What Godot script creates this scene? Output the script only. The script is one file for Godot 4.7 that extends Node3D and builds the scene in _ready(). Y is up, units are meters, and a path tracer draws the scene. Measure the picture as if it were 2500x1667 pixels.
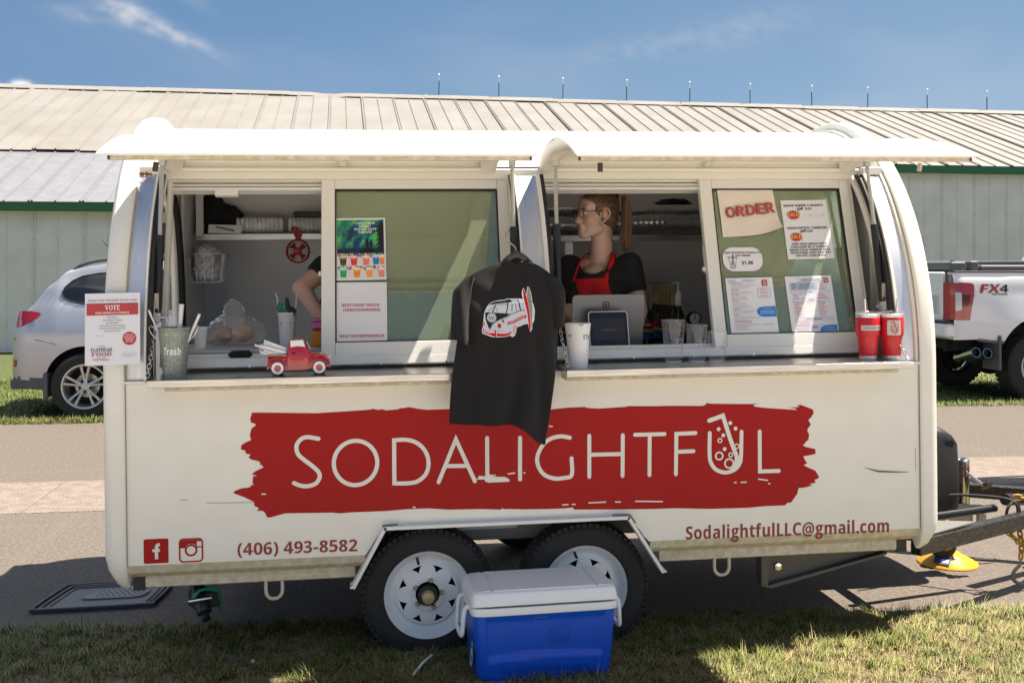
extends Node3D
# World: x along the trailer to the right, y up, z towards the camera. The trailer stands a little nose-up (frame TR).

var M := {}
var taken := {}
var TR := Transform3D(Basis(Vector3(0, 0, 1), deg_to_rad(0.66)), Vector3.ZERO)
const WIN_LOW := Vector3(0, 1.22, -0.20)      # the foot and the slope of the serving windows, which lean back
const WIN_UP := Vector3(0, 0.9642, -0.2652)
var fonts := {}
var rng := RandomNumberGenerator.new()


class MB:
	var v := PackedVector3Array()
	var n := PackedVector3Array()
	var uv := PackedVector2Array()
	var col := PackedColorArray()
	var c := Color.WHITE
	var t := Transform3D.IDENTITY

	func tri_n(a: Vector3, b: Vector3, d: Vector3, na: Vector3, nb: Vector3, nd: Vector3, ua := Vector2.ZERO, ub := Vector2.ZERO, ud := Vector2.ZERO) -> void:
		var f := (d - a).cross(b - a)
		if (f.dot(na + nb + nd) < 0.0) != (t.basis.determinant() < 0.0):
			var s := b; b = d; d = s
			s = nb; nb = nd; nd = s
			var u := ub; ub = ud; ud = u
		v.push_back(t * a); v.push_back(t * b); v.push_back(t * d)
		n.push_back((t.basis * na).normalized()); n.push_back((t.basis * nb).normalized()); n.push_back((t.basis * nd).normalized())
		uv.push_back(ua); uv.push_back(ub); uv.push_back(ud)
		col.push_back(c); col.push_back(c); col.push_back(c)

	func tri(a: Vector3, b: Vector3, d: Vector3, ua := Vector2.ZERO, ub := Vector2.ZERO, ud := Vector2.ZERO) -> void:
		var f := (d - a).cross(b - a)
		if f.length_squared() < 1e-18:
			return
		f = f.normalized()
		tri_n(a, b, d, f, f, f, ua, ub, ud)

	func quad(a: Vector3, b: Vector3, d: Vector3, e: Vector3) -> void:
		tri(a, b, d, Vector2(0, 1), Vector2(1, 1), Vector2(1, 0))
		tri(a, d, e, Vector2(0, 1), Vector2(1, 0), Vector2(0, 0))

	func box(o: Vector3, s: Vector3) -> void:
		var h := s / 2.0
		for k in 3:
			var i := (k + 1) % 3
			var j := (k + 2) % 3
			for sg in [-1.0, 1.0]:
				var f := Vector3.ZERO; f[k] = sg
				var q := []
				for p in [[-1, -1], [1, -1], [1, 1], [-1, 1]]:
					var w := Vector3.ZERO
					w[k] = sg * h[k]; w[i] = p[0] * h[i]; w[j] = p[1] * h[j]
					q.append(o + w)
				tri_n(q[0], q[1], q[2], f, f, f, Vector2(0, 1), Vector2(1, 1), Vector2(1, 0))
				tri_n(q[0], q[2], q[3], f, f, f, Vector2(0, 1), Vector2(1, 0), Vector2(0, 0))

	# a box with chamfered edges, shaded smooth across the chamfer
	func bbox(o: Vector3, s: Vector3, b: float) -> void:
		var h := s / 2.0
		b = minf(b, minf(h.x, minf(h.y, h.z)) * 0.98)
		var P := func(sx: float, sy: float, sz: float, k: int) -> Vector3:
			var r := Vector3(sx * (h.x - b), sy * (h.y - b), sz * (h.z - b))
			r[k] = [sx * h.x, sy * h.y, sz * h.z][k]
			return o + r
		for k in 3:
			var i := (k + 1) % 3
			var j := (k + 2) % 3
			for sg in [-1.0, 1.0]:
				var f := Vector3.ZERO; f[k] = sg
				var q := []
				for p in [[-1.0, -1.0], [1.0, -1.0], [1.0, 1.0], [-1.0, 1.0]]:
					var w := [0.0, 0.0, 0.0]
					w[k] = sg; w[i] = p[0]; w[j] = p[1]
					q.append(P.call(w[0], w[1], w[2], k))
				tri_n(q[0], q[1], q[2], f, f, f); tri_n(q[0], q[2], q[3], f, f, f)
			for p in [[-1.0, -1.0], [1.0, -1.0], [1.0, 1.0], [-1.0, 1.0]]:   # edges along k
				var a := [0.0, 0.0, 0.0]; a[i] = p[0]; a[j] = p[1]; a[k] = -1.0
				var e := a.duplicate(); e[k] = 1.0
				var ni := Vector3.ZERO; ni[i] = p[0]
				var nj := Vector3.ZERO; nj[j] = p[1]
				var a0: Vector3 = P.call(a[0], a[1], a[2], i); var a1: Vector3 = P.call(a[0], a[1], a[2], j)
				var e0: Vector3 = P.call(e[0], e[1], e[2], i); var e1: Vector3 = P.call(e[0], e[1], e[2], j)
				tri_n(a0, e0, e1, ni, ni, nj); tri_n(a0, e1, a1, ni, nj, nj)
		for sx in [-1.0, 1.0]:
			for sy in [-1.0, 1.0]:
				for sz in [-1.0, 1.0]:
					tri_n(P.call(sx, sy, sz, 0), P.call(sx, sy, sz, 1), P.call(sx, sy, sz, 2), Vector3(sx, 0, 0), Vector3(0, sy, 0), Vector3(0, 0, sz))

	# rows of points, smooth; wu joins the ends of each row, wv joins first and last row
	func grid(rows: Array, wu := false, wv := false) -> void:
		var R := rows.size()
		var C: int = rows[0].size()
		var N := []
		for i in R:
			var nr := PackedVector3Array(); nr.resize(C)
			var ip := (i - 1 + R) % R if wv else maxi(i - 1, 0)
			var iq := (i + 1) % R if wv else mini(i + 1, R - 1)
			for j in C:
				var jp := (j - 1 + C) % C if wu else maxi(j - 1, 0)
				var jq := (j + 1) % C if wu else mini(j + 1, C - 1)
				var du: Vector3 = rows[i][jq] - rows[i][jp]
				var dv: Vector3 = rows[iq][j] - rows[ip][j]
				if du.length_squared() < 1e-14:
					du = rows[iq if i < R / 2 else ip][jq] - rows[iq if i < R / 2 else ip][jp]
				nr[j] = dv.cross(du).normalized()
			N.append(nr)
		for i in (R if wv else R - 1):
			var k := (i + 1) % R
			for j in (C if wu else C - 1):
				var m := (j + 1) % C
				var u0 := Vector2(float(j) / (C - 1), float(i) / (R - 1)); var u1 := Vector2(float(j + 1) / (C - 1), float(i) / (R - 1))
				var u2 := Vector2(float(j + 1) / (C - 1), float(i + 1) / (R - 1)); var u3 := Vector2(float(j) / (C - 1), float(i + 1) / (R - 1))
				if not rows[i][j].is_equal_approx(rows[i][m]):
					tri_n(rows[i][j], rows[i][m], rows[k][m], N[i][j], N[i][m], N[k][m], u0, u1, u2)
				if not rows[k][m].is_equal_approx(rows[k][j]):
					tri_n(rows[i][j], rows[k][m], rows[k][j], N[i][j], N[k][m], N[k][j], u0, u2, u3)

	func tube(pts: Array, r, sides := 8, closed := false, caps := true) -> void:
		var rows := []
		var up := Vector3(0.123, 0.95, 0.31)
		for i in pts.size():
			var a: Vector3 = pts[(i - 1 + pts.size()) % pts.size()] if closed or i > 0 else pts[i]
			var b: Vector3 = pts[(i + 1) % pts.size()] if closed or i < pts.size() - 1 else pts[i]
			var d := (b - a).normalized()
			if absf(d.dot(up)) > 0.97:
				up = Vector3(1, 0, 0.2) if absf(d.x) < 0.8 else Vector3(0, 0.2, 1)
			var x := up.cross(d).normalized()
			var y := d.cross(x)
			up = y
			var row := PackedVector3Array()
			var rr: float = r[i] if r is Array else r
			for k in sides:
				var an := TAU * k / sides
				row.push_back(pts[i] + (x * cos(an) + y * sin(an)) * rr)
			rows.append(row)
		grid(rows, true, closed)
		if caps and not closed:
			for e in [0, rows.size() - 1]:
				for k in range(1, sides - 1):
					tri(rows[e][0], rows[e][k], rows[e][k + 1])

	func rod(a: Vector3, b: Vector3, r: float, sides := 8) -> void:
		tube([a, b], r, sides)

	# profile of (radius, height) turned about the y axis of xf; creases where it bends by more than 40 degrees
	func lathe(prof: Array, sides := 24, xf := Transform3D.IDENTITY, u_span := 1.0) -> void:
		var keep := t
		t = t * xf
		var segs := prof.size() - 1
		var len_at := [0.0]
		for i in segs:
			len_at.append(len_at[-1] + prof[i].distance_to(prof[i + 1]))
		for i in segs:
			var p: Vector2 = prof[i]; var q: Vector2 = prof[i + 1]
			if p.is_equal_approx(q):
				continue
			var sn := Vector2(q.y - p.y, -(q.x - p.x)).normalized()
			var n0 := sn; var n1 := sn
			if i > 0 and not prof[i - 1].is_equal_approx(p):
				var o := Vector2(p.y - prof[i - 1].y, -(p.x - prof[i - 1].x)).normalized()
				if o.dot(sn) > 0.72: n0 = (o + sn).normalized()
			if i < segs - 1 and not prof[i + 2].is_equal_approx(q):
				var o := Vector2(prof[i + 2].y - q.y, -(prof[i + 2].x - q.x)).normalized()
				if o.dot(sn) > 0.72: n1 = (o + sn).normalized()
			for k in sides:
				var a := TAU * k / sides; var b := TAU * (k + 1) / sides
				var ca := cos(a); var sa := sin(a); var cb := cos(b); var sb := sin(b)
				var A := Vector3(p.x * sa, p.y, p.x * ca); var B := Vector3(p.x * sb, p.y, p.x * cb)
				var D := Vector3(q.x * sb, q.y, q.x * cb); var E := Vector3(q.x * sa, q.y, q.x * ca)
				var nA := Vector3(n0.x * sa, n0.y, n0.x * ca); var nB := Vector3(n0.x * sb, n0.y, n0.x * cb)
				var nD := Vector3(n1.x * sb, n1.y, n1.x * cb); var nE := Vector3(n1.x * sa, n1.y, n1.x * ca)
				var v0: float = 1.0 - len_at[i] / len_at[-1]; var v1: float = 1.0 - len_at[i + 1] / len_at[-1]
				var ua := float(k) / sides * u_span; var ub := float(k + 1) / sides * u_span
				if p.x > 1e-6: tri_n(A, B, D, nA, nB, nD, Vector2(ua, v0), Vector2(ub, v0), Vector2(ub, v1))
				if q.x > 1e-6: tri_n(A, D, E, nA, nD, nE, Vector2(ua, v0), Vector2(ub, v1), Vector2(ua, v1))
		t = keep

	# flat outline in xy, from z0 to z1
	func prism(poly: PackedVector2Array, z0: float, z1: float, back := true) -> void:
		var ix := Geometry2D.triangulate_polygon(poly)
		for i in range(0, ix.size(), 3):
			var a := poly[ix[i]]; var b := poly[ix[i + 1]]; var d := poly[ix[i + 2]]
			var f := Vector3(0, 0, signf(z1 - z0))
			tri_n(Vector3(a.x, a.y, z1), Vector3(b.x, b.y, z1), Vector3(d.x, d.y, z1), f, f, f, a, b, d)
			if back: tri_n(Vector3(a.x, a.y, z0), Vector3(b.x, b.y, z0), Vector3(d.x, d.y, z0), -f, -f, -f, a, b, d)
		for i in poly.size():
			var a := poly[i]; var b := poly[(i + 1) % poly.size()]
			quad(Vector3(a.x, a.y, z0), Vector3(b.x, b.y, z0), Vector3(b.x, b.y, z1), Vector3(a.x, a.y, z1))

	func flat(poly: PackedVector2Array, z: float) -> void:
		var ix := Geometry2D.triangulate_polygon(poly)
		var f := Vector3(0, 0, 1)
		for i in range(0, ix.size(), 3):
			var a := poly[ix[i]]; var b := poly[ix[i + 1]]; var d := poly[ix[i + 2]]
			tri_n(Vector3(a.x, a.y, z), Vector3(b.x, b.y, z), Vector3(d.x, d.y, z), f, f, f, a, b, d)

	# a flat stroke of width w with mitred bends and round ends
	func ribbon(pts: Array, w: float, z: float, closed := false, caps := true) -> void:
		var L := PackedVector2Array(); var R := PackedVector2Array()
		var m := pts.size()
		for i in m:
			var p: Vector2 = pts[i]
			var d0: Vector2 = (p - pts[(i - 1 + m) % m]).normalized() if closed or i > 0 else Vector2.ZERO
			var d1: Vector2 = (pts[(i + 1) % m] - p).normalized() if closed or i < m - 1 else Vector2.ZERO
			if d0 == Vector2.ZERO: d0 = d1
			if d1 == Vector2.ZERO: d1 = d0
			var nn := (d0 + d1).normalized().orthogonal()
			var k := w / 2.0 / maxf(0.35, nn.dot(d0.orthogonal()))
			L.push_back(p + nn * k); R.push_back(p - nn * k)
		var f := Vector3(0, 0, 1)
		for i in (m if closed else m - 1):
			var j := (i + 1) % m
			var a := Vector3(L[i].x, L[i].y, z); var b := Vector3(R[i].x, R[i].y, z)
			var d := Vector3(R[j].x, R[j].y, z); var e := Vector3(L[j].x, L[j].y, z)
			tri_n(a, b, d, f, f, f); tri_n(a, d, e, f, f, f)
		if caps and not closed:
			for e in [[0, 1], [m - 1, m - 2]]:
				var o: Vector2 = pts[e[0]]
				var dir: Vector2 = (o - pts[e[1]]).normalized()
				for k in 6:
					var a := -PI / 2 + PI * k / 6.0; var b := -PI / 2 + PI * (k + 1) / 6.0
					var p := o + dir.rotated(a) * w / 2.0; var q := o + dir.rotated(b) * w / 2.0
					tri_n(Vector3(o.x, o.y, z), Vector3(p.x, p.y, z), Vector3(q.x, q.y, z), f, f, f)

	func disc(o: Vector2, r: float, z: float, sides := 16, ry := -1.0) -> void:
		var p := PackedVector2Array()
		for k in sides:
			p.push_back(o + Vector2(cos(TAU * k / sides) * r, sin(TAU * k / sides) * (r if ry < 0 else ry)))
		flat(p, z)

	func ring(o: Vector2, r: float, w: float, z: float, sides := 24) -> void:
		var p := []
		for k in sides: p.append(o + Vector2.from_angle(TAU * k / sides) * r)
		ribbon(p, w, z, true)

	func ball(o: Vector3, r: Vector3, rings := 8, sides := 12) -> void:
		var rows := []
		for i in rings + 1:
			var a := PI * i / rings
			var row := PackedVector3Array()
			for k in sides:
				var b := TAU * k / sides
				row.push_back(o + Vector3(sin(a) * cos(b) * r.x, cos(a) * r.y, sin(a) * sin(b) * r.z))
			rows.append(row)
		grid(rows, true)

	func join(arrays: Array, xf: Transform3D) -> void:
		var pv: PackedVector3Array = arrays[Mesh.ARRAY_VERTEX]
		var pn: PackedVector3Array = arrays[Mesh.ARRAY_NORMAL]
		var ix = arrays[Mesh.ARRAY_INDEX]
		var pu = arrays[Mesh.ARRAY_TEX_UV]
		var idx: PackedInt32Array = ix if ix != null else PackedInt32Array(range(pv.size()))
		for i in range(0, idx.size() - 2, 3):
			var a := idx[i]; var b := idx[i + 1]; var d := idx[i + 2]
			tri_n(xf * pv[a], xf * pv[b], xf * pv[d], xf.basis * pn[a], xf.basis * pn[b], xf.basis * pn[d], pu[a] if pu else Vector2.ZERO, pu[b] if pu else Vector2.ZERO, pu[d] if pu else Vector2.ZERO)

	func mesh() -> ArrayMesh:
		var a := []
		a.resize(Mesh.ARRAY_MAX)
		a[Mesh.ARRAY_VERTEX] = v
		a[Mesh.ARRAY_NORMAL] = n
		a[Mesh.ARRAY_TEX_UV] = uv
		a[Mesh.ARRAY_COLOR] = col
		var m := ArrayMesh.new()
		m.add_surface_from_arrays(Mesh.PRIMITIVE_TRIANGLES, a)
		return m


func font(bold := false, face := "Droid Sans") -> Font:
	var key := face + str(bold)
	if not fonts.has(key):
		var f := SystemFont.new()
		f.font_names = PackedStringArray([face])
		f.font_weight = 700 if bold else 400
		fonts[key] = f
	return fonts[key]


# flat lettering in the xy plane: h is the height of a capital, at is the middle, left or right end of its baseline
func text(mb: MB, s: String, at: Vector3, h: float, align := 0, bold := true, face := "Droid Sans", width := 0.0, skew := 0.0) -> void:
	var tm := TextMesh.new()
	tm.font = font(bold, face)
	tm.font_size = 48
	tm.pixel_size = 0.01
	tm.depth = 0.0
	tm.curve_step = 2.0 if h < 0.03 else 0.6
	tm.text = s
	var arr := tm.surface_get_arrays(0)
	var pv: PackedVector3Array = arr[Mesh.ARRAY_VERTEX]
	var lo := Vector3(1e9, 1e9, 0); var hi := -lo
	for p in pv:
		lo = Vector3(minf(lo.x, p.x), minf(lo.y, p.y), 0); hi = Vector3(maxf(hi.x, p.x), maxf(hi.y, p.y), 0)
	var cap := 0.343                                     # height of a Droid capital at this size
	var k := h / cap
	var kx := k if width <= 0.0 else width / (hi.x - lo.x)
	var base := text_base(bold, face)
	var ox: float = [(lo.x + hi.x) / 2.0, lo.x, hi.x][align]
	var xf := Transform3D(Basis(Vector3(kx, 0, 0), Vector3(skew * k, k, 0), Vector3(0, 0, 1)), Vector3.ZERO)
	xf.origin = at - xf.basis * Vector3(ox, base, 0)
	mb.join(arr, xf)


func text_base(bold: bool, face: String) -> float:
	var key := "base" + face + str(bold)
	if not fonts.has(key):
		var tm := TextMesh.new()
		tm.font = font(bold, face); tm.font_size = 48; tm.pixel_size = 0.01; tm.depth = 0.0; tm.text = "H"
		var lo := 1e9
		for p in tm.surface_get_arrays(0)[Mesh.ARRAY_VERTEX]: lo = minf(lo, p.y)
		fonts[key] = lo
	return fonts[key]


func numbered(called: String) -> String:
	var k: int = taken.get(called, -1) + 1
	taken[called] = k
	return called if k == 0 else "%s_%03d" % [called, k]


func tag(o: Node3D, label: String, category: String, group := "") -> Node3D:
	o.set_meta("label", label); o.set_meta("category", category)
	if group: o.set_meta("group", group)
	return o


func thing(called: String, label: String, category: String, xf := Transform3D.IDENTITY, group := "") -> Node3D:
	var o := Node3D.new()
	o.name = numbered(called)
	add_child(o)
	o.transform = xf
	return tag(o, label, category, group)


func part(called: String, mb, m: Material, parent: Node = null) -> MeshInstance3D:
	var o := MeshInstance3D.new()
	o.mesh = mb.mesh() if mb is MB else mb
	o.material_override = m
	if parent == null:
		parent = self
		o.name = numbered(called)
	else:
		var k: int = parent.get_meta("n_" + called, -1) + 1
		parent.set_meta("n_" + called, k)
		o.name = called if k == 0 else "%s_%03d" % [called, k]
	parent.add_child(o, true)
	return o


func struct(called: String, mb, m: Material) -> MeshInstance3D:
	var o := part(called, mb, m)
	o.set_meta("kind", "structure")
	return o


func copy(o: Node3D, xf: Transform3D, label := "") -> Node3D:
	var d: Node3D = o.duplicate()
	var stem := str(o.name).rstrip("0123456789").rstrip("_")
	d.name = numbered(stem)
	add_child(d)
	d.transform = xf
	if label: d.set_meta("label", label)
	return d


func at(x: float, y: float, z: float, turn := 0.0) -> Transform3D:
	return Transform3D(Basis(Vector3.UP, deg_to_rad(turn)), Vector3(x, y, z))


func onto(x: float, y: float, z: float, turn := 0.0) -> Transform3D:    # a place in the trailer
	return TR * at(x, y, z, turn)


func on_glass(x: float, y: float, off := 0.0, roll := 0.0) -> Transform3D:   # on the leaning window, at local height y
	var nrm := Vector3(0, 0.2652, 0.9642)
	var p := WIN_LOW + WIN_UP * ((y - WIN_LOW.y) / WIN_UP.y) + Vector3(x, 0, 0) + nrm * off
	return TR * Transform3D(Basis(Vector3(1, 0, 0), WIN_UP, nrm).rotated(nrm, deg_to_rad(roll)), p)


func lin(r: float, g: float, b: float, a := 1.0) -> Color:
	var c := Color(r, g, b).linear_to_srgb()
	c.a = a
	return c


func mat(called: String, r: float, g: float, b: float, rough := 0.6, metal := 0.0, spec := 0.5) -> StandardMaterial3D:
	var m := StandardMaterial3D.new()
	m.resource_name = called
	m.albedo_color = lin(r, g, b)
	m.roughness = rough
	m.metallic = metal
	m.metallic_specular = spec
	M[called] = m
	return m


func glassy(called: String, r: float, g: float, b: float, a: float, rough := 0.04, metal := 0.0) -> StandardMaterial3D:
	var m := mat(called, r, g, b, rough, metal)
	m.albedo_color.a = a
	m.transparency = BaseMaterial3D.TRANSPARENCY_ALPHA
	return m


func noise_tex(sd: int, freq: float, lo: Color, hi: Color, size := 512, octaves := 4, typ := FastNoiseLite.TYPE_SIMPLEX, mid := -1.0) -> NoiseTexture2D:
	var nz := FastNoiseLite.new()
	nz.seed = sd; nz.frequency = freq; nz.fractal_octaves = octaves; nz.noise_type = typ
	var g := Gradient.new()
	g.set_color(0, lo); g.set_color(1, hi)
	if mid > 0.0:
		g.set_offset(0, mid); g.set_offset(1, 1.0 - mid)
	var x := NoiseTexture2D.new()
	x.width = size; x.height = size; x.seamless = true; x.noise = nz; x.color_ramp = g
	return x


func bump_tex(sd: int, freq: float, strength := 4.0, size := 512, octaves := 4) -> NoiseTexture2D:
	var nz := FastNoiseLite.new()
	nz.seed = sd; nz.frequency = freq; nz.fractal_octaves = octaves
	var x := NoiseTexture2D.new()
	x.width = size; x.height = size; x.seamless = true; x.noise = nz; x.as_normal_map = true; x.bump_strength = strength
	return x


func planar(m: StandardMaterial3D, scale: float, world := true) -> StandardMaterial3D:
	m.uv1_triplanar = true
	m.uv1_world_triplanar = world
	m.uv1_scale = Vector3(scale, scale, scale)
	return m


func rrect(w: float, h: float, r: float, o := Vector2.ZERO, seg := 5) -> PackedVector2Array:
	var p := PackedVector2Array()
	for q in [[1, 1, 0.0], [-1, 1, PI / 2], [-1, -1, PI], [1, -1, PI * 1.5]]:
		for k in seg + 1:
			p.push_back(o + Vector2(q[0] * (w / 2 - r), q[1] * (h / 2 - r)) + Vector2.from_angle(q[2] + PI / 2 * k / seg) * r)
	return p


func rect(w: float, h: float, o := Vector2.ZERO) -> PackedVector2Array:
	return PackedVector2Array([o + Vector2(-w / 2, -h / 2), o + Vector2(w / 2, -h / 2), o + Vector2(w / 2, h / 2), o + Vector2(-w / 2, h / 2)])


func spline(ctrl: Array, per := 6, closed := false) -> Array:
	var out := []
	var m := ctrl.size()
	for i in (m if closed else m - 1):
		var p0 = ctrl[(i - 1 + m) % m] if closed else ctrl[maxi(i - 1, 0)]
		var p1 = ctrl[i]
		var p2 = ctrl[(i + 1) % m] if closed else ctrl[i + 1]
		var p3 = ctrl[(i + 2) % m] if closed else ctrl[mini(i + 2, m - 1)]
		for k in per:
			var u := float(k) / per
			out.append(0.5 * ((2.0 * p1) + (p2 - p0) * u + (2.0 * p0 - 5.0 * p1 + 4.0 * p2 - p3) * u * u + (3.0 * p1 - p0 - 3.0 * p2 + p3) * u * u * u))
	if not closed: out.append(ctrl[m - 1])
	return out


func poly2(list: Array) -> PackedVector2Array:      # x, y, x, y, ...
	var p := PackedVector2Array()
	for i in range(0, list.size(), 2): p.push_back(Vector2(list[i], list[i + 1]))
	return p


func vec2s(list: Array) -> Array:
	return Array(poly2(list))


func _ready() -> void:
	rng.seed = 7
	# camera: a level camera whose lens is shifted down, 42 mm class
	var cam := Camera3D.new()
	cam.name = "camera"
	cam.projection = Camera3D.PROJECTION_FRUSTUM
	cam.near = 0.1
	cam.far = 900.0
	cam.size = 0.1 * 1568.0 / 2400.0
	cam.frustum_offset = Vector2(0, -0.1 * 171.0 / 2400.0)
	add_child(cam)
	cam.position = Vector3(-0.713, 1.62, 4.2475)
	cam.rotation_degrees = Vector3(0, -7.69, 0)
	cam.current = true
	var env := Environment.new()
	env.background_mode = Environment.BG_SKY
	env.tonemap_mode = Environment.TONE_MAPPER_LINEAR
	env.tonemap_exposure = 2.9
	env.sdfgi_enabled = true
	env.ssao_enabled = true
	env.ssil_enabled = true
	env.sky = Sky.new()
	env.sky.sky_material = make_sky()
	var we := WorldEnvironment.new()
	we.name = "environment"
	we.environment = env
	add_child(we)
	var sun := DirectionalLight3D.new()
	sun.name = "sun"
	sun.light_energy = 1.3
	sun.light_color = Color(1.0, 0.955, 0.89)
	sun.light_angular_distance = 0.5
	sun.shadow_enabled = true
	add_child(sun)
	sun.look_at_from_position(Vector3(0.458, 1.0, -0.04) * 10.0, Vector3.ZERO)
	materials()
	setting()
	building()
	suv()
	pickup()
	trailer()
	on_the_counters()
	signs()
	inside()
	person_in_apron()
	person_at_back()
	tee_shirt()
	cooler()
	on_the_ground()


# clear air with thin streaks of high cloud and one small heap low on the left; brighter heaps added out of view for fill
func make_sky() -> PanoramaSkyMaterial:
	var W := 2048; var H := 1024
	var nz := FastNoiseLite.new(); nz.seed = 11; nz.frequency = 0.012; nz.fractal_octaves = 5
	var fine := FastNoiseLite.new(); fine.seed = 5; fine.frequency = 0.05; fine.fractal_octaves = 4
	var data := PackedFloat32Array()
	data.resize(W * H * 3)
	var zen := Vector3(0.022, 0.060, 0.135); var mid := Vector3(0.046, 0.098, 0.180); var low := Vector3(0.135, 0.19, 0.245)
	var white := Vector3(0.235, 0.24, 0.26)
	# streaks: azimuth, elevation, half length, half width, tilt, strength
	var streaks := [[-12.6, 12.9, 1.7, 0.55, -20.0, 0.9], [-10.6, 12.1, 3.0, 0.36, -21.0, 0.75], [-14.8, 12.6, 1.6, 0.35, -5.0, 0.35], [-10.2, 14.2, 2.2, 0.3, -25.0, 0.35], [13.0, 11.5, 6.0, 0.7, 8.0, 0.16], [20.0, 12.5, 5.0, 0.9, 10.0, 0.2], [40.0, 18.0, 9.0, 1.2, 12.0, 0.5], [-60.0, 22.0, 10.0, 1.5, -15.0, 0.6], [110.0, 25.0, 12.0, 2.0, 10.0, 0.6], [170.0, 20.0, 12.0, 2.0, -10.0, 0.6], [-120.0, 28.0, 10.0, 2.0, 20.0, 0.5], [60.0, 40.0, 14.0, 2.0, 30.0, 0.5], [-30.0, 45.0, 12.0, 2.0, -30.0, 0.5]]
	for y in H:
		var el := 90.0 - (y + 0.5) * 180.0 / H
		if el < -3.0: el = -3.0
		var k := clampf(1.0 - sin(deg_to_rad(maxf(el, 0.0))), 0.0, 1.0)
		var base := mid.lerp(zen, clampf((1.0 - pow(k, 1.6)) * 1.1, 0.0, 1.0)).lerp(low, pow(k, 13.0))
		for x in W:
			var az := wrapf((x + 0.5) * 360.0 / W, -180.0, 180.0)
			var c := base
			if el > 0.0 and el < 60.0:
				var haze := clampf((az + 30.0) / 60.0, 0.0, 1.0) if az < 90.0 else clampf((150.0 - az) / 60.0, 0.0, 1.0)
				c = c.lerp(low * 1.08, (0.04 + 1.05 * haze) * pow(k, 3.0) * 0.85)
				var ax := az * 3.4
				var vein := clampf(nz.get_noise_2d(ax * 0.9 + el * 2.0, el * 9.0) * 1.7 + 0.05, 0.0, 1.0)
				c = c.lerp(white, vein * (0.03 + 0.16 * haze) * clampf(el / 6.0, 0.0, 1.0))
				for s in streaks:
					var dx: float = az - s[0]; var dy: float = el - s[1]
					if absf(dx) > s[2] * 1.8 or absf(dy) > s[2] * 1.2: continue
					var r := deg_to_rad(s[4])
					var u: float = (dx * cos(r) + dy * sin(r)) / s[2]; var v: float = (-dx * sin(r) + dy * cos(r)) / s[3]
					var g := exp(-u * u * 1.6 - v * v * 1.1)
					var tear := clampf(fine.get_noise_2d(az * 16.0 + el * 14.0, el * 46.0 + az * 10.0) * 1.3 + 0.75, 0.0, 1.3)
					c = c.lerp(white, clampf(g * tear * s[5], 0.0, 0.95))
				if el > 7.0 and (el > 22.0 or az < -34.0 or az > 52.0):      # bright heaps of cloud added outside the view as fill light
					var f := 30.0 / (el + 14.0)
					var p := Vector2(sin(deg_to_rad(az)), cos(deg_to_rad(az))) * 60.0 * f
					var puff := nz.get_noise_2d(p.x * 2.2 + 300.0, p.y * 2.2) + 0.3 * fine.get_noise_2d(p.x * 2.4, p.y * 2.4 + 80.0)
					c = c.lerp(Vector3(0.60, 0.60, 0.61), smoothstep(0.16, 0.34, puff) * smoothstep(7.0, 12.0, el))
				for h in [[-17.45, 8.5, 0.95], [-18.9, 8.6, 0.6]]:
					var d := Vector2((az - h[0]) / h[2], (el - h[1]) / h[2] * 1.35)
					if d.length() < 1.6:
						var edge := d.length() + 0.25 * fine.get_noise_2d(az * 30.0 / h[2], el * 30.0 / h[2])
						c = c.lerp(Vector3(0.36, 0.36, 0.37), clampf((1.0 - edge) * 5.0, 0.0, 1.0))
			var i := (y * W + x) * 3
			data[i] = c.x; data[i + 1] = c.y; data[i + 2] = c.z
	var im := Image.create_from_data(W, H, false, Image.FORMAT_RGBF, data.to_byte_array())
	var m := PanoramaSkyMaterial.new()
	m.panorama = ImageTexture.create_from_image(im)
	return m


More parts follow.
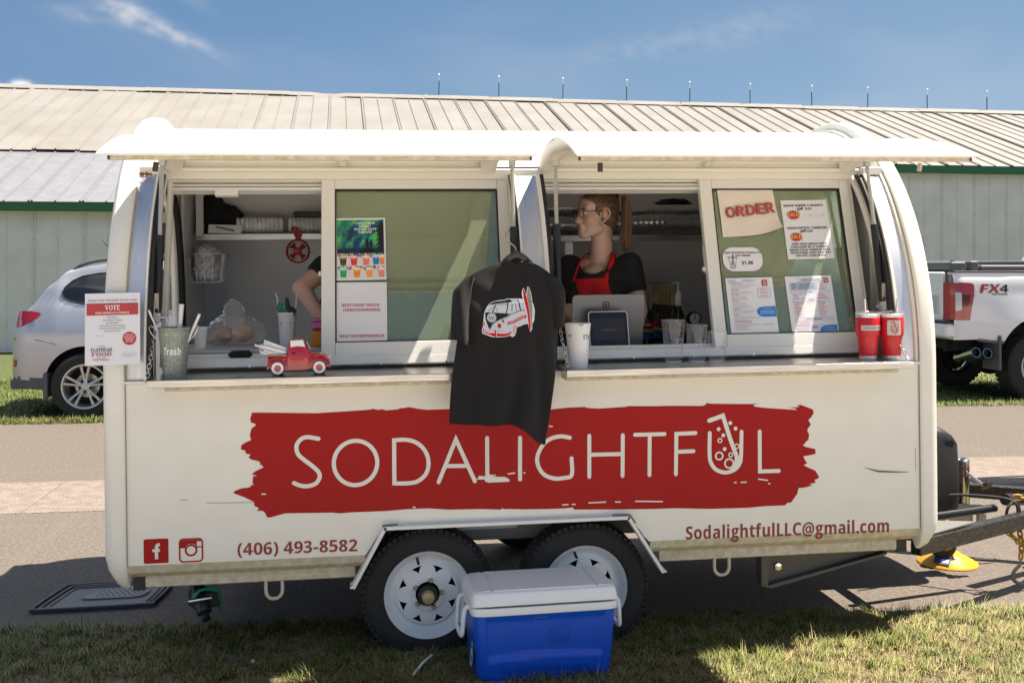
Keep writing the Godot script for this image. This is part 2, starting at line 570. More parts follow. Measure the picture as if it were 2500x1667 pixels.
func materials() -> void:
	var m: StandardMaterial3D
	m = mat("asphalt", 0.30, 0.255, 0.215, 0.95)
	m.albedo_texture = noise_tex(3, 0.05, Color(0.74, 0.74, 0.75), Color(1.0, 0.99, 0.97), 1024, 6)
	m.normal_enabled = true; m.normal_texture = bump_tex(4, 0.22, 6.0, 1024, 5); m.normal_scale = 0.7
	m.detail_enabled = true; m.detail_blend_mode = BaseMaterial3D.BLEND_MODE_MUL
	m.detail_albedo = noise_tex(31, 0.4, Color(0.72, 0.72, 0.72), Color(1.0, 1.0, 1.0), 1024, 3)
	planar(m, 0.55)
	m = mat("concrete", 0.27, 0.225, 0.19, 0.9)
	m.albedo_texture = noise_tex(8, 0.02, Color(0.84, 0.82, 0.80), Color(1, 1, 1), 512, 6)
	m.normal_enabled = true; m.normal_texture = bump_tex(9, 0.15, 3.0)
	planar(m, 0.6)
	m = mat("pale_fill_paving", 0.56, 0.52, 0.46, 0.9)
	m.albedo_texture = noise_tex(18, 0.02, Color(0.84, 0.82, 0.80), Color(1, 1, 1), 512, 5)
	planar(m, 0.6)
	m = mat("soil", 0.24, 0.185, 0.12, 1.0)
	m.albedo_texture = noise_tex(12, 0.03, Color(0.6, 0.62, 0.5), Color(1, 1, 1), 512, 6)
	m.normal_enabled = true; m.normal_texture = bump_tex(13, 0.12, 8.0)
	planar(m, 0.8)
	m = mat("turf", 0.11, 0.125, 0.04, 1.0)
	m.albedo_texture = noise_tex(14, 0.04, Color(0.62, 0.72, 0.55), Color(1, 1, 1), 512, 5)
	planar(m, 0.5)
	m = mat("blades", 1, 1, 1, 0.6)
	m.vertex_color_use_as_albedo = true
	m.backlight_enabled = true; m.backlight = Color(0.3, 0.3, 0.3)
	m = mat("roof_paint", 0.28, 0.266, 0.247, 0.6)
	m.albedo_texture = noise_tex(21, 0.008, Color(0.86, 0.85, 0.83), Color(0.97, 0.97, 0.97), 512, 4)
	planar(m, 0.12)
	m = mat("roof_bare", 0.25, 0.25, 0.26, 0.5, 0.15)
	m.albedo_texture = noise_tex(22, 0.02, Color(0.86, 0.87, 0.9), Color(1, 1, 1), 512, 4)
	planar(m, 0.25)
	m = mat("wall_paint", 0.74, 0.685, 0.66, 0.55)
	m.albedo_texture = noise_tex(23, 0.01, Color(0.93, 0.93, 0.92), Color(1, 1, 1), 512, 4)
	planar(m, 0.2)
	mat("green_trim", 0.008, 0.115, 0.045, 0.45)
	# trailer
	m = mat("cream", 0.80, 0.775, 0.70, 0.33)
	m.albedo_texture = noise_tex(41, 0.012, Color(0.98, 0.978, 0.97), Color(1, 1, 1), 512, 5)
	m.normal_enabled = true; m.normal_texture = bump_tex(42, 0.012, 2.2, 512, 2); m.normal_scale = 0.08
	planar(m, 0.7)
	m = mat("cream_dirty", 0.7, 0.655, 0.54, 0.45)
	m.albedo_texture = noise_tex(43, 0.03, Color(0.82, 0.78, 0.7), Color(1, 1, 1), 512, 5)
	planar(m, 1.2)
	mat("white_frame", 0.74, 0.735, 0.7, 0.35)
	m = mat("inside_wall", 0.68, 0.68, 0.67, 0.5)
	m = mat("steel", 0.62, 0.6, 0.57, 0.26, 1.0)
	m.albedo_texture = noise_tex(44, 0.02, Color(0.85, 0.85, 0.85), Color(1, 1, 1), 256, 3)
	planar(m, 3.0)
	m.uv1_scale = Vector3(0.6, 14, 14)
	m = mat("brushed", 0.72, 0.72, 0.74, 0.42, 0.9)
	m.albedo_texture = noise_tex(45, 0.03, Color(0.9, 0.9, 0.9), Color(1, 1, 1), 256, 3)
	planar(m, 3.0)
	m.uv1_scale = Vector3(20, 1.0, 1.0)
	mat("chrome", 0.75, 0.75, 0.75, 0.12, 1.0)
	mat("zinc", 0.55, 0.54, 0.5, 0.4, 0.8)
	m = mat("rust", 0.25, 0.11, 0.045, 0.9)
	mat("rubber", 0.018, 0.017, 0.017, 0.65)
	m = mat("tyre", 0.026, 0.024, 0.023, 0.78)
	m.albedo_texture = noise_tex(46, 0.05, Color(0.7, 0.7, 0.7), Color(1, 1, 1), 256, 4)
	planar(m, 4.0, false)
	mat("black_plastic", 0.014, 0.014, 0.016, 0.42)
	mat("black_paint", 0.016, 0.016, 0.017, 0.3)
	mat("black_cloth", 0.0085, 0.0085, 0.0095, 0.9)
	mat("wheel_white", 0.72, 0.74, 0.75, 0.38)
	mat("banner_red", 0.36, 0.006, 0.006, 0.42, 0.0, 0.3)
	mat("letter_cream", 0.74, 0.72, 0.65, 0.4)
	mat("letter_red", 0.25, 0.016, 0.016, 0.4)
	mat("paper", 0.76, 0.76, 0.79, 0.55)
	mat("paper_warm", 0.76, 0.68, 0.6, 0.5)
	mat("ink", 0.02, 0.02, 0.03, 0.6)
	mat("grey_ink", 0.32, 0.32, 0.38, 0.6)
	mat("pink_ink", 0.5, 0.05, 0.12, 0.6)
	mat("red_ink", 0.5, 0.03, 0.03, 0.6)
	mat("blue_ink", 0.02, 0.22, 0.6, 0.5)
	mat("white", 0.82, 0.82, 0.82, 0.4)
	mat("foam", 0.82, 0.82, 0.81, 0.7)
	mat("brown", 0.06, 0.045, 0.035, 0.7)
	m = glassy("window_glass", 0.33, 0.40, 0.26, 0.5, 0.02, 0.35)
	glassy("clear_plastic", 0.8, 0.83, 0.87, 0.035, 0.05)
	glassy("film", 0.8, 0.82, 0.85, 0.10, 0.12)
	glassy("car_glass", 0.01, 0.012, 0.018, 0.88, 0.03)
	m = mat("silver_paint", 0.5, 0.51, 0.53, 0.3, 0.55)
	m.clearcoat_enabled = true; m.clearcoat = 0.8; m.clearcoat_roughness = 0.05
	m = mat("white_paint", 0.76, 0.755, 0.76, 0.35)
	m.clearcoat_enabled = true; m.clearcoat = 0.8; m.clearcoat_roughness = 0.05
	m = mat("red_lens", 0.36, 0.006, 0.008, 0.1)
	m.clearcoat_enabled = true; m.clearcoat = 1.0; m.clearcoat_roughness = 0.03
	mat("clear_lens", 0.55, 0.55, 0.56, 0.1, 0.2)
	mat("alloy", 0.62, 0.6, 0.56, 0.3, 0.8)
	mat("dark_inside", 0.012, 0.012, 0.013, 0.9)
	mat("grey_trim", 0.10, 0.105, 0.115, 0.55)


# a flat sheet whose long edges wander a little
func strip_sheet(x0: float, x1: float, z0: float, z1: float, y: float, wob0 := 0.0, wob1 := 0.0, sd := 1) -> MB:
	var mb := MB.new()
	var nz := FastNoiseLite.new(); nz.seed = sd; nz.frequency = 0.9; nz.fractal_octaves = 4
	var xs := [x0]
	var x := maxf(x0, -12.0)
	while x < minf(x1, 14.0):
		if x > x0: xs.append(x)
		x += 0.06 if wob0 + wob1 > 0.0 else 30.0
	xs.append(x1)
	for i in xs.size() - 1:
		var a: float = xs[i]; var b: float = xs[i + 1]
		var za0 := z0 + nz.get_noise_1d(a) * wob0; var zb0 := z0 + nz.get_noise_1d(b) * wob0
		var za1 := z1 + nz.get_noise_1d(a + 90.0) * wob1; var zb1 := z1 + nz.get_noise_1d(b + 90.0) * wob1
		var u := Vector3.UP
		mb.tri_n(Vector3(a, y, za0), Vector3(b, y, zb0), Vector3(b, y, zb1), u, u, u)
		mb.tri_n(Vector3(a, y, za0), Vector3(b, y, zb1), Vector3(a, y, za1), u, u, u)
	return mb


func edge_z(x: float) -> float:      # where the near grass meets the asphalt
	return -0.60 + 0.075 * (x + 2.0)


func setting() -> void:
	var mb := MB.new()
	mb.quad(Vector3(-400, -0.03, -400), Vector3(400, -0.03, -400), Vector3(400, -0.03, 400), Vector3(-400, -0.03, 400))
	struct("ground", mb, M.soil)
	struct("road", strip_sheet(-60, 60, -7.15, -0.30, 0.0, 0.25, 0.0, 3), M.asphalt)
	# the pale gutter: slabs with joints
	var o := Node3D.new(); o.name = numbered("gutter"); add_child(o); o.set_meta("kind", "structure")
	for i in 26:
		var x := -39.0 + i * 3.0
		mb = MB.new()
		mb.bbox(Vector3(x + 1.5, -0.02, -3.5), Vector3(2.992, 0.052, 1.03), 0.006)
		part("slab", mb, M.concrete, o)
	struct("far_lawn", strip_sheet(-80, 80, -40.0, -7.2, -0.012, 0.0, 0.3, 5), M.turf)
	mb = MB.new()
	var nz := FastNoiseLite.new(); nz.seed = 77; nz.frequency = 1.3; nz.fractal_octaves = 3
	var rows := []
	for j in 34:
		var row := PackedVector3Array()
		for i in 160:
			var x := -8.0 + i * 0.1
			var f := j / 33.0
			var z := lerpf(edge_z(x) + nz.get_noise_1d(x * 3.0) * 0.05, 1.35, pow(f, 1.2))
			row.push_back(Vector3(x, 0.018 + 0.03 * minf(1.0, f * 8.0) + 0.012 * nz.get_noise_2d(x, z), z))
		rows.append(row)
	mb.grid(rows)
	struct("near_lawn", mb, M.soil)
	mb = MB.new()
	mb.quad(Vector3(-60, 0.035, 1.3), Vector3(60, 0.035, 1.3), Vector3(60, 0.035, 40), Vector3(-60, 0.035, 40))
	struct("fill_paving", mb, M.pale_fill_paving)  # unseen pale ground added to bounce sunlight onto the trailer front
	grass()


func tuft_mesh(sd: int, blades: int, tall: float, spread: float, wide: float) -> ArrayMesh:
	var r := RandomNumberGenerator.new(); r.seed = sd
	var mb := MB.new()
	for i in blades:
		var a := r.randf() * TAU
		var o := Vector3(cos(a), 0, sin(a)) * spread * sqrt(r.randf())
		var lean := Vector3.RIGHT.rotated(Vector3.UP, r.randf() * TAU) * r.randf_range(0.25, 1.15)
		var h := tall * r.randf_range(0.45, 1.1)
		var side := lean.cross(Vector3.UP).normalized() * wide * r.randf_range(0.6, 1.1)
		var p := []
		for k in 4:
			var f := k / 3.0
			p.append(o + Vector3.UP * h * (f - 0.28 * f * f * lean.length()) + lean * h * f * f * 0.8)
		var up := (Vector3.UP + lean * 0.3).normalized()
		for k in 3:
			var w0 := side * (1.0 - k / 3.2); var w1 := side * (1.0 - (k + 1) / 3.2)
			if k == 2: w1 = Vector3.ZERO
			mb.tri_n(p[k] - w0, p[k] + w0, p[k + 1] + w1, up, up, up)
			if k < 2: mb.tri_n(p[k] - w0, p[k + 1] + w1, p[k + 1] - w1, up, up, up)
	return mb.mesh()


func grass() -> void:
	var r := RandomNumberGenerator.new(); r.seed = 99
	var nz := FastNoiseLite.new(); nz.seed = 21; nz.frequency = 0.55; nz.fractal_octaves = 3
	var nf := FastNoiseLite.new(); nf.seed = 22; nf.frequency = 3.0; nf.fractal_octaves = 2
	for kind in 3:
		var tall: float = [0.066, 0.046, 0.095][kind]
		var mm := MultiMesh.new()
		mm.transform_format = MultiMesh.TRANSFORM_3D
		mm.use_colors = true
		mm.mesh = tuft_mesh(50 + kind, [13, 15, 7][kind], tall, [0.03, 0.035, 0.02][kind], 0.0024)
		var spots := []
		var tries: int = [11000, 12000, 1500][kind]
		for i in tries:
			var x := r.randf_range(-3.4, 3.6)
			var z := r.randf_range(edge_z(x) - 0.03, 1.1)
			var dry := clampf(0.42 + 0.085 * x + nz.get_noise_2d(x, z) * 0.9 + nf.get_noise_2d(x, z) * 0.45, 0.0, 1.0)
			if kind == 0 and r.randf() < dry * 0.75: continue
			if kind == 1 and r.randf() > 0.25 + dry: continue
			if z < edge_z(x) + 0.12 and r.randf() < 0.55: continue
			spots.append([x, z, dry])
		mm.instance_count = spots.size()
		for i in spots.size():
			var s = spots[i]
			var b := Basis(Vector3.UP, r.randf() * TAU).scaled(Vector3.ONE * r.randf_range(0.65, 1.2))
			mm.set_instance_transform(i, Transform3D(b, Vector3(s[0], 0.035 if s[1] > edge_z(s[0]) + 0.1 else 0.012, s[1])))
			var g := r.randf()
			var c := Color(0.13, 0.17, 0.03).lerp(Color(0.20, 0.22, 0.055), g)
			if kind == 1: c = Color(0.42, 0.32, 0.145).lerp(Color(0.31, 0.25, 0.10), g)
			if kind == 2: c = Color(0.15, 0.20, 0.04).lerp(Color(0.38, 0.32, 0.14), g)
			mm.set_instance_color(i, c)
		var o := MultiMeshInstance3D.new()
		o.name = numbered(["green_grass", "dry_grass", "tall_grass"][kind])
		o.multimesh = mm
		o.material_override = M.blades
		o.set_meta("kind", "stuff")
		add_child(tag(o, ["short green grass growing round the cooler and the trailer wheels", "dry straw coloured grass in the sunny near verge", "scattered longer blades standing out of the near verge"][kind], "grass"))
	# the far verge under the parked vehicles
	for kind in 2:
		var mm := MultiMesh.new()
		mm.transform_format = MultiMesh.TRANSFORM_3D
		mm.use_colors = true
		mm.mesh = tuft_mesh(80 + kind, 20, 0.085, 0.10, 0.004)
		var spots := []
		for i in 9000:
			var x := r.randf_range(-9.0, 12.0)
			var z := -7.15 - 4.5 * pow(r.randf(), 1.4)
			if kind == 1 and z < -8.0 and r.randf() < 0.6: continue
			spots.append(Vector2(x, z))
		mm.instance_count = spots.size()
		for i in spots.size():
			var b := Basis(Vector3.UP, r.randf() * TAU).scaled(Vector3.ONE * r.randf_range(0.7, 1.3))
			mm.set_instance_transform(i, Transform3D(b, Vector3(spots[i].x, -0.015, spots[i].y)))
			var g := r.randf()
			mm.set_instance_color(i, Color(0.10, 0.165, 0.022).lerp(Color(0.17, 0.21, 0.04), g) if kind == 0 else Color(0.26, 0.22, 0.10).lerp(Color(0.14, 0.17, 0.05), g))
		var o := MultiMeshInstance3D.new()
		o.name = numbered(["verge_grass", "verge_straw"][kind])
		o.multimesh = mm
		o.material_override = M.blades
		o.set_meta("kind", "stuff")
		add_child(tag(o, ["bright green grass of the far verge below the parked vehicles", "paler dry tufts along the far verge beside the asphalt"][kind], "grass"))


# the long metal shed behind: zb = 0 is the main wall, towards the camera; slope 0.36
func building() -> void:
	var cam := Vector3(-0.713, 0, 4.2475)
	var fw := Vector3(sin(deg_to_rad(7.69)), 0, -cos(deg_to_rad(7.69)))
	var xf := Transform3D(Basis(Vector3.UP, deg_to_rad(1.77)), cam + fw * 24.9)
	var o := thing("metal_shed", "long pale metal shed with ribbed sloping roof and green eaves behind the trailer", "building", xf)
	var S := 0.36
	var Y := func(z: float) -> float: return 4.25 - S * z
	var W := 0.914
	# one sheet of roofing: a double rib at its left edge, a small rib in its middle
	var sheet := func(z0: float, z1: float) -> MB:
		var mb := MB.new()
		var prof := [0.0, 0.0, 0.014, 0.03, 0.03, 0.03, 0.042, 0.006, 0.058, 0.006, 0.07, 0.03, 0.086, 0.03, 0.1, 0.0, 0.476, 0.0, 0.488, 0.026, 0.502, 0.026, 0.514, 0.0, 0.914, 0.0]
		for i in range(0, prof.size() - 2, 2):
			var a := Vector3(prof[i], Y.call(z0) + prof[i + 1], z0); var b := Vector3(prof[i + 2], Y.call(z0) + prof[i + 3], z0)
			var d := Vector3(prof[i + 2], Y.call(z1) + prof[i + 3], z1); var e := Vector3(prof[i], Y.call(z1) + prof[i + 1], z1)
			mb.quad(a, b, d, e)
			mb.quad(e, d, d + Vector3(0, -0.012, -0.002), e + Vector3(0, -0.012, -0.002))
		return mb
	var upper: ArrayMesh = sheet.call(-6.8, 0.12).mesh()
	var lower: ArrayMesh = sheet.call(-0.1, 3.75).mesh()
	var pan := MB.new()
	var prof := [0.0, 0.0, 0.012, 0.02, 0.026, 0.02, 0.036, 0.003, 0.05, 0.003, 0.06, 0.02, 0.074, 0.02, 0.086, 0.0, 0.45, 0.0, 0.46, 0.016, 0.472, 0.016, 0.482, 0.0, 0.914, 0.0]
	for i in range(0, prof.size() - 2, 2):
		pan.quad(Vector3(prof[i], 0, prof[i + 1]), Vector3(prof[i + 2], 0, prof[i + 3]), Vector3(prof[i + 2], 1, prof[i + 3]), Vector3(prof[i], 1, prof[i + 1]))
	var pm := pan.mesh()
	var n := 0
	for i in 39:
		var x := -13.5 + i * W
		var p := part("roof_sheet", upper, M.roof_paint, o)
		p.position = Vector3(x, 0.014 * (i % 2) + 0.004 * sin(i * 2.3), 0)
		if x < 1.0:
			p = part("lean_to_sheet", lower, M.roof_bare, o)
			p.position = Vector3(x, -0.05 + 0.003 * sin(i * 1.7), 0)
			p = part("wall_sheet", pm, M.wall_paint, o)
			p.transform = Transform3D(Basis.from_scale(Vector3(1, 2.95, 1)), Vector3(x, 0, 3.45))
		else:
			p = part("wall_sheet", pm, M.wall_paint, o)
			p.transform = Transform3D(Basis.from_scale(Vector3(1, 4.2, 1)), Vector3(x, 0, -0.1))
		n += 1
	var x1 := -13.5 + 39 * W
	# rear roof slope, gables, back wall
	var mb := MB.new()
	mb.quad(Vector3(-13.5, 6.68, -6.8), Vector3(x1, 6.68, -6.8), Vector3(x1, 4.2, -13.6), Vector3(-13.5, 4.2, -13.6))
	part("rear_roof", mb, M.roof_paint, o)
	mb = MB.new()
	for x in [-13.45, x1 - 0.05]:
		mb.quad(Vector3(x, 0, -13.5), Vector3(x, 0, -0.12), Vector3(x, 4.2, -0.12), Vector3(x, 4.2, -13.5))
		mb.tri(Vector3(x, 4.2, -13.5), Vector3(x, 4.2, -0.1), Vector3(x, 6.62, -6.8))
	mb.quad(Vector3(-13.45, 0, -13.5), Vector3(x1, 0, -13.5), Vector3(x1, 4.2, -13.5), Vector3(-13.45, 4.2, -13.5))
	mb.quad(Vector3(-13.46, 0, 3.43), Vector3(-13.46, 0, -0.1), Vector3(-13.46, 4.1, -0.1), Vector3(-13.46, 2.9, 3.43))
	mb.quad(Vector3(1.14, 0, 3.43), Vector3(1.14, 0, -0.1), Vector3(1.14, 4.1, -0.1), Vector3(1.14, 2.9, 3.43))
	part("gable", mb, M.wall_paint, o)
	# ridge cap in lengths, with one length dented
	for i in 9:
		mb = MB.new()
		var a := -13.55 + i * 4.0; var b := minf(a + 4.05, x1 + 0.1)
		var lift := 0.012 * (i % 2)
		var rows := []
		for k in 13:
			var x := lerpf(a, b, k / 12.0)
			var dip := 0.075 * exp(-pow((x + 4.35) / 0.28, 2.0))
			rows.append(PackedVector3Array([Vector3(x, 6.63 + lift - dip, -6.5), Vector3(x, 6.78 + lift - dip * 0.7, -6.8), Vector3(x, 6.63 + lift, -7.1)]))
		mb.grid(rows)
		part("ridge_cap", mb, M.roof_paint, o)
	mb = MB.new()
	mb.bbox(Vector3((x1 + 1.1) / 2.0, 4.11, 0.1), Vector3(x1 - 1.1, 0.17, 0.05), 0.012)
	mb.bbox(Vector3((x1 + 1.1) / 2.0, 4.025, 0.02), Vector3(x1 - 1.1, 0.012, 0.22), 0.004)
	part("eave_trim", mb, M.green_trim, o)
	mb = MB.new()
	mb.bbox(Vector3(-6.2, 2.775, 3.7), Vector3(14.7, 0.175, 0.05), 0.012)
	mb.bbox(Vector3(-6.2, 2.69, 3.58), Vector3(14.7, 0.012, 0.26), 0.004)
	part("eave_trim", mb, M.green_trim, o)
	# screws in the wall sheets
	mb = MB.new()
	for i in 39:
		var x := -13.5 + i * W
		for k in 5:
			for s in [0.043, 0.466]:
				var y := 0.5 + k * 0.82
				if x < 1.0 and y > 2.6: continue
				mb.box(Vector3(x + s, y, (3.475 if x < 1.0 else -0.078)), Vector3(0.014, 0.014, 0.012))
	part("screws", mb, M.grey_trim, o).set_meta("kind", "stuff")
	# thin rods along the ridge, each with a small glass ball
	for raw in [-2.05, -0.36, 1.47, 3.34, 5.22, 7.06, 8.98, 10.75, 12.68, 14.65]:
		var px: float = -1.1 + (raw + 2.05) * 1.084
		mb = MB.new()
		mb.rod(Vector3(px, 6.7, -6.8), Vector3(px + 0.01 * sin(px * 5.0), 7.22, -6.8), 0.016, 6)
		var p := part("lightning_rod", mb, M.green_trim, o)
		mb = MB.new()
		mb.rod(Vector3(px, 7.22, -6.8), Vector3(px, 7.36, -6.8), 0.006, 5)
		mb.ball(Vector3(px, 7.40, -6.8), Vector3(0.035, 0.035, 0.035), 6, 8)
		part("tip", mb, M.white, p)
	# a window with a brown lattice screen, seen through the trailer's side door
	mb = MB.new()
	mb.box(Vector3(-8.55, 1.95, 3.46), Vector3(1.3, 1.05, 0.05))
	var w := part("lattice_window", mb, M.brown, o)
	w.position.x = 1.75
	mb = MB.new()
	for k in 24:
		for j in 15:
			var sx := -9.17 + j * 0.088 + (0.044 if k % 2 else 0.0)
			mb.box(Vector3(sx, 1.46 + k * 0.042, 3.492), Vector3(0.072, 0.03, 0.014))
	part("lattice", mb, mat("lattice", 0.14, 0.115, 0.1, 0.8), w).set_meta("kind", "stuff")
	# a bent wire that reaches in at the left above the roof, off its pole beyond the frame
	o = thing("bent_antenna", "thin dark bent wire antenna on a pole above the left end of the roof", "antenna", at(-14.0, 0, -19.0))
	mb = MB.new()
	mb.rod(Vector3(-1.2, 0, 0), Vector3(-1.2, 7.0, 0), 0.03, 8)
	part("pole", mb, M.zinc, o)
	mb = MB.new()
	mb.tube(spline([Vector3(-1.2, 7.0, 0), Vector3(-0.7, 7.08, 0), Vector3(-0.35, 7.0, 0), Vector3(0.0, 6.78, 0)], 5), 0.014, 6)
	part("wire", mb, M.black_plastic, o)


# a road wheel whose axis is z and whose outer face looks to +z: the tyre with its rim, cap and nuts below it
func road_wheel(parent: Node, o: Vector3, R: float, rim: float, w: float, spokes: int, rim_m: Material, flip := false, blocks := 0) -> MeshInstance3D:
	var turn := Basis(Vector3.RIGHT, PI / 2)
	if flip: turn = Basis(Vector3.UP, PI) * turn
	var xf := Transform3D(turn, Vector3.ZERO)
	var mb := MB.new()
	var h := w / 2
	mb.lathe([Vector2(rim * 0.97, -h * 0.8), Vector2(rim, -h * 0.9), Vector2(rim * 1.02, -h * 0.98), Vector2((R + rim) / 2, -h), Vector2(R * 0.94, -h * 0.96), Vector2(R * 0.985, -h * 0.82), Vector2(R, -h * 0.6), Vector2(R, h * 0.6), Vector2(R * 0.985, h * 0.82), Vector2(R * 0.94, h * 0.96), Vector2(R * 0.9, h * 0.985), Vector2((R + rim) / 2, h * 1.0), Vector2(rim * 1.1, h * 0.985), Vector2(rim * 1.02, h * 0.95), Vector2(rim, h * 0.88), Vector2(rim * 0.97, h * 0.8)], 56, xf)
	if blocks > 0:
		for k in blocks:
			var a := TAU * k / blocks
			for s in [-1.0, 1.0]:
				mb.t = Transform3D(Basis(Vector3.BACK, a + 0.03 * s), Vector3.ZERO)
				mb.bbox(Vector3(0, R * 0.985, s * h * 0.76), Vector3(TAU * R / blocks * 0.68, R * 0.05, h * 0.4), 0.006)
		mb.t = Transform3D.IDENTITY
	var tyre := part("wheel", mb, M.tyre, parent)
	tyre.position = o
	mb = MB.new()
	mb.lathe([Vector2(rim * 1.0, h * 0.9), Vector2(rim * 1.02, h * 0.97), Vector2(rim * 0.95, h * 0.95), Vector2(rim * 0.9, h * 0.7), Vector2(rim * 0.86, -h * 0.3), Vector2(rim * 0.86, -h * 0.9)], 48, xf)
	mb.lathe([Vector2(0, -h * 0.2), Vector2(rim * 0.55, -h * 0.2), Vector2(rim * 0.55, -h * 0.6)], 24, xf)
	var z := -1.0 if flip else 1.0
	for k in spokes:
		var a := TAU * k / spokes + 0.3
		for s in [-1.0, 1.0]:
			var d := Vector2.from_angle(a + s * 0.13); var e := Vector2.from_angle(a + s * 0.19)
			var p := Vector3(d.x * rim * 0.24, d.y * rim * 0.24, z * h * 0.62); var q := Vector3(e.x * rim * 0.93, e.y * rim * 0.93, z * h * 0.82)
			mb.tube([p, p.lerp(q, 0.5) + Vector3(0, 0, z * h * 0.05), q], [rim * 0.075, rim * 0.065, rim * 0.085], 6)
	mb.lathe([Vector2(rim * 0.3, h * 0.45), Vector2(rim * 0.3, h * 0.66), Vector2(rim * 0.17, h * 0.72), Vector2(rim * 0.14, h * 0.76), Vector2(0, h * 0.77)], 24, xf)
	part("rim", mb, rim_m, tyre)
	mb = MB.new()
	for k in 5:
		var d := Vector2.from_angle(TAU * (k + 0.5) / 5 + 0.3) * rim * 0.25
		mb.lathe([Vector2(0.016, h * 0.5), Vector2(0.016, h * 0.74), Vector2(0.0, h * 0.76)], 6, Transform3D(turn, Vector3(d.x, d.y, 0)))
	part("wheel_nuts", mb, M.dark_inside, tyre)
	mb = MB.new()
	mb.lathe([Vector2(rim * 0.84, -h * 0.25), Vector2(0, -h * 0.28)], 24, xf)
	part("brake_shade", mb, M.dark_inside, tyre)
	return tyre


# a body panel laid on the side of a vehicle: columns of [x, low, high]; side gives the half width at (x, y)
func side_patch(mb: MB, cols: Array, side: Callable, off: float, rows := 6, sg := 1.0) -> void:
	var g := []
	for c in cols:
		var row := PackedVector3Array()
		for k in rows + 1:
			var y := lerpf(c[1], c[2], float(k) / rows)
			row.push_back(Vector3(c[0], y, sg * (side.call(c[0], y) + off)))
		g.append(row)
	mb.grid(g)


func lerp_table(t: Array, x: float) -> float:
	if x <= t[0][0]: return t[0][1]
	for i in t.size() - 1:
		if x <= t[i + 1][0]:
			var u: float = (x - t[i][0]) / (t[i + 1][0] - t[i][0])
			u = u * u * (3.0 - 2.0 * u) * 0.5 + u * 0.5
			return lerpf(t[i][1], t[i + 1][1], u)
	return t[-1][1]


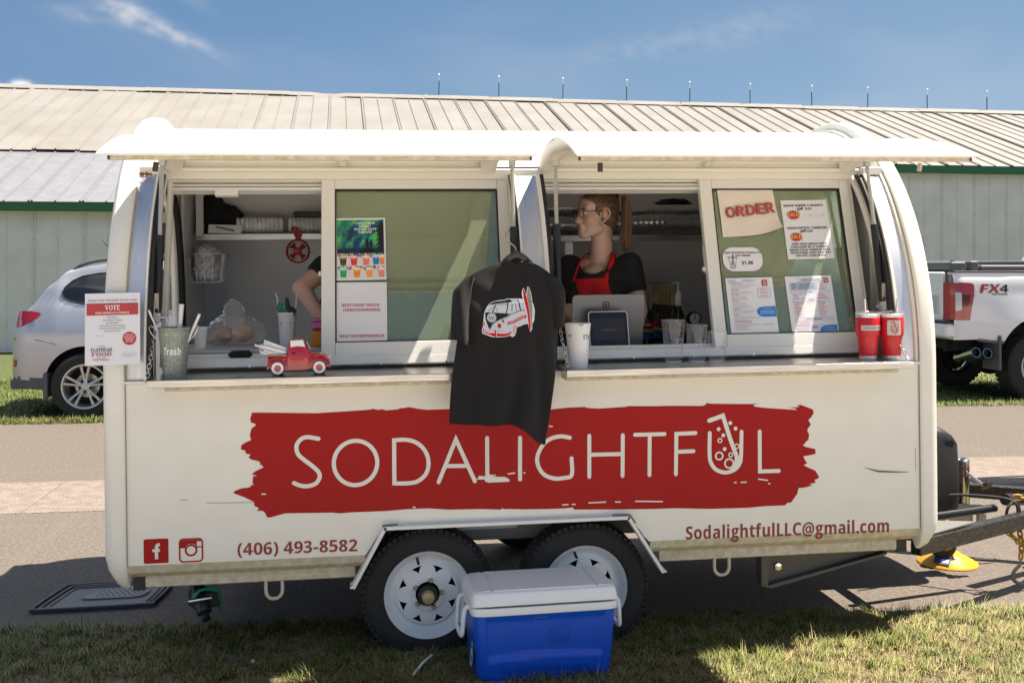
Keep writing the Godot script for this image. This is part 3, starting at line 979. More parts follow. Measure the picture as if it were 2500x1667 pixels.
func suv() -> void:
	var o := thing("silver_car", "silver estate car parked on the grass left of the trailer, rear wheel showing", "car", at(-4.56, 0, -8.32, 1.0))
	var HW := 0.93
	var top := [[0.0, 0.62], [0.03, 0.95], [0.10, 1.06], [0.2, 1.18], [0.42, 1.44], [0.58, 1.585], [0.78, 1.645], [1.1, 1.675], [2.0, 1.69], [2.7, 1.64], [3.05, 1.48], [3.55, 1.14], [3.8, 1.09], [4.4, 0.98], [4.6, 0.82], [4.68, 0.55]]
	var width := [[0.0, 0.70], [0.05, 0.80], [0.18, 0.87], [0.5, 0.915], [1.0, HW], [3.6, HW], [4.2, 0.88], [4.55, 0.74], [4.68, 0.6]]
	var side := func(x: float, y: float) -> float:
		var w := lerp_table(width, x)
		var t := lerp_table([[0.25, -0.05], [0.5, -0.012], [0.75, 0.0], [0.95, 0.0], [1.05, -0.02], [1.15, -0.045], [1.3, -0.10], [1.6, -0.2], [1.7, -0.25]], y)
		return w + t
	var arch := func(x: float) -> float:
		var y := lerp_table([[0.0, 0.46], [0.1, 0.42], [0.4, 0.40], [1.4, 0.30], [3.0, 0.30], [4.3, 0.36], [4.68, 0.45]], x)
		for c in [0.80, 3.52]:
			var d := absf(x - c)
			if d < 0.425: y = maxf(y, 0.35 + sqrt(0.425 * 0.425 - d * d))
		return y
	var mb := MB.new()
	var rows := []
	var xs := []
	for i in 121: xs.append(4.68 * i / 120.0)
	for x in xs:
		var row := PackedVector3Array()
		var yt := lerp_table(top, x); var yb: float = minf(arch.call(x), yt - 0.05)
		var rim := minf(0.07, (yt - yb) * 0.3)
		for k in 13:
			var y := lerpf(yb, yt - rim, k / 12.0)
			row.push_back(Vector3(x, y, side.call(x, y)))
		var ze: float = side.call(x, yt - rim)
		for k in range(1, 5):
			var a := k / 4.0 * PI / 2
			row.push_back(Vector3(x, yt - rim + rim * sin(a), ze - rim * 1.2 * (1.0 - cos(a))))
		row.push_back(Vector3(x, yt + 0.012, 0))
		var m := row.size()
		for k in range(m - 2, -1, -1): row.push_back(Vector3(x, row[k].y, -row[k].z))
		rows.append(row)
	mb.grid(rows)
	for e in [0, rows.size() - 1]:
		var r: PackedVector3Array = rows[e]
		for k in range(0, r.size() / 2): mb.quad(r[k], r[k + 1], r[r.size() - 2 - k], r[r.size() - 1 - k])
	part("body", mb, M.silver_paint, o)
	mb = MB.new()
	mb.box(Vector3(2.3, 0.42, 0), Vector3(4.3, 0.2, 1.3))
	mb.box(Vector3(2.3, 0.75, 0), Vector3(3.9, 0.6, 1.3))
	part("underbody", mb, M.dark_inside, o)
	# dark lower bumper and flap
	mb = MB.new()
	side_patch(mb, [[0.02, 0.345, 0.465], [0.1, 0.325, 0.455], [0.25, 0.315, 0.44], [0.41, 0.31, 0.43]], side, 0.006, 4)
	mb.box(Vector3(0.2, 0.36, 0), Vector3(0.4, 0.1, 1.5))
	part("bumper", mb, M.grey_trim, o)
	mb = MB.new()
	mb.bbox(Vector3(0.40, 0.36, 0.83), Vector3(0.05, 0.27, 0.2), 0.015)
	part("mud_flap", mb, M.grey_trim, o)
	# windows
	for w in [[[0.545, 1.315, 1.345], [0.57, 1.275, 1.40], [0.64, 1.25, 1.47], [0.74, 1.23, 1.52], [0.9, 1.21, 1.55], [1.1, 1.195, 1.568]], [[1.13, 1.193, 1.57], [1.6, 1.17, 1.585], [1.98, 1.155, 1.585]], [[2.05, 1.15, 1.583], [2.4, 1.135, 1.56], [2.75, 1.12, 1.46], [3.0, 1.11, 1.33], [3.2, 1.10, 1.2]]]:
		for sg in [1.0, -1.0]:
			mb = MB.new()
			side_patch(mb, w, side, 0.006, 6, sg)
			var g := part("window", mb, M.car_glass, o)
			if sg > 0:
				mb = MB.new()
				var loop := []
				for c in w: loop.append(Vector3(c[0], c[1], side.call(c[0], c[1]) + 0.007))
				for k in range(w.size() - 1, -1, -1): loop.append(Vector3(w[k][0], w[k][2], side.call(w[k][0], w[k][2]) + 0.007))
				mb.tube(loop, 0.009, 5, true)
				part("seal", mb, M.rubber, g)
	mb = MB.new()
	mb.quad(Vector3(0.22, 1.17, 0.62), Vector3(0.22, 1.17, -0.62), Vector3(0.545, 1.53, -0.55), Vector3(0.545, 1.53, 0.55))
	part("rear_window", mb, M.car_glass, o).position = Vector3(-0.03, 0.02, 0)
	mb = MB.new()
	mb.quad(Vector3(3.5, 1.17, 0.72), Vector3(3.5, 1.17, -0.72), Vector3(2.78, 1.59, -0.6), Vector3(2.78, 1.59, 0.6))
	part("windscreen", mb, M.car_glass, o).position = Vector3(0.03, 0.02, 0)
	# lamps
	for sg in [1.0, -1.0]:
		mb = MB.new()
		side_patch(mb, [[0.035, 0.975, 1.05], [0.06, 0.975, 1.12], [0.10, 0.98, 1.145]], side, 0.008, 4, sg)
		var l := part("tail_light", mb, M.clear_lens, o)
		mb = MB.new()
		side_patch(mb, [[0.085, 0.975, 1.0], [0.10, 0.98, 1.148], [0.16, 1.0, 1.153], [0.24, 1.035, 1.148], [0.30, 1.075, 1.14], [0.335, 1.11, 1.13]], side, 0.014, 4, sg)
		mb.c = Color.WHITE
		part("red_lens", mb, M.red_lens, l)
		mb = MB.new()
		side_patch(mb, [[0.015, 0.555, 0.62], [0.05, 0.55, 0.63], [0.075, 0.57, 0.632]], side, 0.008, 3, sg)
		part("reflector", mb, M.red_lens, o)
	# roof rails, aerial, seams, handles
	for sg in [1.0, -1.0]:
		mb = MB.new()
		mb.tube(spline([Vector3(0.63, 1.585, sg * 0.67), Vector3(0.75, 1.66, sg * 0.67), Vector3(1.1, 1.715, sg * 0.66), Vector3(2.0, 1.735, sg * 0.65), Vector3(2.6, 1.66, sg * 0.64)], 5), 0.022, 8)
		part("roof_rail", mb, M.grey_trim, o)
		mb = MB.new()
		for s in [[[1.14, 0.78], [1.13, 1.0], [1.12, 1.19]], [[2.02, 0.35], [2.02, 1.15]], [[3.1, 0.36], [3.15, 0.8], [3.17, 1.1]], [[0.05, 0.85], [0.3, 0.845], [0.5, 0.80]]]:
			var l := []
			for p in s: l.append(Vector3(p[0], p[1], sg * (side.call(p[0], p[1]) + 0.0005)))
			mb.tube(l, 0.004, 4)
		part("seam", mb, M.dark_inside, o)
		for x in [1.2, 2.1]:
			mb = MB.new()
			mb.tube([Vector3(x, 0.985, sg * 0.935), Vector3(x + 0.03, 0.985, sg * 0.965), Vector3(x + 0.17, 0.985, sg * 0.965), Vector3(x + 0.2, 0.985, sg * 0.935)], 0.012, 6)
			part("door_handle", mb, M.silver_paint, o)
	mb = MB.new()
	mb.tube([Vector3(0.98, 1.70, 0.1), Vector3(0.86, 1.86, 0.1), Vector3(0.79, 1.93, 0.1)], [0.011, 0.008, 0.005], 6)
	mb.ball(Vector3(0.98, 1.695, 0.1), Vector3(0.04, 0.02, 0.03))
	part("antenna", mb, M.black_plastic, o)
	for sg in [1.0, -1.0]:
		mb = MB.new()
		mb.bbox(Vector3(2.98, 1.16, sg * 1.0), Vector3(0.12, 0.13, 0.2), 0.04)
		part("wing_mirror", mb, M.silver_paint, o)
	for x in [0.80, 3.52]:
		road_wheel(o, Vector3(x, 0.345, 0.82), 0.355, 0.235, 0.235, 5, M.alloy)
		road_wheel(o, Vector3(x, 0.345, -0.82), 0.355, 0.235, 0.235, 5, M.alloy, true)


func pickup() -> void:
	var o := thing("pickup_truck", "white pickup truck with red tail light parked on the grass right of the trailer", "pickup", at(6.12, 0, -8.35, 1.5))
	var hw := 1.0
	var side := func(x: float, y: float) -> float:
		var t := lerp_table([[0.7, -0.02], [0.95, 0.0], [1.2, 0.0], [1.42, -0.006], [1.5, -0.02], [1.55, -0.05]], y)
		return hw + t - (0.05 * pow(maxf(0.0, 1.0 - x / 0.14), 2.0) if x < 0.14 else 0.0) + 0.035 * exp(-pow((x - 1.14) / 0.55, 4.0)) * clampf((1.3 - y) * 3.0, 0.0, 1.0)
	var arch := func(x: float) -> float:
		var y := lerp_table([[0.0, 0.75], [0.3, 0.755], [0.62, 0.72], [2.0, 0.6], [4.6, 0.6]], x)
		for c in [1.14, 5.2]:
			var d := absf(x - c)
			if d < 0.52: y = maxf(y, 0.5 + sqrt(0.52 * 0.52 - d * d) * 1.02)
		return y
	for sg in [1.0, -1.0]:
		var mb := MB.new()
		var cols := []
		for i in 100:
			var x := 0.03 + 2.1 * i / 99.0
			cols.append([x, arch.call(x), 1.55])
		side_patch(mb, cols, side, 0.0, 14, sg)
		side_patch(mb, cols, func(_x: float, _y: float) -> float: return 0.86, 0.0, 1, sg)
		mb.box(Vector3(1.08, 1.545, sg * 0.9), Vector3(2.1, 0.02, 0.12))
		part("bed_side", mb, M.white_paint, o)
		mb = MB.new()
		mb.bbox(Vector3(1.08, 1.563, sg * 0.92), Vector3(2.12, 0.022, 0.11), 0.008)
		part("bed_rail", mb, M.black_plastic, o)
		# tail light wrapped round the corner
		mb = MB.new()
		side_patch(mb, [[0.035, 0.99, 1.43], [0.10, 0.985, 1.435], [0.21, 0.985, 1.43], [0.235, 1.13, 1.425], [0.262, 1.26, 1.415], [0.268, 1.27, 1.40]], side, 0.012, 8, sg)
		mb.quad(Vector3(0.0, 0.99, sg * 0.93), Vector3(0.0, 1.43, sg * 0.93), Vector3(0.036, 1.43, sg * 0.985), Vector3(0.036, 0.99, sg * 0.985))
		mb.quad(Vector3(-0.012, 0.99, sg * 0.80), Vector3(-0.012, 1.43, sg * 0.80), Vector3(0.0, 1.43, sg * 0.93), Vector3(0.0, 0.99, sg * 0.93))
		var tl := part("tail_light", mb, M.red_lens, o)
		mb = MB.new()
		side_patch(mb, [[0.036, 1.10, 1.32], [0.085, 1.10, 1.32], [0.105, 1.12, 1.30]], side, 0.017, 4, sg)
		part("clear_lens", mb, M.clear_lens, tl)
		mb = MB.new()
		side_patch(mb, [[0.11, 1.155, 1.29], [0.19, 1.15, 1.287], [0.215, 1.25, 1.285]], side, 0.016, 4, sg)
		part("dark_lens", mb, mat("dark_lens", 0.10, 0.004, 0.008, 0.1), tl)
		mb = MB.new()
		side_patch(mb, [[0.33, 0.735, 0.765], [0.5, 0.715, 0.745], [0.66, 0.70, 0.735]], side, 0.008, 2, sg)
		part("lower_trim", mb, M.grey_trim, o)
		mb = MB.new()
		mb.bbox(Vector3(0.60, 0.59, sg * 0.86), Vector3(0.04, 0.42, 0.34), 0.012)
		part("mud_flap", mb, M.grey_trim, o)
	# lettering on the near side
	var mb := MB.new()
	mb.t = Transform3D(Basis.IDENTITY, Vector3(0, 0, 1.007))
	text(mb, "FX", Vector3(0.352, 1.318, 0), 0.088, 1, true, "Droid Sans", 0.235, 0.22)
	var dec := part("lettering", mb, M.red_ink, o)
	mb = MB.new()
	mb.t = Transform3D(Basis.IDENTITY, Vector3(0, 0, 1.005))
	text(mb, "FX", Vector3(0.344, 1.311, 0), 0.102, 1, true, "Droid Sans", 0.25, 0.22)
	mb.t.origin.z = 1.008
	text(mb, "4", Vector3(0.60, 1.318, 0), 0.088, 1, true, "Droid Sans", 0.115, 0.1)
	text(mb, "OFF ROAD", Vector3(0.50, 1.282, 0), 0.024, 1, true, "Droid Sans", 0.205)
	part("outline", mb, M.ink, dec)
	# tailgate, bumper, bed floor
	mb = MB.new()
	mb.bbox(Vector3(0.0, 1.26, 0), Vector3(0.06, 0.6, 1.62), 0.02)
	mb.box(Vector3(1.06, 0.98, 0), Vector3(2.1, 0.06, 1.7))
	part("tailgate", mb, M.white_paint, o)
	mb = MB.new()
	mb.bbox(Vector3(-0.035, 1.17, 0.62), Vector3(0.02, 0.22, 0.25), 0.008)
	part("gate_plate", mb, M.clear_lens, o)
	mb = MB.new()
	mb.bbox(Vector3(0.10, 0.86, 0), Vector3(0.36, 0.2, 1.93), 0.05)
	part("bumper", mb, M.white_paint, o)
	mb = MB.new()
	mb.bbox(Vector3(0.10, 0.965, 0), Vector3(0.34, 0.035, 1.9), 0.012)
	part("bumper_step", mb, M.black_plastic, o)
	mb = MB.new()
	for s in [-1.0, 1.0]: mb.box(Vector3(3.0, 0.66, s * 0.5), Vector3(5.6, 0.16, 0.1))
	mb.box(Vector3(0.35, 0.68, 0), Vector3(0.2, 0.15, 1.4))
	mb.box(Vector3(2.8, 0.8, 0), Vector3(4.6, 0.2, 1.5))
	part("frame", mb, M.dark_inside, o)
	mb = MB.new()
	mb.rod(Vector3(1.14, 0.42, -0.9), Vector3(1.14, 0.42, 0.9), 0.055, 10)
	mb.ball(Vector3(1.14, 0.42, 0), Vector3(0.2, 0.19, 0.2))
	part("rear_axle", mb, M.dark_inside, o)
	for s in [0.0, 0.15]:
		mb = MB.new()
		mb.lathe([Vector2(0.048, -0.4), Vector2(0.055, 0.0), Vector2(0.059, 0.0), Vector2(0.059, -0.4)], 20, Transform3D(Basis(Vector3.BACK, 0.08) * Basis(Vector3.RIGHT, PI / 2 - 0.25), Vector3(0.31 + s, 0.60 - s * 0.08, 0.98)))
		var p := part("exhaust_tip", mb, M.chrome, o)
		mb = MB.new()
		mb.ball(Vector3(0.31 + s, 0.60 - s * 0.08, 0.9), Vector3(0.05, 0.05, 0.05))
		part("pipe_plug", mb, M.dark_inside, p)  # dark ball that fills the mouth of the pipe
	# folded bed cover and its rails
	for b in [[0.07, 0.28, 1.62, 0.11], [0.32, 0.44, 1.625, 0.125], [0.46, 2.1, 1.60, 0.07], [1.1, 1.2, 1.63, 0.12]]:
		mb = MB.new()
		mb.bbox(Vector3((b[0] + b[1]) / 2, b[2] + 0.01, 0), Vector3(b[1] - b[0], b[3], 1.7), 0.025)
		part("bed_cover", mb, M.grey_trim, o)
	for b in [0.12, 0.38]:
		mb = MB.new()
		mb.lathe([Vector2(0.03, 0), Vector2(0.026, 0.014), Vector2(0, 0.016)], 10, at(b, 1.69, 0.8))
		part("cap", mb, M.grey_trim, o)
	# cab and bonnet, beyond the frame
	mb = MB.new()
	var prof := poly2([2.16, 0.62, 5.0, 0.62, 6.2, 0.7, 6.25, 1.2, 6.1, 1.36, 4.65, 1.42, 4.05, 1.95, 2.45, 1.98, 2.16, 1.5])
	mb.prism(prof, -0.98, 0.98)
	part("cab", mb, M.white_paint, o)
	for sg in [1.0, -1.0]:
		mb = MB.new()
		mb.t = Transform3D(Basis.IDENTITY, Vector3(0, 0, sg * 0.988))
		mb.flat(poly2([2.4, 1.45, 3.25, 1.45, 3.25, 1.88, 2.5, 1.9]), 0)
		part("window", mb, M.car_glass, o)
		mb = MB.new()
		mb.t = Transform3D(Basis.IDENTITY, Vector3(0, 0, sg * 0.988))
		mb.flat(poly2([3.35, 1.45, 4.5, 1.45, 4.0, 1.86, 3.35, 1.88]), 0)
		part("window", mb, M.car_glass, o)
	for x in [1.14, 5.2]:
		road_wheel(o, Vector3(x, 0.41, 0.85), 0.415, 0.235, 0.29, 6, M.alloy, false, 40)
		road_wheel(o, Vector3(x, 0.41, -0.85), 0.415, 0.235, 0.29, 6, M.alloy, true, 40)


# the outline of the trailer across its length: half ellipse on straight sides; k runs 0..1 from the low front edge over the roof to the low back edge
func hull(a: float, b: float, n := 40, low := 0.44) -> Array:
	var r := a - 0.06
	var f := r - 0.94
	var p := [Vector2(f - 0.05, low), Vector2(f - 0.018, low + 0.025), Vector2(f, low + 0.07)]
	for k in 5: p.append(Vector2(f, lerpf(low + 0.12, 1.15, k / 4.0)))
	for k in n + 1:
		var t := PI * k / n
		p.append(Vector2(-0.94 + r * cos(t), 1.2 + b * sin(t)))
	for k in range(7, -1, -1): p.append(Vector2(-1.88 - p[k].x, p[k].y))
	return p


# height to depth of the front skin, set in by d
func front_z(y: float, d := 0.0) -> float:
	if y <= 1.2: return -d
	var u := clampf((y - 1.2) / (1.13 - d), 0.0, 0.999)
	return -0.94 + (0.94 - d) * sqrt(1.0 - u * u)


# an upright band on the curved front between x0 and x1
func band(x0: float, x1: float, y0: float, y1: float, d: float, thick := 0.02, n := 16) -> MB:
	var mb := MB.new()
	var rows := []
	for k in n + 1:
		var y := lerpf(y0, y1, float(k) / n)
		var z := front_z(y, d); var zb := front_z(y, d + thick)
		rows.append([Vector3(x0, y, z), Vector3(x1, y, z), Vector3(x1, y - 0.0, zb), Vector3(x0, y, zb)])
	for s in 4:
		var g := []
		for r in rows: g.append(PackedVector3Array([r[s], r[(s + 1) % 4]]))
		mb.grid(g)
	for e in [0, n]: mb.quad(rows[e][0], rows[e][1], rows[e][2], rows[e][3])
	return mb


func trailer() -> void:
	var T := thing("food_trailer", "cream food trailer with two raised awnings, serving windows and a red painted banner", "food trailer", TR)
	trailer_body(T)
	trailer_windows(T)
	trailer_awnings(T)
	trailer_wheels(T)
	trailer_inside(T)
	trailer_tongue(T)
	trailer_graphics(T)


func trailer_body(T: Node3D) -> void:
	var mb := MB.new()
	# lower front with the notch for the wheels
	var out := poly2([-1.655, 0.47, -0.728, 0.47, -0.652, 0.588, 0.35, 0.588, 0.443, 0.47, 1.655, 0.47, 1.655, 1.19, -1.655, 1.19])
	mb.prism(out, -0.025, 0.0)
	part("side_panel", mb, M.cream, T)
	for s in [[-1.655, -0.73, -1.60, -0.77], [0.45, 1.655, 0.5, 1.575]]:
		mb = MB.new()
		mb.quad(Vector3(s[0], 0.47, 0), Vector3(s[1], 0.47, 0), Vector3(s[1], 0.437, -0.012), Vector3(s[0], 0.437, -0.012))
		mb.quad(Vector3(s[0], 0.437, -0.012), Vector3(s[1], 0.437, -0.012), Vector3(s[1], 0.414, -0.045), Vector3(s[0], 0.414, -0.045))
		part("skirt", mb, M.cream_dirty, T)
		mb = MB.new()
		mb.bbox(Vector3((s[2] + s[3]) / 2, 0.389, -0.085), Vector3(s[3] - s[2], 0.05, 0.06), 0.006)
		part("chassis_rail", mb, M.cream_dirty, T)
		mb = MB.new()
		var xe: float = -1.62 if s[0] < 0 else 1.595
		mb.box(Vector3(xe, 0.385, -0.09), Vector3(0.045, 0.056, 0.07))
		part("end_block", mb, M.black_plastic, T)
	mb = MB.new()
	for x in [-1.5, -0.9, 0.65, 1.45]: mb.box(Vector3(x, 0.40, -0.94), Vector3(0.06, 0.07, 1.72))
	mb.box(Vector3(0, 0.39, -1.80), Vector3(3.2, 0.05, 0.06))
	part("chassis", mb, M.black_paint, T)
	# roof and back skin
	var h := hull(0.982, 1.095, 48)
	var rows := []
	var cut := false
	for p in h:
		if not cut and (p.x > -0.5 and p.y < 2.03): continue
		cut = true
		rows.append(PackedVector3Array([Vector3(-1.66, p.y, p.x), Vector3(-0.8, p.y, p.x), Vector3(0.8, p.y, p.x), Vector3(1.66, p.y, p.x)]))
	mb = MB.new()
	mb.grid(rows)
	part("roof", mb, M.cream, T)
	mb = MB.new()
	rows = []
	for p in hull(0.945, 1.05, 40):
		if p.x > -0.5 and p.y < 2.03: continue
		rows.append(PackedVector3Array([Vector3(-1.63, p.y, p.x), Vector3(1.63, p.y, p.x)]))
	mb.grid(rows)
	part("lining", mb, M.inside_wall, T)
	# header above the windows
	mb = MB.new()
	mb.bbox(Vector3(0, 2.035, -0.385), Vector3(3.26, 0.05, 0.05), 0.008)
	part("header", mb, M.cream, T)
	# end arches: a rounded moulding over the whole outline
	for sg in [-1.0, 1.0]:
		mb = MB.new()
		var o := hull(1.0, 1.13, 56, 0.385)
		rows = []
		for i in o.size():
			var p: Vector2 = o[i]
			var q: Vector2 = o[mini(i + 1, o.size() - 1)] - o[maxi(i - 1, 0)]
			var nn := Vector2(q.y, -q.x).normalized()
			var tuck := 0.055 * pow(clampf((0.52 - p.y) / 0.135, 0.0, 1.0), 2.0)
			var row := PackedVector3Array()
			for c in [[1.652, -0.03], [1.652, 0.006], [1.657, 0.013], [1.668, 0.016], [1.70, 0.017], [1.722, 0.012], [1.735, -0.004], [1.739, -0.03], [1.739, -0.09]]:
				var w: Vector2 = p + nn * c[1]
				row.push_back(Vector3(sg * (c[0] - tuck * clampf((c[0] - 1.65) / 0.09, 0.0, 1.0)), w.y, w.x))
			rows.append(row)
		mb.grid(rows)
		part("end_arch", mb, M.cream, T)
		# groove between the arch and the side
		mb = MB.new()
		var line := []
		for k in 30:
			var y := lerpf(0.47, 2.15, k / 29.0)
			line.append(Vector3(sg * 1.6535, y, front_z(y) + 0.004))
		mb.tube(line, 0.0035, 5)
		part("groove", mb, mat("groove", 0.25, 0.22, 0.17, 0.8), T)
	# end walls; the left one has a round-topped doorway
	var poly := PackedVector2Array()
	for p in hull(0.985, 1.11, 40, 0.42): poly.push_back(Vector2(-p.x, p.y))      # drawn with u = -z
	mb = MB.new()
	mb.t = Transform3D(Basis(Vector3(0, 0, -1), Vector3.UP, Vector3(1, 0, 0)), Vector3.ZERO)
	mb.prism(poly, 1.63, 1.725)
	part("front_wall", mb, M.cream, T)
	var door := PackedVector2Array()
	var arch_pts := [Vector2(1.135, 0.45), Vector2(1.135, 1.36), Vector2(1.12, 1.55), Vector2(1.085, 1.72), Vector2(1.03, 1.86), Vector2(0.955, 1.955), Vector2(0.86, 1.995), Vector2(0.74, 2.0), Vector2(0.6, 1.985), Vector2(0.5, 1.93), Vector2(0.44, 1.84), Vector2(0.40, 1.7), Vector2(0.385, 1.5), Vector2(0.38, 0.45)]
	var m := poly.size()
	var cutw := PackedVector2Array()
	cutw.push_back(Vector2(0.07, 0.45))
	for i in range(2, m - 2): cutw.push_back(poly[i])
	cutw.push_back(Vector2(1.81, 0.45))
	for p in arch_pts: cutw.push_back(p)
	mb = MB.new()
	mb.t = Transform3D(Basis(Vector3(0, 0, -1), Vector3.UP, Vector3(1, 0, 0)), Vector3.ZERO)
	mb.prism(cutw, -1.664, -1.644)
	part("rear_wall", mb, M.cream, T)
	mb = MB.new()
	rows = []
	for p in arch_pts: rows.append(Vector3(-1.632, p.y, -p.x))
	mb.tube(rows, 0.021, 6, false)
	part("door_seal", mb, M.rubber, T)
	mb = MB.new()
	var g := []
	for i in arch_pts.size():
		var p: Vector2 = arch_pts[i]
		var c := (p - Vector2(0.76, 1.5)).normalized() * Vector2(1.0, 0.9)
		var q := p - c * 0.035
		g.append(PackedVector3Array([Vector3(-1.672, p.y, -p.x), Vector3(-1.672, q.y, -q.x), Vector3(-1.64, q.y, -q.x), Vector3(-1.64, p.y, -p.x)]))
	mb.grid(g, true)
	part("door_frame", mb, M.cream, T)
	mb = MB.new()
	mb.box(Vector3(0, 0.455, -0.94), Vector3(3.3, 0.03, 1.26))
	part("floor", mb, M.inside_wall, T)
	# pillars: bright panels, pale edges and black seals that follow the curve
	for s in [[-1.65, -1.582, 0.012], [-0.062, 0.029, 0.010], [1.572, 1.640, 0.012]]:
		part("pillar_panel", band(s[0], s[1], 1.195, 2.02, s[2]), M.brushed, T)
	for s in [[-1.582, -1.574], [-0.070, -0.062], [0.029, 0.046], [1.560, 1.572], [1.640, 1.652]]:
		part("pillar_edge", band(s[0], s[1], 1.19, 2.03, 0.0, 0.05), M.cream, T)
	for s in [[-1.573, -1.555], [-0.086, -0.071], [0.047, 0.066], [1.541, 1.559]]:
		part("pillar_seal", band(s[0], s[1], 1.20, 2.03, 0.012, 0.03), M.rubber, T)
	for s in [[-1.61, -1.553], [-0.088, 0.070], [1.53, 1.61]]:
		part("pillar_core", band(s[0], s[1], 1.19, 2.03, 0.045, 0.03), M.white_frame, T)
	for s in [[-1.656, -1.575], [1.56, 1.656]]:
		mb = MB.new()
		mb.bbox(Vector3((s[0] + s[1]) / 2, 1.187, -0.004), Vector3(s[1] - s[0], 0.012, 0.03), 0.003)
		mb.bbox(Vector3((s[0] + s[1]) / 2, 2.045, front_z(2.045) - 0.01), Vector3(s[1] - s[0], 0.035, 0.04), 0.004)
		part("pillar_ledge", mb, M.cream, T)
	mb = MB.new()
	for k in 6: mb.box(Vector3(-1.645 + 0.008 * k, 2.03 - 0.002 * (k % 3), front_z(2.03) + 0.016), Vector3(0.01, 0.008 + 0.004 * (k % 2), 0.004))
	part("rust_stain", mb, M.rust, T)
	# wheel arch lip and well
	mb = MB.new()
	var lip := [Vector2(-0.785, 0.352), Vector2(-0.655, 0.588), Vector2(0.353, 0.588), Vector2(0.50, 0.352)]
	for i in 3:
		var a: Vector2 = lip[i]; var b: Vector2 = lip[i + 1]
		var nn := (b - a).normalized().orthogonal() * -0.024
		if nn.y < 0 and i == 1: nn = -nn
		if i == 0 and nn.x > 0: nn = -nn
		if i == 2 and nn.x < 0: nn = -nn
		if true:
			var a0 := Vector3(a.x, a.y, 0.042); var b0 := Vector3(b.x, b.y, 0.042)
			var n3 := Vector3(nn.x, nn.y, 0)
			mb.quad(a0, b0, b0 - n3 * 0.55, a0 - n3 * 0.55)
			mb.quad(a0, b0, Vector3(b.x, b.y, -0.03) , Vector3(a.x, a.y, -0.03))
			mb.quad(a0 - n3 * 0.55, b0 - n3 * 0.55, Vector3(b.x, b.y, -0.03) - n3 * 0.55, Vector3(a.x, a.y, -0.03) - n3 * 0.55)
	for a in [lip[0], lip[3]]: mb.box(Vector3(a.x, a.y, 0.005), Vector3(0.014, 0.006, 0.075))
	part("wheel_arch_lip", mb, M.white_frame, T)
	mb = MB.new()
	mb.quad(Vector3(-0.66, 0.586, 0), Vector3(0.36, 0.586, 0), Vector3(0.36, 0.586, -0.3), Vector3(-0.66, 0.586, -0.3))
	mb.quad(Vector3(-0.74, 0.45, -0.01), Vector3(-0.66, 0.586, -0.01), Vector3(-0.66, 0.586, -0.3), Vector3(-0.74, 0.45, -0.3))
	mb.quad(Vector3(0.45, 0.45, -0.01), Vector3(0.36, 0.586, -0.01), Vector3(0.36, 0.586, -0.3), Vector3(0.45, 0.45, -0.3))
	mb.quad(Vector3(-0.8, 0.43, -0.295), Vector3(0.5, 0.43, -0.295), Vector3(0.5, 0.59, -0.295), Vector3(-0.8, 0.59, -0.295))
	part("wheel_well", mb, mat("well", 0.3, 0.28, 0.25, 0.85), T)
	mb = MB.new()
	mb.tube([Vector3(-0.662, 0.594, 0.043), Vector3(-0.60, 0.597, 0.043)], 0.004, 5)
	mb.tube([Vector3(0.28, 0.597, 0.043), Vector3(0.352, 0.595, 0.043), Vector3(0.375, 0.56, 0.043)], 0.004, 5)
	part("sealant_smear", mb, M.grey_trim, T)
	# dents and scratches low on the right
	mb = MB.new()
	mb.tube([Vector3(1.40, 0.742, 0.001), Vector3(1.46, 0.724, 0.002), Vector3(1.54, 0.718, 0.002), Vector3(1.60, 0.716, 0.001)], [0.001, 0.004, 0.003, 0.001], 5)
	part("scratch", mb, mat("scuff", 0.16, 0.14, 0.11, 0.8), T)
	for s in [[[-1.35, 0.705], [-1.2, 0.70], [-1.02, 0.698]], [[-1.45, 0.72], [-1.42, 0.719]], [[1.632, 0.82], [1.634, 0.72]]]:
		mb = MB.new()
		var l := []
		for p in s: l.append(Vector3(p[0], p[1], 0.0005))
		mb.tube(l, 0.0012, 4)
		part("scratch", mb, M.groove, T)
	# serving counters
	for s in [[-1.545, -0.075], [0.08, 1.565]]:
		mb = MB.new()
		var cx: float = (s[0] + s[1]) / 2; var w: float = s[1] - s[0]
		mb.bbox(Vector3(cx, 1.202, -0.03), Vector3(w, 0.006, 0.305), 0.002)
		mb.bbox(Vector3(cx, 1.190, 0.120), Vector3(w, 0.029, 0.006), 0.002)
		for e in [s[0] + 0.003, s[1] - 0.003]: mb.box(Vector3(e, 1.190, -0.03), Vector3(0.006, 0.027, 0.295))
		var ct := part("counter", mb, M.steel, T)
		mb = MB.new()
		mb.bbox(Vector3(cx + (0.03 if s[0] < 0 else -0.03), 1.168, 0.045), Vector3(w - 0.06, 0.016, 0.12), 0.003)
		part("counter_support", mb, M.cream_dirty, ct)
		for k in 5:
			mb = MB.new()
			mb.lathe([Vector2(0.006, 0), Vector2(0.006, 0.003), Vector2(0.0, 0.004)], 8, Transform3D(Basis(Vector3.RIGHT, PI / 2), Vector3(s[0] + 0.35 + k * 0.27, 1.224, -0.165)))
			part("screw", mb, M.chrome, ct)
	# tie-down loops under the rail
	for x in [-1.096, 0.775]:
		mb = MB.new()
		mb.tube(spline([Vector3(x - 0.032, 0.37, -0.05), Vector3(x - 0.032, 0.325, -0.05), Vector3(x - 0.02, 0.304, -0.05), Vector3(x, 0.298, -0.05), Vector3(x + 0.02, 0.304, -0.05), Vector3(x + 0.032, 0.325, -0.05), Vector3(x + 0.032, 0.37, -0.05)], 3), 0.0075, 7)
		part("tie_loop", mb, M.cream_dirty, T)
	# folded stabiliser leg on the right, and the jack with its green strap on the left
	mb = MB.new()
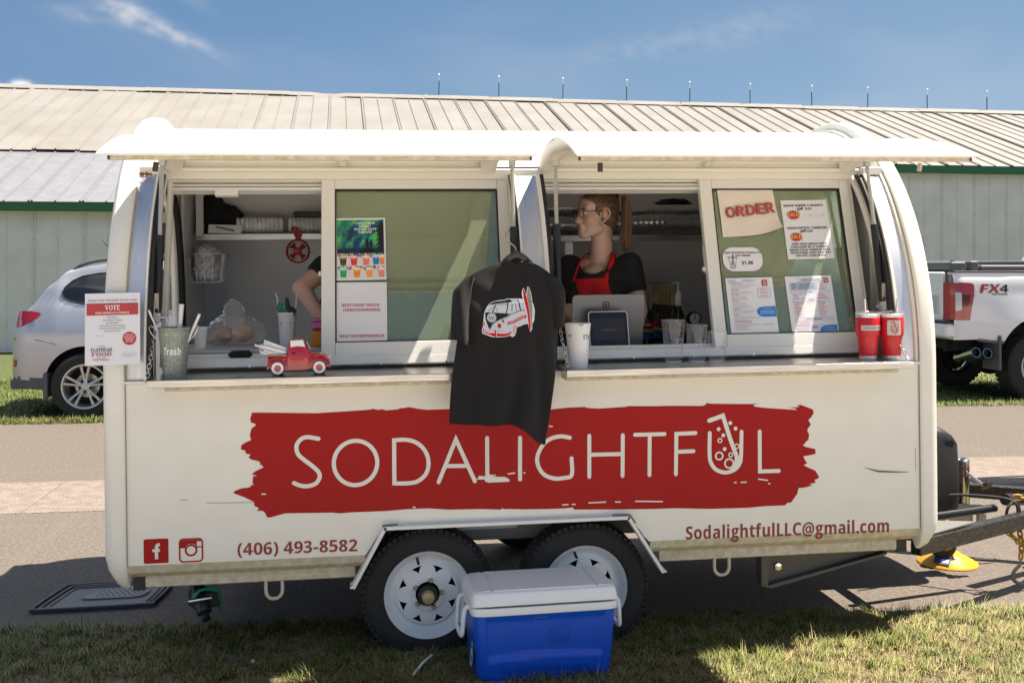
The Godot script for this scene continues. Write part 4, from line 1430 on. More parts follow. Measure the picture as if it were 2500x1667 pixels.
	var leg := poly2([0.985, 0.30, 0.985, 0.362, 1.53, 0.352, 1.57, 0.34])
	mb.prism(poly2([0.985, 0.222, 1.02, 0.215, 1.56, 0.335, 1.56, 0.35, 0.985, 0.36]), -0.16, -0.155)
	mb.quad(Vector3(0.985, 0.222, -0.155), Vector3(1.02, 0.213, -0.155), Vector3(1.02, 0.213, -0.24), Vector3(0.985, 0.222, -0.24))
	mb.prism(poly2([0.99, 0.215, 1.02, 0.205, 1.56, 0.328, 1.56, 0.337]), -0.25, -0.12)
	mb.box(Vector3(0.99, 0.29, -0.14), Vector3(0.03, 0.14, 0.06))
	var st := part("stabiliser_leg", mb, mat("dark_steel", 0.11, 0.105, 0.1, 0.5, 0.5), T)
	mb = MB.new()
	mb.lathe([Vector2(0.017, 0), Vector2(0.017, 0.014), Vector2(0, 0.016)], 6, Transform3D(Basis(Vector3.RIGHT, PI / 2), Vector3(1.065, 0.292, -0.155)))
	part("bolt", mb, M.chrome, st)
	mb = MB.new()
	mb.t = Transform3D(Basis(Vector3.UP, 0.5), Vector3(-1.43, 0.30, -0.22))
	mb.bbox(Vector3(0, 0.05, 0), Vector3(0.07, 0.05, 0.07), 0.006)
	mb.rod(Vector3(0, 0.05, 0), Vector3(0.0, -0.07, 0.10), 0.032, 10)
	mb.rod(Vector3(0, -0.075, 0.10), Vector3(0, -0.09, 0.125), 0.018, 8)
	mb.box(Vector3(0.02, -0.03, 0.04), Vector3(0.10, 0.06, 0.09))
	var jk := part("stabiliser_jack", mb, M.black_paint, T)
	mb = MB.new()
	mb.t = Transform3D(Basis(Vector3.UP, 0.5), Vector3(-1.43, 0.30, -0.22))
	for k in 3: mb.tube(spline([Vector3(-0.05, 0.0 - k * 0.006, 0.10), Vector3(-0.02, 0.028, 0.11), Vector3(0.05, 0.022 - k * 0.005, 0.10), Vector3(0.072, -0.03, 0.08), Vector3(0.075 + k * 0.004, -0.07 - k * 0.01, 0.06)], 4), 0.0065, 6)
	part("green_strap", mb, mat("strap_green", 0.005, 0.22, 0.12, 0.6), jk)
	mb = MB.new()
	mb.t = Transform3D(Basis(Vector3.UP, 0.5), Vector3(-1.43, 0.30, -0.22))
	mb.rod(Vector3(-0.075, -0.005, 0.12), Vector3(0.02, -0.008, 0.12), 0.008, 8)
	part("jack_pin", mb, M.chrome, jk)


func trailer_windows(T: Node3D) -> void:
	var fr := Transform3D(Basis(Vector3(1, 0, 0), WIN_UP, Vector3(0, 0.2652, 0.9642)), WIN_LOW)      # u along x, v up the slope from y = 1.22
	var L := 0.835
	for s in [[-1.545, -0.083, -0.905, -0.083], [0.072, 1.525, 0.800, 1.525]]:
		var mb := MB.new()
		mb.t = fr
		mb.bbox(Vector3((s[0] + s[1]) / 2, 0.012, -0.01), Vector3(s[1] - s[0], 0.04, 0.09), 0.004)
		mb.bbox(Vector3((s[0] + s[1]) / 2, 0.045, -0.035), Vector3(s[1] - s[0], 0.03, 0.03), 0.003)
		part("window_sill", mb, M.white_frame, T)
		for k in 3:
			mb = MB.new()
			mb.t = fr
			mb.bbox(Vector3((s[0] + s[1]) / 2, L - 0.058 + k * 0.02, -0.012 - 0.012 * (k % 2)), Vector3(s[1] - s[0], 0.015, 0.06), 0.004)
			part("window_track", mb, M.white_frame, T)
		mb = MB.new()
		mb.t = fr
		var x0: float = s[2]; var x1: float = s[3]
		var v0 := 0.03; var v1 := L - 0.015
		for b in [[x0, x0 + 0.058, v0, v1], [x1 - 0.05, x1, v0, v1], [x0 + 0.058, x1 - 0.05, v1 - 0.05, v1], [x0 + 0.058, x1 - 0.05, v0, v0 + 0.058]]:
			mb.bbox(Vector3((b[0] + b[1]) / 2, (b[2] + b[3]) / 2, 0.016), Vector3(b[1] - b[0], b[3] - b[2], 0.034), 0.003)
		var f := part("sliding_window", mb, M.white_frame, T)
		mb = MB.new()
		mb.t = fr
		mb.box(Vector3((x0 + x1 + 0.008) / 2, (v0 + v1 + 0.008) / 2, 0.014), Vector3(x1 - x0 - 0.10, v1 - v0 - 0.10, 0.004))
		part("pane", mb, M.window_glass, f)
		mb = MB.new()
		mb.t = fr
		for b in [[x0 + 0.058, x0 + 0.064, v0 + 0.058, v1 - 0.05], [x1 - 0.056, x1 - 0.05, v0 + 0.058, v1 - 0.05], [x0 + 0.064, x1 - 0.056, v1 - 0.056, v1 - 0.05], [x0 + 0.064, x1 - 0.056, v0 + 0.058, v0 + 0.063]]:
			mb.box(Vector3((b[0] + b[1]) / 2, (b[2] + b[3]) / 2, 0.0185), Vector3(b[1] - b[0], b[3] - b[2], 0.02))
		part("glazing_gasket", mb, M.rubber, f)
		mb = MB.new()
		mb.t = fr
		mb.bbox(Vector3(x0 + 0.004, 0.44, 0.0), Vector3(0.012, 0.13, 0.02), 0.004)
		mb.bbox(Vector3(x0 - 0.004, 0.395, 0.0), Vector3(0.02, 0.022, 0.018), 0.004)
		part("pull", mb, M.white_frame, f)
		for xx in [s[0], s[1]]:
			mb = MB.new()
			mb.t = fr
			mb.bbox(Vector3(xx, L / 2, 0.008), Vector3(0.02, L, 0.05), 0.004)
			part("window_jamb", mb, M.white_frame, T)
	# small sensor box on the left window head
	var mb := MB.new()
	mb.t = fr
	mb.bbox(Vector3(-1.31, L - 0.075, 0.0), Vector3(0.10, 0.026, 0.03), 0.004)
	part("window_stop", mb, M.white_frame, T)


func awning_y(z: float) -> float:
	return lerp_table2([[-0.40, 2.045], [-0.37, 2.085], [-0.31, 2.115], [-0.22, 2.137], [-0.1, 2.15], [0.05, 2.150], [0.2, 2.13], [0.35, 2.098], [0.48, 2.062], [0.605, 2.02]], z)


func lerp_table2(t: Array, x: float) -> float:
	for i in t.size() - 1:
		if x <= t[i + 1][0]: return lerpf(t[i][1], t[i + 1][1], (x - t[i][0]) / (t[i + 1][0] - t[i][0]))
	return t[-1][1]


func trailer_awnings(T: Node3D) -> void:
	for s in [[-1.602, -0.105, -1.567, -0.125], [-0.082, 1.579, 0.042, 1.545]]:
		var zs := []
		for k in 26: zs.append(-0.40 + 1.005 * pow(k / 25.0, 1.15))
		var mb := MB.new()
		var top := []; var bot := []
		for z in zs:
			var a: float = (z + 0.40) / 1.005
			var x0: float = lerpf(s[0] + (0.03 if s[0] < -1 else 0.13), s[0], minf(a * 1.6, 1.0)) if s[0] < -1 else lerpf(0.062, 0.035, a)
			var x1: float = lerpf(s[1] - 0.03, s[1], minf(a * 1.6, 1.0))
			top.append(PackedVector3Array([Vector3(x0, awning_y(z), z), Vector3(lerpf(x0, x1, 0.33), awning_y(z), z), Vector3(lerpf(x0, x1, 0.66), awning_y(z), z), Vector3(x1, awning_y(z), z)]))
			bot.append(PackedVector3Array([Vector3(x0, awning_y(z) - 0.008, z - 0.002), Vector3(x1, awning_y(z) - 0.008, z - 0.002)]))
		mb.grid(top); mb.grid(bot)
		var m := zs.size() - 1
		for i in m:
			mb.quad(top[i][0], top[i + 1][0], bot[i + 1][0], bot[i][0])
			mb.quad(top[i][3], top[i + 1][3], bot[i + 1][1], bot[i][1])
		mb.quad(top[m][0], top[m][3], bot[m][1], bot[m][0])
		var f := part("awning", mb, mat("awning_white", 0.80, 0.785, 0.73, 0.32) if not M.has("awning_white") else M.awning_white, T)
		# frame below: front bar, hinge bar, curved ribs
		mb = MB.new()
		mb.bbox(Vector3((s[2] + s[3]) / 2, 2.008, 0.585), Vector3(s[3] - s[2], 0.02, 0.018), 0.003)
		mb.bbox(Vector3((s[2] + s[3]) / 2, 2.022, 0.56), Vector3(s[3] - s[2], 0.012, 0.06), 0.003)
		part("front_bar", mb, M.cream_dirty, f)
		mb = MB.new()
		for x in [s[2] + 0.004, s[3] - 0.004]: mb.box(Vector3(x, 2.008, 0.5955), Vector3(0.008, 0.019, 0.003))
		part("bar_cap", mb, M.brown, f)
		mb = MB.new()
		mb.bbox(Vector3((s[2] + s[3]) / 2, 2.065, -0.372), Vector3(s[3] - s[2] - 0.03, 0.03, 0.03), 0.006)
		mb.rod(Vector3(s[2] + 0.02, 2.052, -0.345), Vector3(s[3] - 0.02, 2.052, -0.345), 0.011, 8)
		part("hinge_bar", mb, M.cream, f)
		for x in [s[2] + 0.05, (s[2] + s[3]) / 2 + 0.035, s[3] - 0.05]:
			mb = MB.new()
			var wid := 0.075 if absf(x - (s[2] + s[3]) / 2) > 0.3 else 0.04
			var dep := 0.05 if wid > 0.05 else 0.022
			var g := []
			for z in zs:
				if z > 0.56 or z < -0.375: continue
				var y := awning_y(z) - 0.009
				g.append(PackedVector3Array([Vector3(x - wid / 2, y, z), Vector3(x - wid / 2 + 0.006, y - dep * (1.0 - 0.9 * smoothstep(0.1, 0.54, z)), z), Vector3(x + wid / 2 - 0.006, y - dep * (1.0 - 0.9 * smoothstep(0.1, 0.54, z)), z), Vector3(x + wid / 2, y, z)]))
			mb.grid(g)
			part("rib", mb, M.cream, f)
		mb = MB.new()
		mb.rod(Vector3(s[2] + 0.14 if s[0] < -1 else s[2] + 0.10, 2.0, 0.5), Vector3(s[2] + 0.135 if s[0] < -1 else s[2] + 0.10, 1.967, 0.5), 0.010, 7)
		part("catch", mb, M.brown, f)
		if s[0] > -1:
			mb = MB.new()
			mb.rod(Vector3(1.392, 2.0, 0.5), Vector3(1.386, 1.97, 0.5), 0.009, 7)
			part("catch", mb, M.cream_dirty, f)
	# gas struts: bright rod above, dark barrel below, with a bracket at each end
	for s in [[-1.545, 1.455, 1.765, 2.068, -1.540], [-0.096, 1.46, 1.79, 2.068, -0.088], [0.086, 1.46, 1.80, 2.068, 0.10], [1.535, 1.45, 1.79, 2.068, 1.525]]:
		var mb := MB.new()
		var a := Vector3(s[4], s[3], -0.20); var b := Vector3(s[0], s[1], -0.085)
		var md := a.lerp(b, (s[3] - s[2]) / (s[3] - s[1]))
		mb.rod(a, md, 0.009, 10)
		var p := part("gas_strut", mb, M.zinc, T)
		mb = MB.new()
		mb.rod(md, b, 0.0165, 12)
		part("barrel", mb, M.black_plastic, p)
		mb = MB.new()
		mb.t = Transform3D(Basis.IDENTITY, md.lerp(b, 0.87) + Vector3(0, 0, 0.0185))
		mb.box(Vector3.ZERO, Vector3(0.016, 0.075, 0.004))
		part("sticker", mb, mat("strut_label", 0.45, 0.4, 0.33, 0.6) if not M.has("strut_label") else M.strut_label, p)
		mb = MB.new()
		mb.bbox(a + Vector3(0, 0.01, 0), Vector3(0.028, 0.05, 0.03), 0.004)
		mb.bbox(b + Vector3(0.0, -0.018, -0.01), Vector3(0.03, 0.04, 0.03), 0.004)
		mb.rod(b + Vector3(-0.03, -0.02, 0), b + Vector3(0.03, -0.02, 0), 0.008, 8)
		part("bracket", mb, M.zinc, p)
	# chains that hold the counters
	for s in [[Vector3(-1.545, 1.43, -0.08), Vector3(-1.548, 1.335, -0.02), Vector3(-1.551, 1.21, 0.09)], [Vector3(0.088, 1.42, -0.09), Vector3(0.087, 1.33, -0.03), Vector3(0.092, 1.21, 0.10)], [Vector3(1.53, 1.43, -0.08), Vector3(1.54, 1.34, -0.02), Vector3(1.556, 1.21, 0.09)]]:
		chain("counter_chain", s, 0.021, 0.0022, M.chrome, T)


# links along a path; each chain is one part
func chain(called: String, path: Array, pitch: float, wire: float, m: Material, parent: Node) -> MeshInstance3D:
	var cv := Curve3D.new()
	for p in path: cv.add_point(p)
	var n := int(cv.get_baked_length() / pitch)
	var mb := MB.new()
	for i in n:
		var p := cv.sample_baked((i + 0.5) * pitch); var q := cv.sample_baked((i + 0.5) * pitch + 0.003)
		var d := (q - p).normalized() if q.distance_to(p) > 1e-5 else Vector3.DOWN
		var x := d.cross(Vector3(0.3, 0.1, 1.0)).normalized()
		if i % 2: x = x.cross(d)
		var loop := []
		for k in 8:
			var a := TAU * k / 8
			loop.append(p + d * cos(a) * pitch * 0.72 + x * sin(a) * pitch * 0.36)
		mb.tube(loop, wire, 5, true)
	return part(called, mb, m, parent)


func trailer_wheels(T: Node3D) -> void:
	var cap := mat("brass_cap", 0.42, 0.36, 0.2, 0.45, 0.6)
	for x in [-0.478, 0.182]:
		for side in [1.0, -1.0]:
			var z: float = -0.135 if side > 0 else -1.745
			var turn := Basis(Vector3.RIGHT, PI / 2 * side)
			var xf := Transform3D(turn, Vector3.ZERO)
			var R := 0.272; var h := 0.088
			var mb := MB.new()
			mb.lathe([Vector2(0.172, h * 0.75), Vector2(0.178, h * 0.92), Vector2(0.19, h * 0.98), Vector2(0.215, h), Vector2(0.24, h * 0.96), Vector2(0.252, h * 0.9), Vector2(0.262, h * 0.78), Vector2(0.266, h * 0.72), Vector2(0.268, h * 0.66), Vector2(R, h * 0.55), Vector2(R, -h * 0.55), Vector2(0.262, -h * 0.8), Vector2(0.24, -h * 0.96), Vector2(0.178, -h * 0.9)], 64, xf)
			for k in 60:
				var a := TAU * k / 60
				mb.t = Transform3D(Basis(Vector3.BACK, a), Vector3.ZERO)
				mb.bbox(Vector3(0, 0.264, side * h * 0.68), Vector3(0.0215, 0.016, 0.035), 0.003)
				mb.bbox(Vector3(0.012, 0.270, 0), Vector3(0.021, 0.009, 0.07), 0.003)
			mb.t = Transform3D.IDENTITY
			var ty := part("wheel", mb, M.tyre, T)
			ty.position = Vector3(x, 0.272 - x * 0.0115, z)
			if side < 0: continue
			# white pressed rim with eight three-cornered holes
			mb = MB.new()
			mb.lathe([Vector2(0.126, 0.058), Vector2(0.140, 0.044), Vector2(0.148, 0.047), Vector2(0.158, 0.058), Vector2(0.164, 0.072), Vector2(0.172, 0.080), Vector2(0.178, 0.086), Vector2(0.180, 0.082), Vector2(0.176, 0.072)], 64, xf)
			mb.lathe([Vector2(0.050, 0.064), Vector2(0.068, 0.066), Vector2(0.074, 0.060)], 48, xf)
			var ring_z := func(r: float) -> float: return lerpf(0.060, 0.058, (r - 0.074) / 0.052)
			for k in 8:
				var c := TAU * k / 8 + PI / 8
				# web between holes: fan cells with the hole left open
				var steps := 10
				for i in steps:
					var a0 := c - PI / 8 + TAU / 8 * i / steps; var a1 := c - PI / 8 + TAU / 8 * (i + 1) / steps
					var hole := func(a: float) -> float:      # inner radius of the hole at this angle
						var u := absf(a - c) / 0.17
						return 0.092 + 0.026 * u if u < 1.0 else 0.120
					var P := func(r: float, a: float, zz: float) -> Vector3: return Vector3(sin(a) * r, cos(a) * r, zz)
					var h0: float = hole.call(a0); var h1: float = hole.call(a1)
					mb.quad(P.call(0.074, a0, 0.060), P.call(0.074, a1, 0.060), P.call(h1, a1, 0.0585), P.call(h0, a0, 0.0585))
					var o0 := 0.1185; var o1 := 0.1185
					if absf(a0 - c) >= 0.17: o0 = h0
					if absf(a1 - c) >= 0.17: o1 = h1
					mb.quad(P.call(o0, a0, 0.058), P.call(o1, a1, 0.058), P.call(0.126, a1, 0.058), P.call(0.126, a0, 0.058))
			var rim := part("rim", mb, M.wheel_white, ty)
			mb = MB.new()
			mb.lathe([Vector2(0.17, -0.02), Vector2(0.13, 0.02), Vector2(0.06, 0.015), Vector2(0.0, 0.015)], 32, xf)
			part("drum", mb, M.dark_inside, ty)
			mb = MB.new()
			mb.lathe([Vector2(0.041, 0.06), Vector2(0.041, 0.088), Vector2(0.037, 0.092), Vector2(0.031, 0.092), Vector2(0.031, 0.098), Vector2(0.026, 0.1)], 32, xf)
			part("hub", mb, M.black_paint, ty)
			mb = MB.new()
			mb.lathe([Vector2(0.0265, 0.09), Vector2(0.0265, 0.118), Vector2(0.022, 0.124), Vector2(0.0, 0.126)], 28, xf)
			part("hub_cap", mb, cap, ty)
			for k in 5:
				var d := Vector2.from_angle(TAU * k / 5 + 0.1) * 0.057
				mb = MB.new()
				mb.lathe([Vector2(0.011, 0.064), Vector2(0.011, 0.072), Vector2(0.0085, 0.078), Vector2(0.0055, 0.084), Vector2(0, 0.085)], 6, Transform3D(turn, Vector3(d.x, d.y, 0)))
				part("lug_nut", mb, cap, ty)
			mb = MB.new()
			mb.rod(Vector3(-0.042, 0.150, 0.066), Vector3(-0.037, 0.132, 0.09), 0.006, 7)
			part("valve", mb, M.rubber, ty)


func trailer_inside(T: Node3D) -> void:
	var mb := MB.new()
	mb.box(Vector3(0, 1.25, -1.82), Vector3(3.26, 1.6, 0.02))
	part("back_wall", mb, M.inside_wall, T)
	mb = MB.new()
	mb.box(Vector3(-1.628, 1.3, -1.49), Vector3(0.016, 1.7, 0.66))
	part("inner_wall", mb, M.inside_wall, T)
	mb = MB.new()
	mb.box(Vector3(1.62, 1.3, -1.08), Vector3(0.02, 1.7, 1.46))
	part("inner_wall", mb, M.inside_wall, T)
	# shelves with steel front lips
	for s in [[-1.6, -0.30, 1.805, -1.36], [-0.28, 1.6, 1.785, -1.40]]:
		mb = MB.new()
		mb.box(Vector3((s[0] + s[1]) / 2, s[2] - 0.004, (s[3] - 1.81) / 2), Vector3(s[1] - s[0], 0.006, -1.81 - s[3]).abs())
		mb.bbox(Vector3((s[0] + s[1]) / 2, s[2] - 0.012, s[3]), Vector3(s[1] - s[0], 0.034, 0.012), 0.003)
		part("shelf", mb, M.steel, T)
	mb = MB.new()
	mb.box(Vector3(-1.575, 1.99, -1.36), Vector3(0.035, 0.38, 0.03))
	part("shelf_post", mb, M.inside_wall, T)
	mb = MB.new()
	mb.box(Vector3(-1.18, 1.70, -1.80), Vector3(0.8, 0.05, 0.03))
	mb.box(Vector3(0.42, 1.5, -1.6), Vector3(0.045, 0.56, 0.04))
	part("wall_rail", mb, M.steel, T)
	# work tops inside
	mb = MB.new()
	mb.bbox(Vector3(-0.8, 1.266, -0.46), Vector3(1.45, 0.04, 0.36), 0.006)
	part("work_top", mb, mat("work_top_grey", 0.42, 0.43, 0.44, 0.35), T)
	mb = MB.new()
	mb.bbox(Vector3(0.8, 1.232, -0.47), Vector3(1.45, 0.024, 0.4), 0.006)
	part("work_top", mb, mat("work_top_dark", 0.05, 0.045, 0.042, 0.35), T)
	mb = MB.new()
	mb.bbox(Vector3(0.55, 1.19, -1.15), Vector3(2.1, 0.03, 0.5), 0.006)
	part("bottle_bench", mb, M.steel, T)
	mb = MB.new()
	mb.box(Vector3(-0.8, 0.85, -0.3), Vector3(1.45, 0.74, 0.03))
	mb.box(Vector3(0.8, 0.85, -0.32), Vector3(1.45, 0.72, 0.03))
	mb.box(Vector3(0.55, 0.82, -1.2), Vector3(2.1, 0.7, 0.4))
	part("cabinet", mb, M.inside_wall, T)
	# pressure gauge and notices on the back wall
	mb = MB.new()
	mb.lathe([Vector2(0.0, 0.012), Vector2(0.028, 0.012), Vector2(0.032, 0.018), Vector2(0.036, 0.012), Vector2(0.036, -0.02)], 28, Transform3D(Basis(Vector3.RIGHT, PI / 2), Vector3(0.966, 1.342, -1.0)))
	mb.box(Vector3(0.966, 1.298, -1.01), Vector3(0.09, 0.02, 0.05))
	mb.rod(Vector3(0.966, 1.30, -1.02), Vector3(0.966, 1.2, -1.02), 0.012, 8)
	var g := part("gauge", mb, M.black_plastic, T)
	mb = MB.new()
	mb.t = Transform3D(Basis.IDENTITY, Vector3(0.966, 1.342, -0.987))
	mb.disc(Vector2.ZERO, 0.029, 0.0, 24)
	part("dial", mb, M.white, g)
	mb = MB.new()
	mb.t = Transform3D(Basis.IDENTITY, Vector3(0.966, 1.342, -0.986))
	mb.ribbon([Vector2(0.0, -0.006), Vector2(0.002, 0.022)], 0.004, 0.0)
	for k in 9: mb.ribbon([Vector2.from_angle(-0.6 + k * 0.55) * 0.022, Vector2.from_angle(-0.6 + k * 0.55) * 0.027], 0.0025, 0.0, false, false)
	part("needle", mb, M.ink, g)
	mb = MB.new()
	mb.box(Vector3(0.955, 1.422, -1.808), Vector3(0.16, 0.055, 0.002))
	part("wall_notice", mb, M.paper, T)


func trailer_tongue(T: Node3D) -> void:
	var mb := MB.new()
	# near and far drawbar, painted black, meeting ahead of the frame
	for s in [[0.02, 1.0], [-2.02, -1.0]]:
		var a := Vector3(1.70, 0.352, -0.13 if s[1] > 0 else -1.75); var b := Vector3(3.05, 0.322, -0.85 if s[1] > 0 else -1.03)
		var d := (b - a).normalized()
		mb.t = Transform3D(Basis(d, Vector3.UP, d.cross(Vector3.UP)).orthonormalized(), (a + b) / 2)
		mb.bbox(Vector3.ZERO, Vector3(a.distance_to(b), 0.075, 0.055), 0.006)
	mb.t = Transform3D.IDENTITY
	mb.bbox(Vector3(1.80, 0.345, -0.94), Vector3(0.05, 0.05, 1.2), 0.005)
	mb.bbox(Vector3(3.1, 0.34, -0.94), Vector3(0.3, 0.08, 0.12), 0.02)
	var bar := part("drawbar", mb, mat("drawbar_black", 0.03, 0.03, 0.03, 0.4, 0.2), T)
	M.drawbar_black.roughness_texture = noise_tex(61, 0.08, Color(0.4, 0.4, 0.4), Color(1, 1, 1), 256, 4)
	M.drawbar_black.albedo_texture = noise_tex(62, 0.07, Color(0.45, 0.43, 0.4), Color(1.0, 1.0, 1.0), 256, 4)
	M.drawbar_black.albedo_color = lin(0.075, 0.072, 0.068)
	planar(M.drawbar_black, 2.0, false)
	mb = MB.new()
	mb.prism(poly2([1.745, -0.14, 2.12, -0.34, 1.75, -0.45]), 0.0, 0.006)
	var gus := part("gusset", mb, mat("worn_steel", 0.3, 0.29, 0.27, 0.45, 0.6), T)
	gus.transform = Transform3D(Basis(Vector3(1, 0, 0), Vector3(0, 0, 1), Vector3(0, 1, 0)), Vector3(0, 0.391, 0))
	for s in [[Vector3(1.74, 0.365, -0.5), Vector3(2.42, 0.375, -0.66)], [Vector3(1.74, 0.33, -0.9), Vector3(2.45, 0.33, -0.98)]]:
		mb = MB.new()
		mb.rod(s[0], s[1], 0.02, 10)
		part("brace", mb, M.black_paint, T)
	# black rounded cover on the front wall
	mb = MB.new()
	var rows := []
	var n := 24
	for k in 9:
		var x: float = [1.73, 2.16, 2.24, 2.285, 2.305, 2.315, 2.318, 2.319, 2.32][k]
		var sh: float = [1.0, 1.0, 0.985, 0.95, 0.90, 0.8, 0.6, 0.3, 0.0][k]
		var row := PackedVector3Array()
		for i in n:
			var a := TAU * i / n
			var cy := signf(sin(a)) * pow(absf(sin(a)), 0.35); var cz := signf(cos(a)) * pow(absf(cos(a)), 0.35)
			row.push_back(Vector3(x - (0.12 * pow(maxf(cy, 0.0), 6.0) if k > 0 else 0.0), 0.53 + cy * 0.27 * sh, -1.06 + cz * 0.30 * sh))
		rows.append(row)
	mb.grid(rows, true)
	var cov := part("battery_box", mb, M.black_plastic, T)
	for s in [[2.27, 0.69, -0.765], [2.26, 0.33, -0.765]]:
		mb = MB.new()
		mb.t = Transform3D(Basis.IDENTITY, Vector3(s[0] - 0.03, s[1], s[2] + 0.012))
		mb.disc(Vector2.ZERO, 0.018, 0.0, 14)
		part("screw_recess", mb, M.dark_inside, cov)
	# the jack: tube, cap, crank, plates
	mb = MB.new()
	mb.lathe([Vector2(0.030, 0.27), Vector2(0.030, 0.555), Vector2(0.031, 0.558), Vector2(0.031, 0.57), Vector2(0.02, 0.578), Vector2(0, 0.58)], 20, at(2.413, 0, -0.93))
	var jack := part("jack", mb, M.chrome, T)
	mb = MB.new()
	mb.rod(Vector3(2.43, 0.50, -0.91), Vector3(2.51, 0.43, -0.89), 0.0085, 8)
	part("crank", mb, M.zinc, jack)
	mb = MB.new()
	mb.lathe([Vector2(0.0, -0.02), Vector2(0.019, -0.02), Vector2(0.021, 0.0), Vector2(0.019, 0.05), Vector2(0.0, 0.052)], 14, Transform3D(Basis(Vector3.RIGHT, 1.1), Vector3(2.515, 0.437, -0.90)))
	part("crank_grip", mb, M.black_plastic, jack)
	mb = MB.new()
	mb.prism(poly2([2.31, 0.22, 2.31, 0.345, 2.50, 0.335, 2.505, 0.31, 2.44, 0.30, 2.44, 0.22]), -0.90, -0.89)
	mb.bbox(Vector3(2.475, 0.255, -0.87), Vector3(0.045, 0.14, 0.03), 0.004)
	var pl := part("jack_plate", mb, mat("galvanised", 0.42, 0.42, 0.40, 0.42, 0.7), jack)
	for p in [[2.345, 0.29], [2.385, 0.25], [2.41, 0.305], [2.48, 0.305]]:
		mb = MB.new()
		mb.lathe([Vector2(0.011, 0), Vector2(0.011, 0.008), Vector2(0, 0.01)], 6, Transform3D(Basis(Vector3.RIGHT, PI / 2), Vector3(p[0], p[1], -0.853 if p[0] > 2.44 else -0.89)))
		part("jack_bolt", mb, M.chrome, jack)
	mb = MB.new()
	for k in 2: mb.box(Vector3(2.405, 0.525 - k * 0.035, -0.899), Vector3(0.03, 0.012, 0.003))
	part("jack_label", mb, mat("warn_red", 0.3, 0.05, 0.03, 0.6), jack)
	mb = MB.new()
	mb.lathe([Vector2(0.02, 0.035), Vector2(0.05, 0.035), Vector2(0.068, 0.025), Vector2(0.073, 0.0), Vector2(0.068, -0.025), Vector2(0.05, -0.035), Vector2(0.02, -0.035)], 24, Transform3D(Basis(Vector3.RIGHT, PI / 2), Vector3(2.365, 0.085, -1.06)))
	part("jack_roller", mb, M.rubber, jack)
	mb = MB.new()
	mb.t = Transform3D(Basis.IDENTITY, Vector3(2.385, -0.03, -1.06))
	for z in [0.042, -0.048]: mb.prism(poly2([-0.05, 0.12, -0.03, 0.095, 0.0, 0.10, 0.09, 0.17, 0.09, 0.21, -0.03, 0.205]), z, z + 0.006)
	mb.box(Vector3(0.03, 0.2, 0.0), Vector3(0.12, 0.012, 0.09))
	part("jack_fork", mb, mat("chain_yellow", 0.5, 0.26, 0.02, 0.4, 0.35), jack)
	# cable wound round the drawbar, safety chains and their hook
	mb = MB.new()
	mb.tube(spline([Vector3(1.9, 0.395, -0.72), Vector3(2.2, 0.420, -0.78), Vector3(2.40, 0.432, -0.66), Vector3(2.48, 0.415, -0.585), Vector3(2.485, 0.335, -0.58), Vector3(2.46, 0.265, -0.61), Vector3(2.43, 0.315, -0.585), Vector3(2.44, 0.395, -0.58), Vector3(2.5, 0.415, -0.6), Vector3(2.51, 0.325, -0.59), Vector3(2.48, 0.260, -0.62), Vector3(2.38, 0.275, -0.66)], 6), 0.0075, 7)
	part("wiring_cable", mb, M.rubber, T)
	mb = MB.new()
	mb.rod(Vector3(2.50, 0.405, -0.70), Vector3(2.95, 0.345, -0.90), 0.03, 12)
	part("coupler_handle", mb, M.black_paint, T)
	var yel: Material = M.chain_yellow
	chain("safety_chain", [Vector3(2.50, 0.435, -0.62), Vector3(2.62, 0.420, -0.6), Vector3(2.8, 0.385, -0.7)], 0.036, 0.0055, yel, T)
	chain("safety_chain", [Vector3(2.52, 0.305, -0.62), Vector3(2.525, 0.195, -0.60), Vector3(2.515, 0.100, -0.60)], 0.036, 0.0055, yel, T)
	chain("safety_chain", [Vector3(2.44, 0.275, -0.60), Vector3(2.50, 0.220, -0.59), Vector3(2.58, 0.215, -0.59), Vector3(2.64, 0.285, -0.6), Vector3(2.66, 0.365, -0.62)], 0.036, 0.0055, yel, T)
	chain("safety_chain", [Vector3(2.56, 0.325, -0.62), Vector3(2.565, 0.215, -0.60), Vector3(2.57, 0.115, -0.60)], 0.036, 0.0055, yel, T)
	mb = MB.new()
	mb.tube(spline([Vector3(2.515, 0.100, -0.6), Vector3(2.48, 0.065, -0.6), Vector3(2.475, 0.030, -0.6), Vector3(2.515, 0.005, -0.6), Vector3(2.555, 0.030, -0.6), Vector3(2.55, 0.060, -0.6)], 5), 0.009, 8)
	part("chain_hook", mb, mat("old_steel", 0.2, 0.19, 0.17, 0.5, 0.7), T)


func glass_mark(mb: MB, o: Vector2, s: float, z: float) -> void:      # the straw-in-a-glass mark, u about 1 wide
	var q := func(x: float, y: float) -> Vector2: return o + Vector2(x, y) * s
	mb.ribbon([q.call(-0.36, 0.3), q.call(-0.37, -0.15), q.call(-0.28, -0.42), q.call(-0.08, -0.56), q.call(0.12, -0.56), q.call(0.3, -0.42), q.call(0.38, -0.15), q.call(0.4, 0.3)], s * 0.085, z)
	mb.ribbon([q.call(-0.4, 0.58), q.call(-0.1, 0.72), q.call(0.1, 0.15), q.call(0.26, -0.3)], s * 0.1, z + 0.0003)
	for p in [[0.1, 0.5], [0.24, 0.36], [-0.16, 0.36], [-0.06, 0.2], [-0.05, -0.08]]: mb.disc(q.call(p[0], p[1]), s * 0.045, z)
	for p in [[-0.14, 0.1, 0.06], [-0.17, -0.24, 0.09], [0.08, -0.36, 0.11]]: mb.ring(q.call(p[0], p[1]), s * p[2], s * 0.045, z, 14)


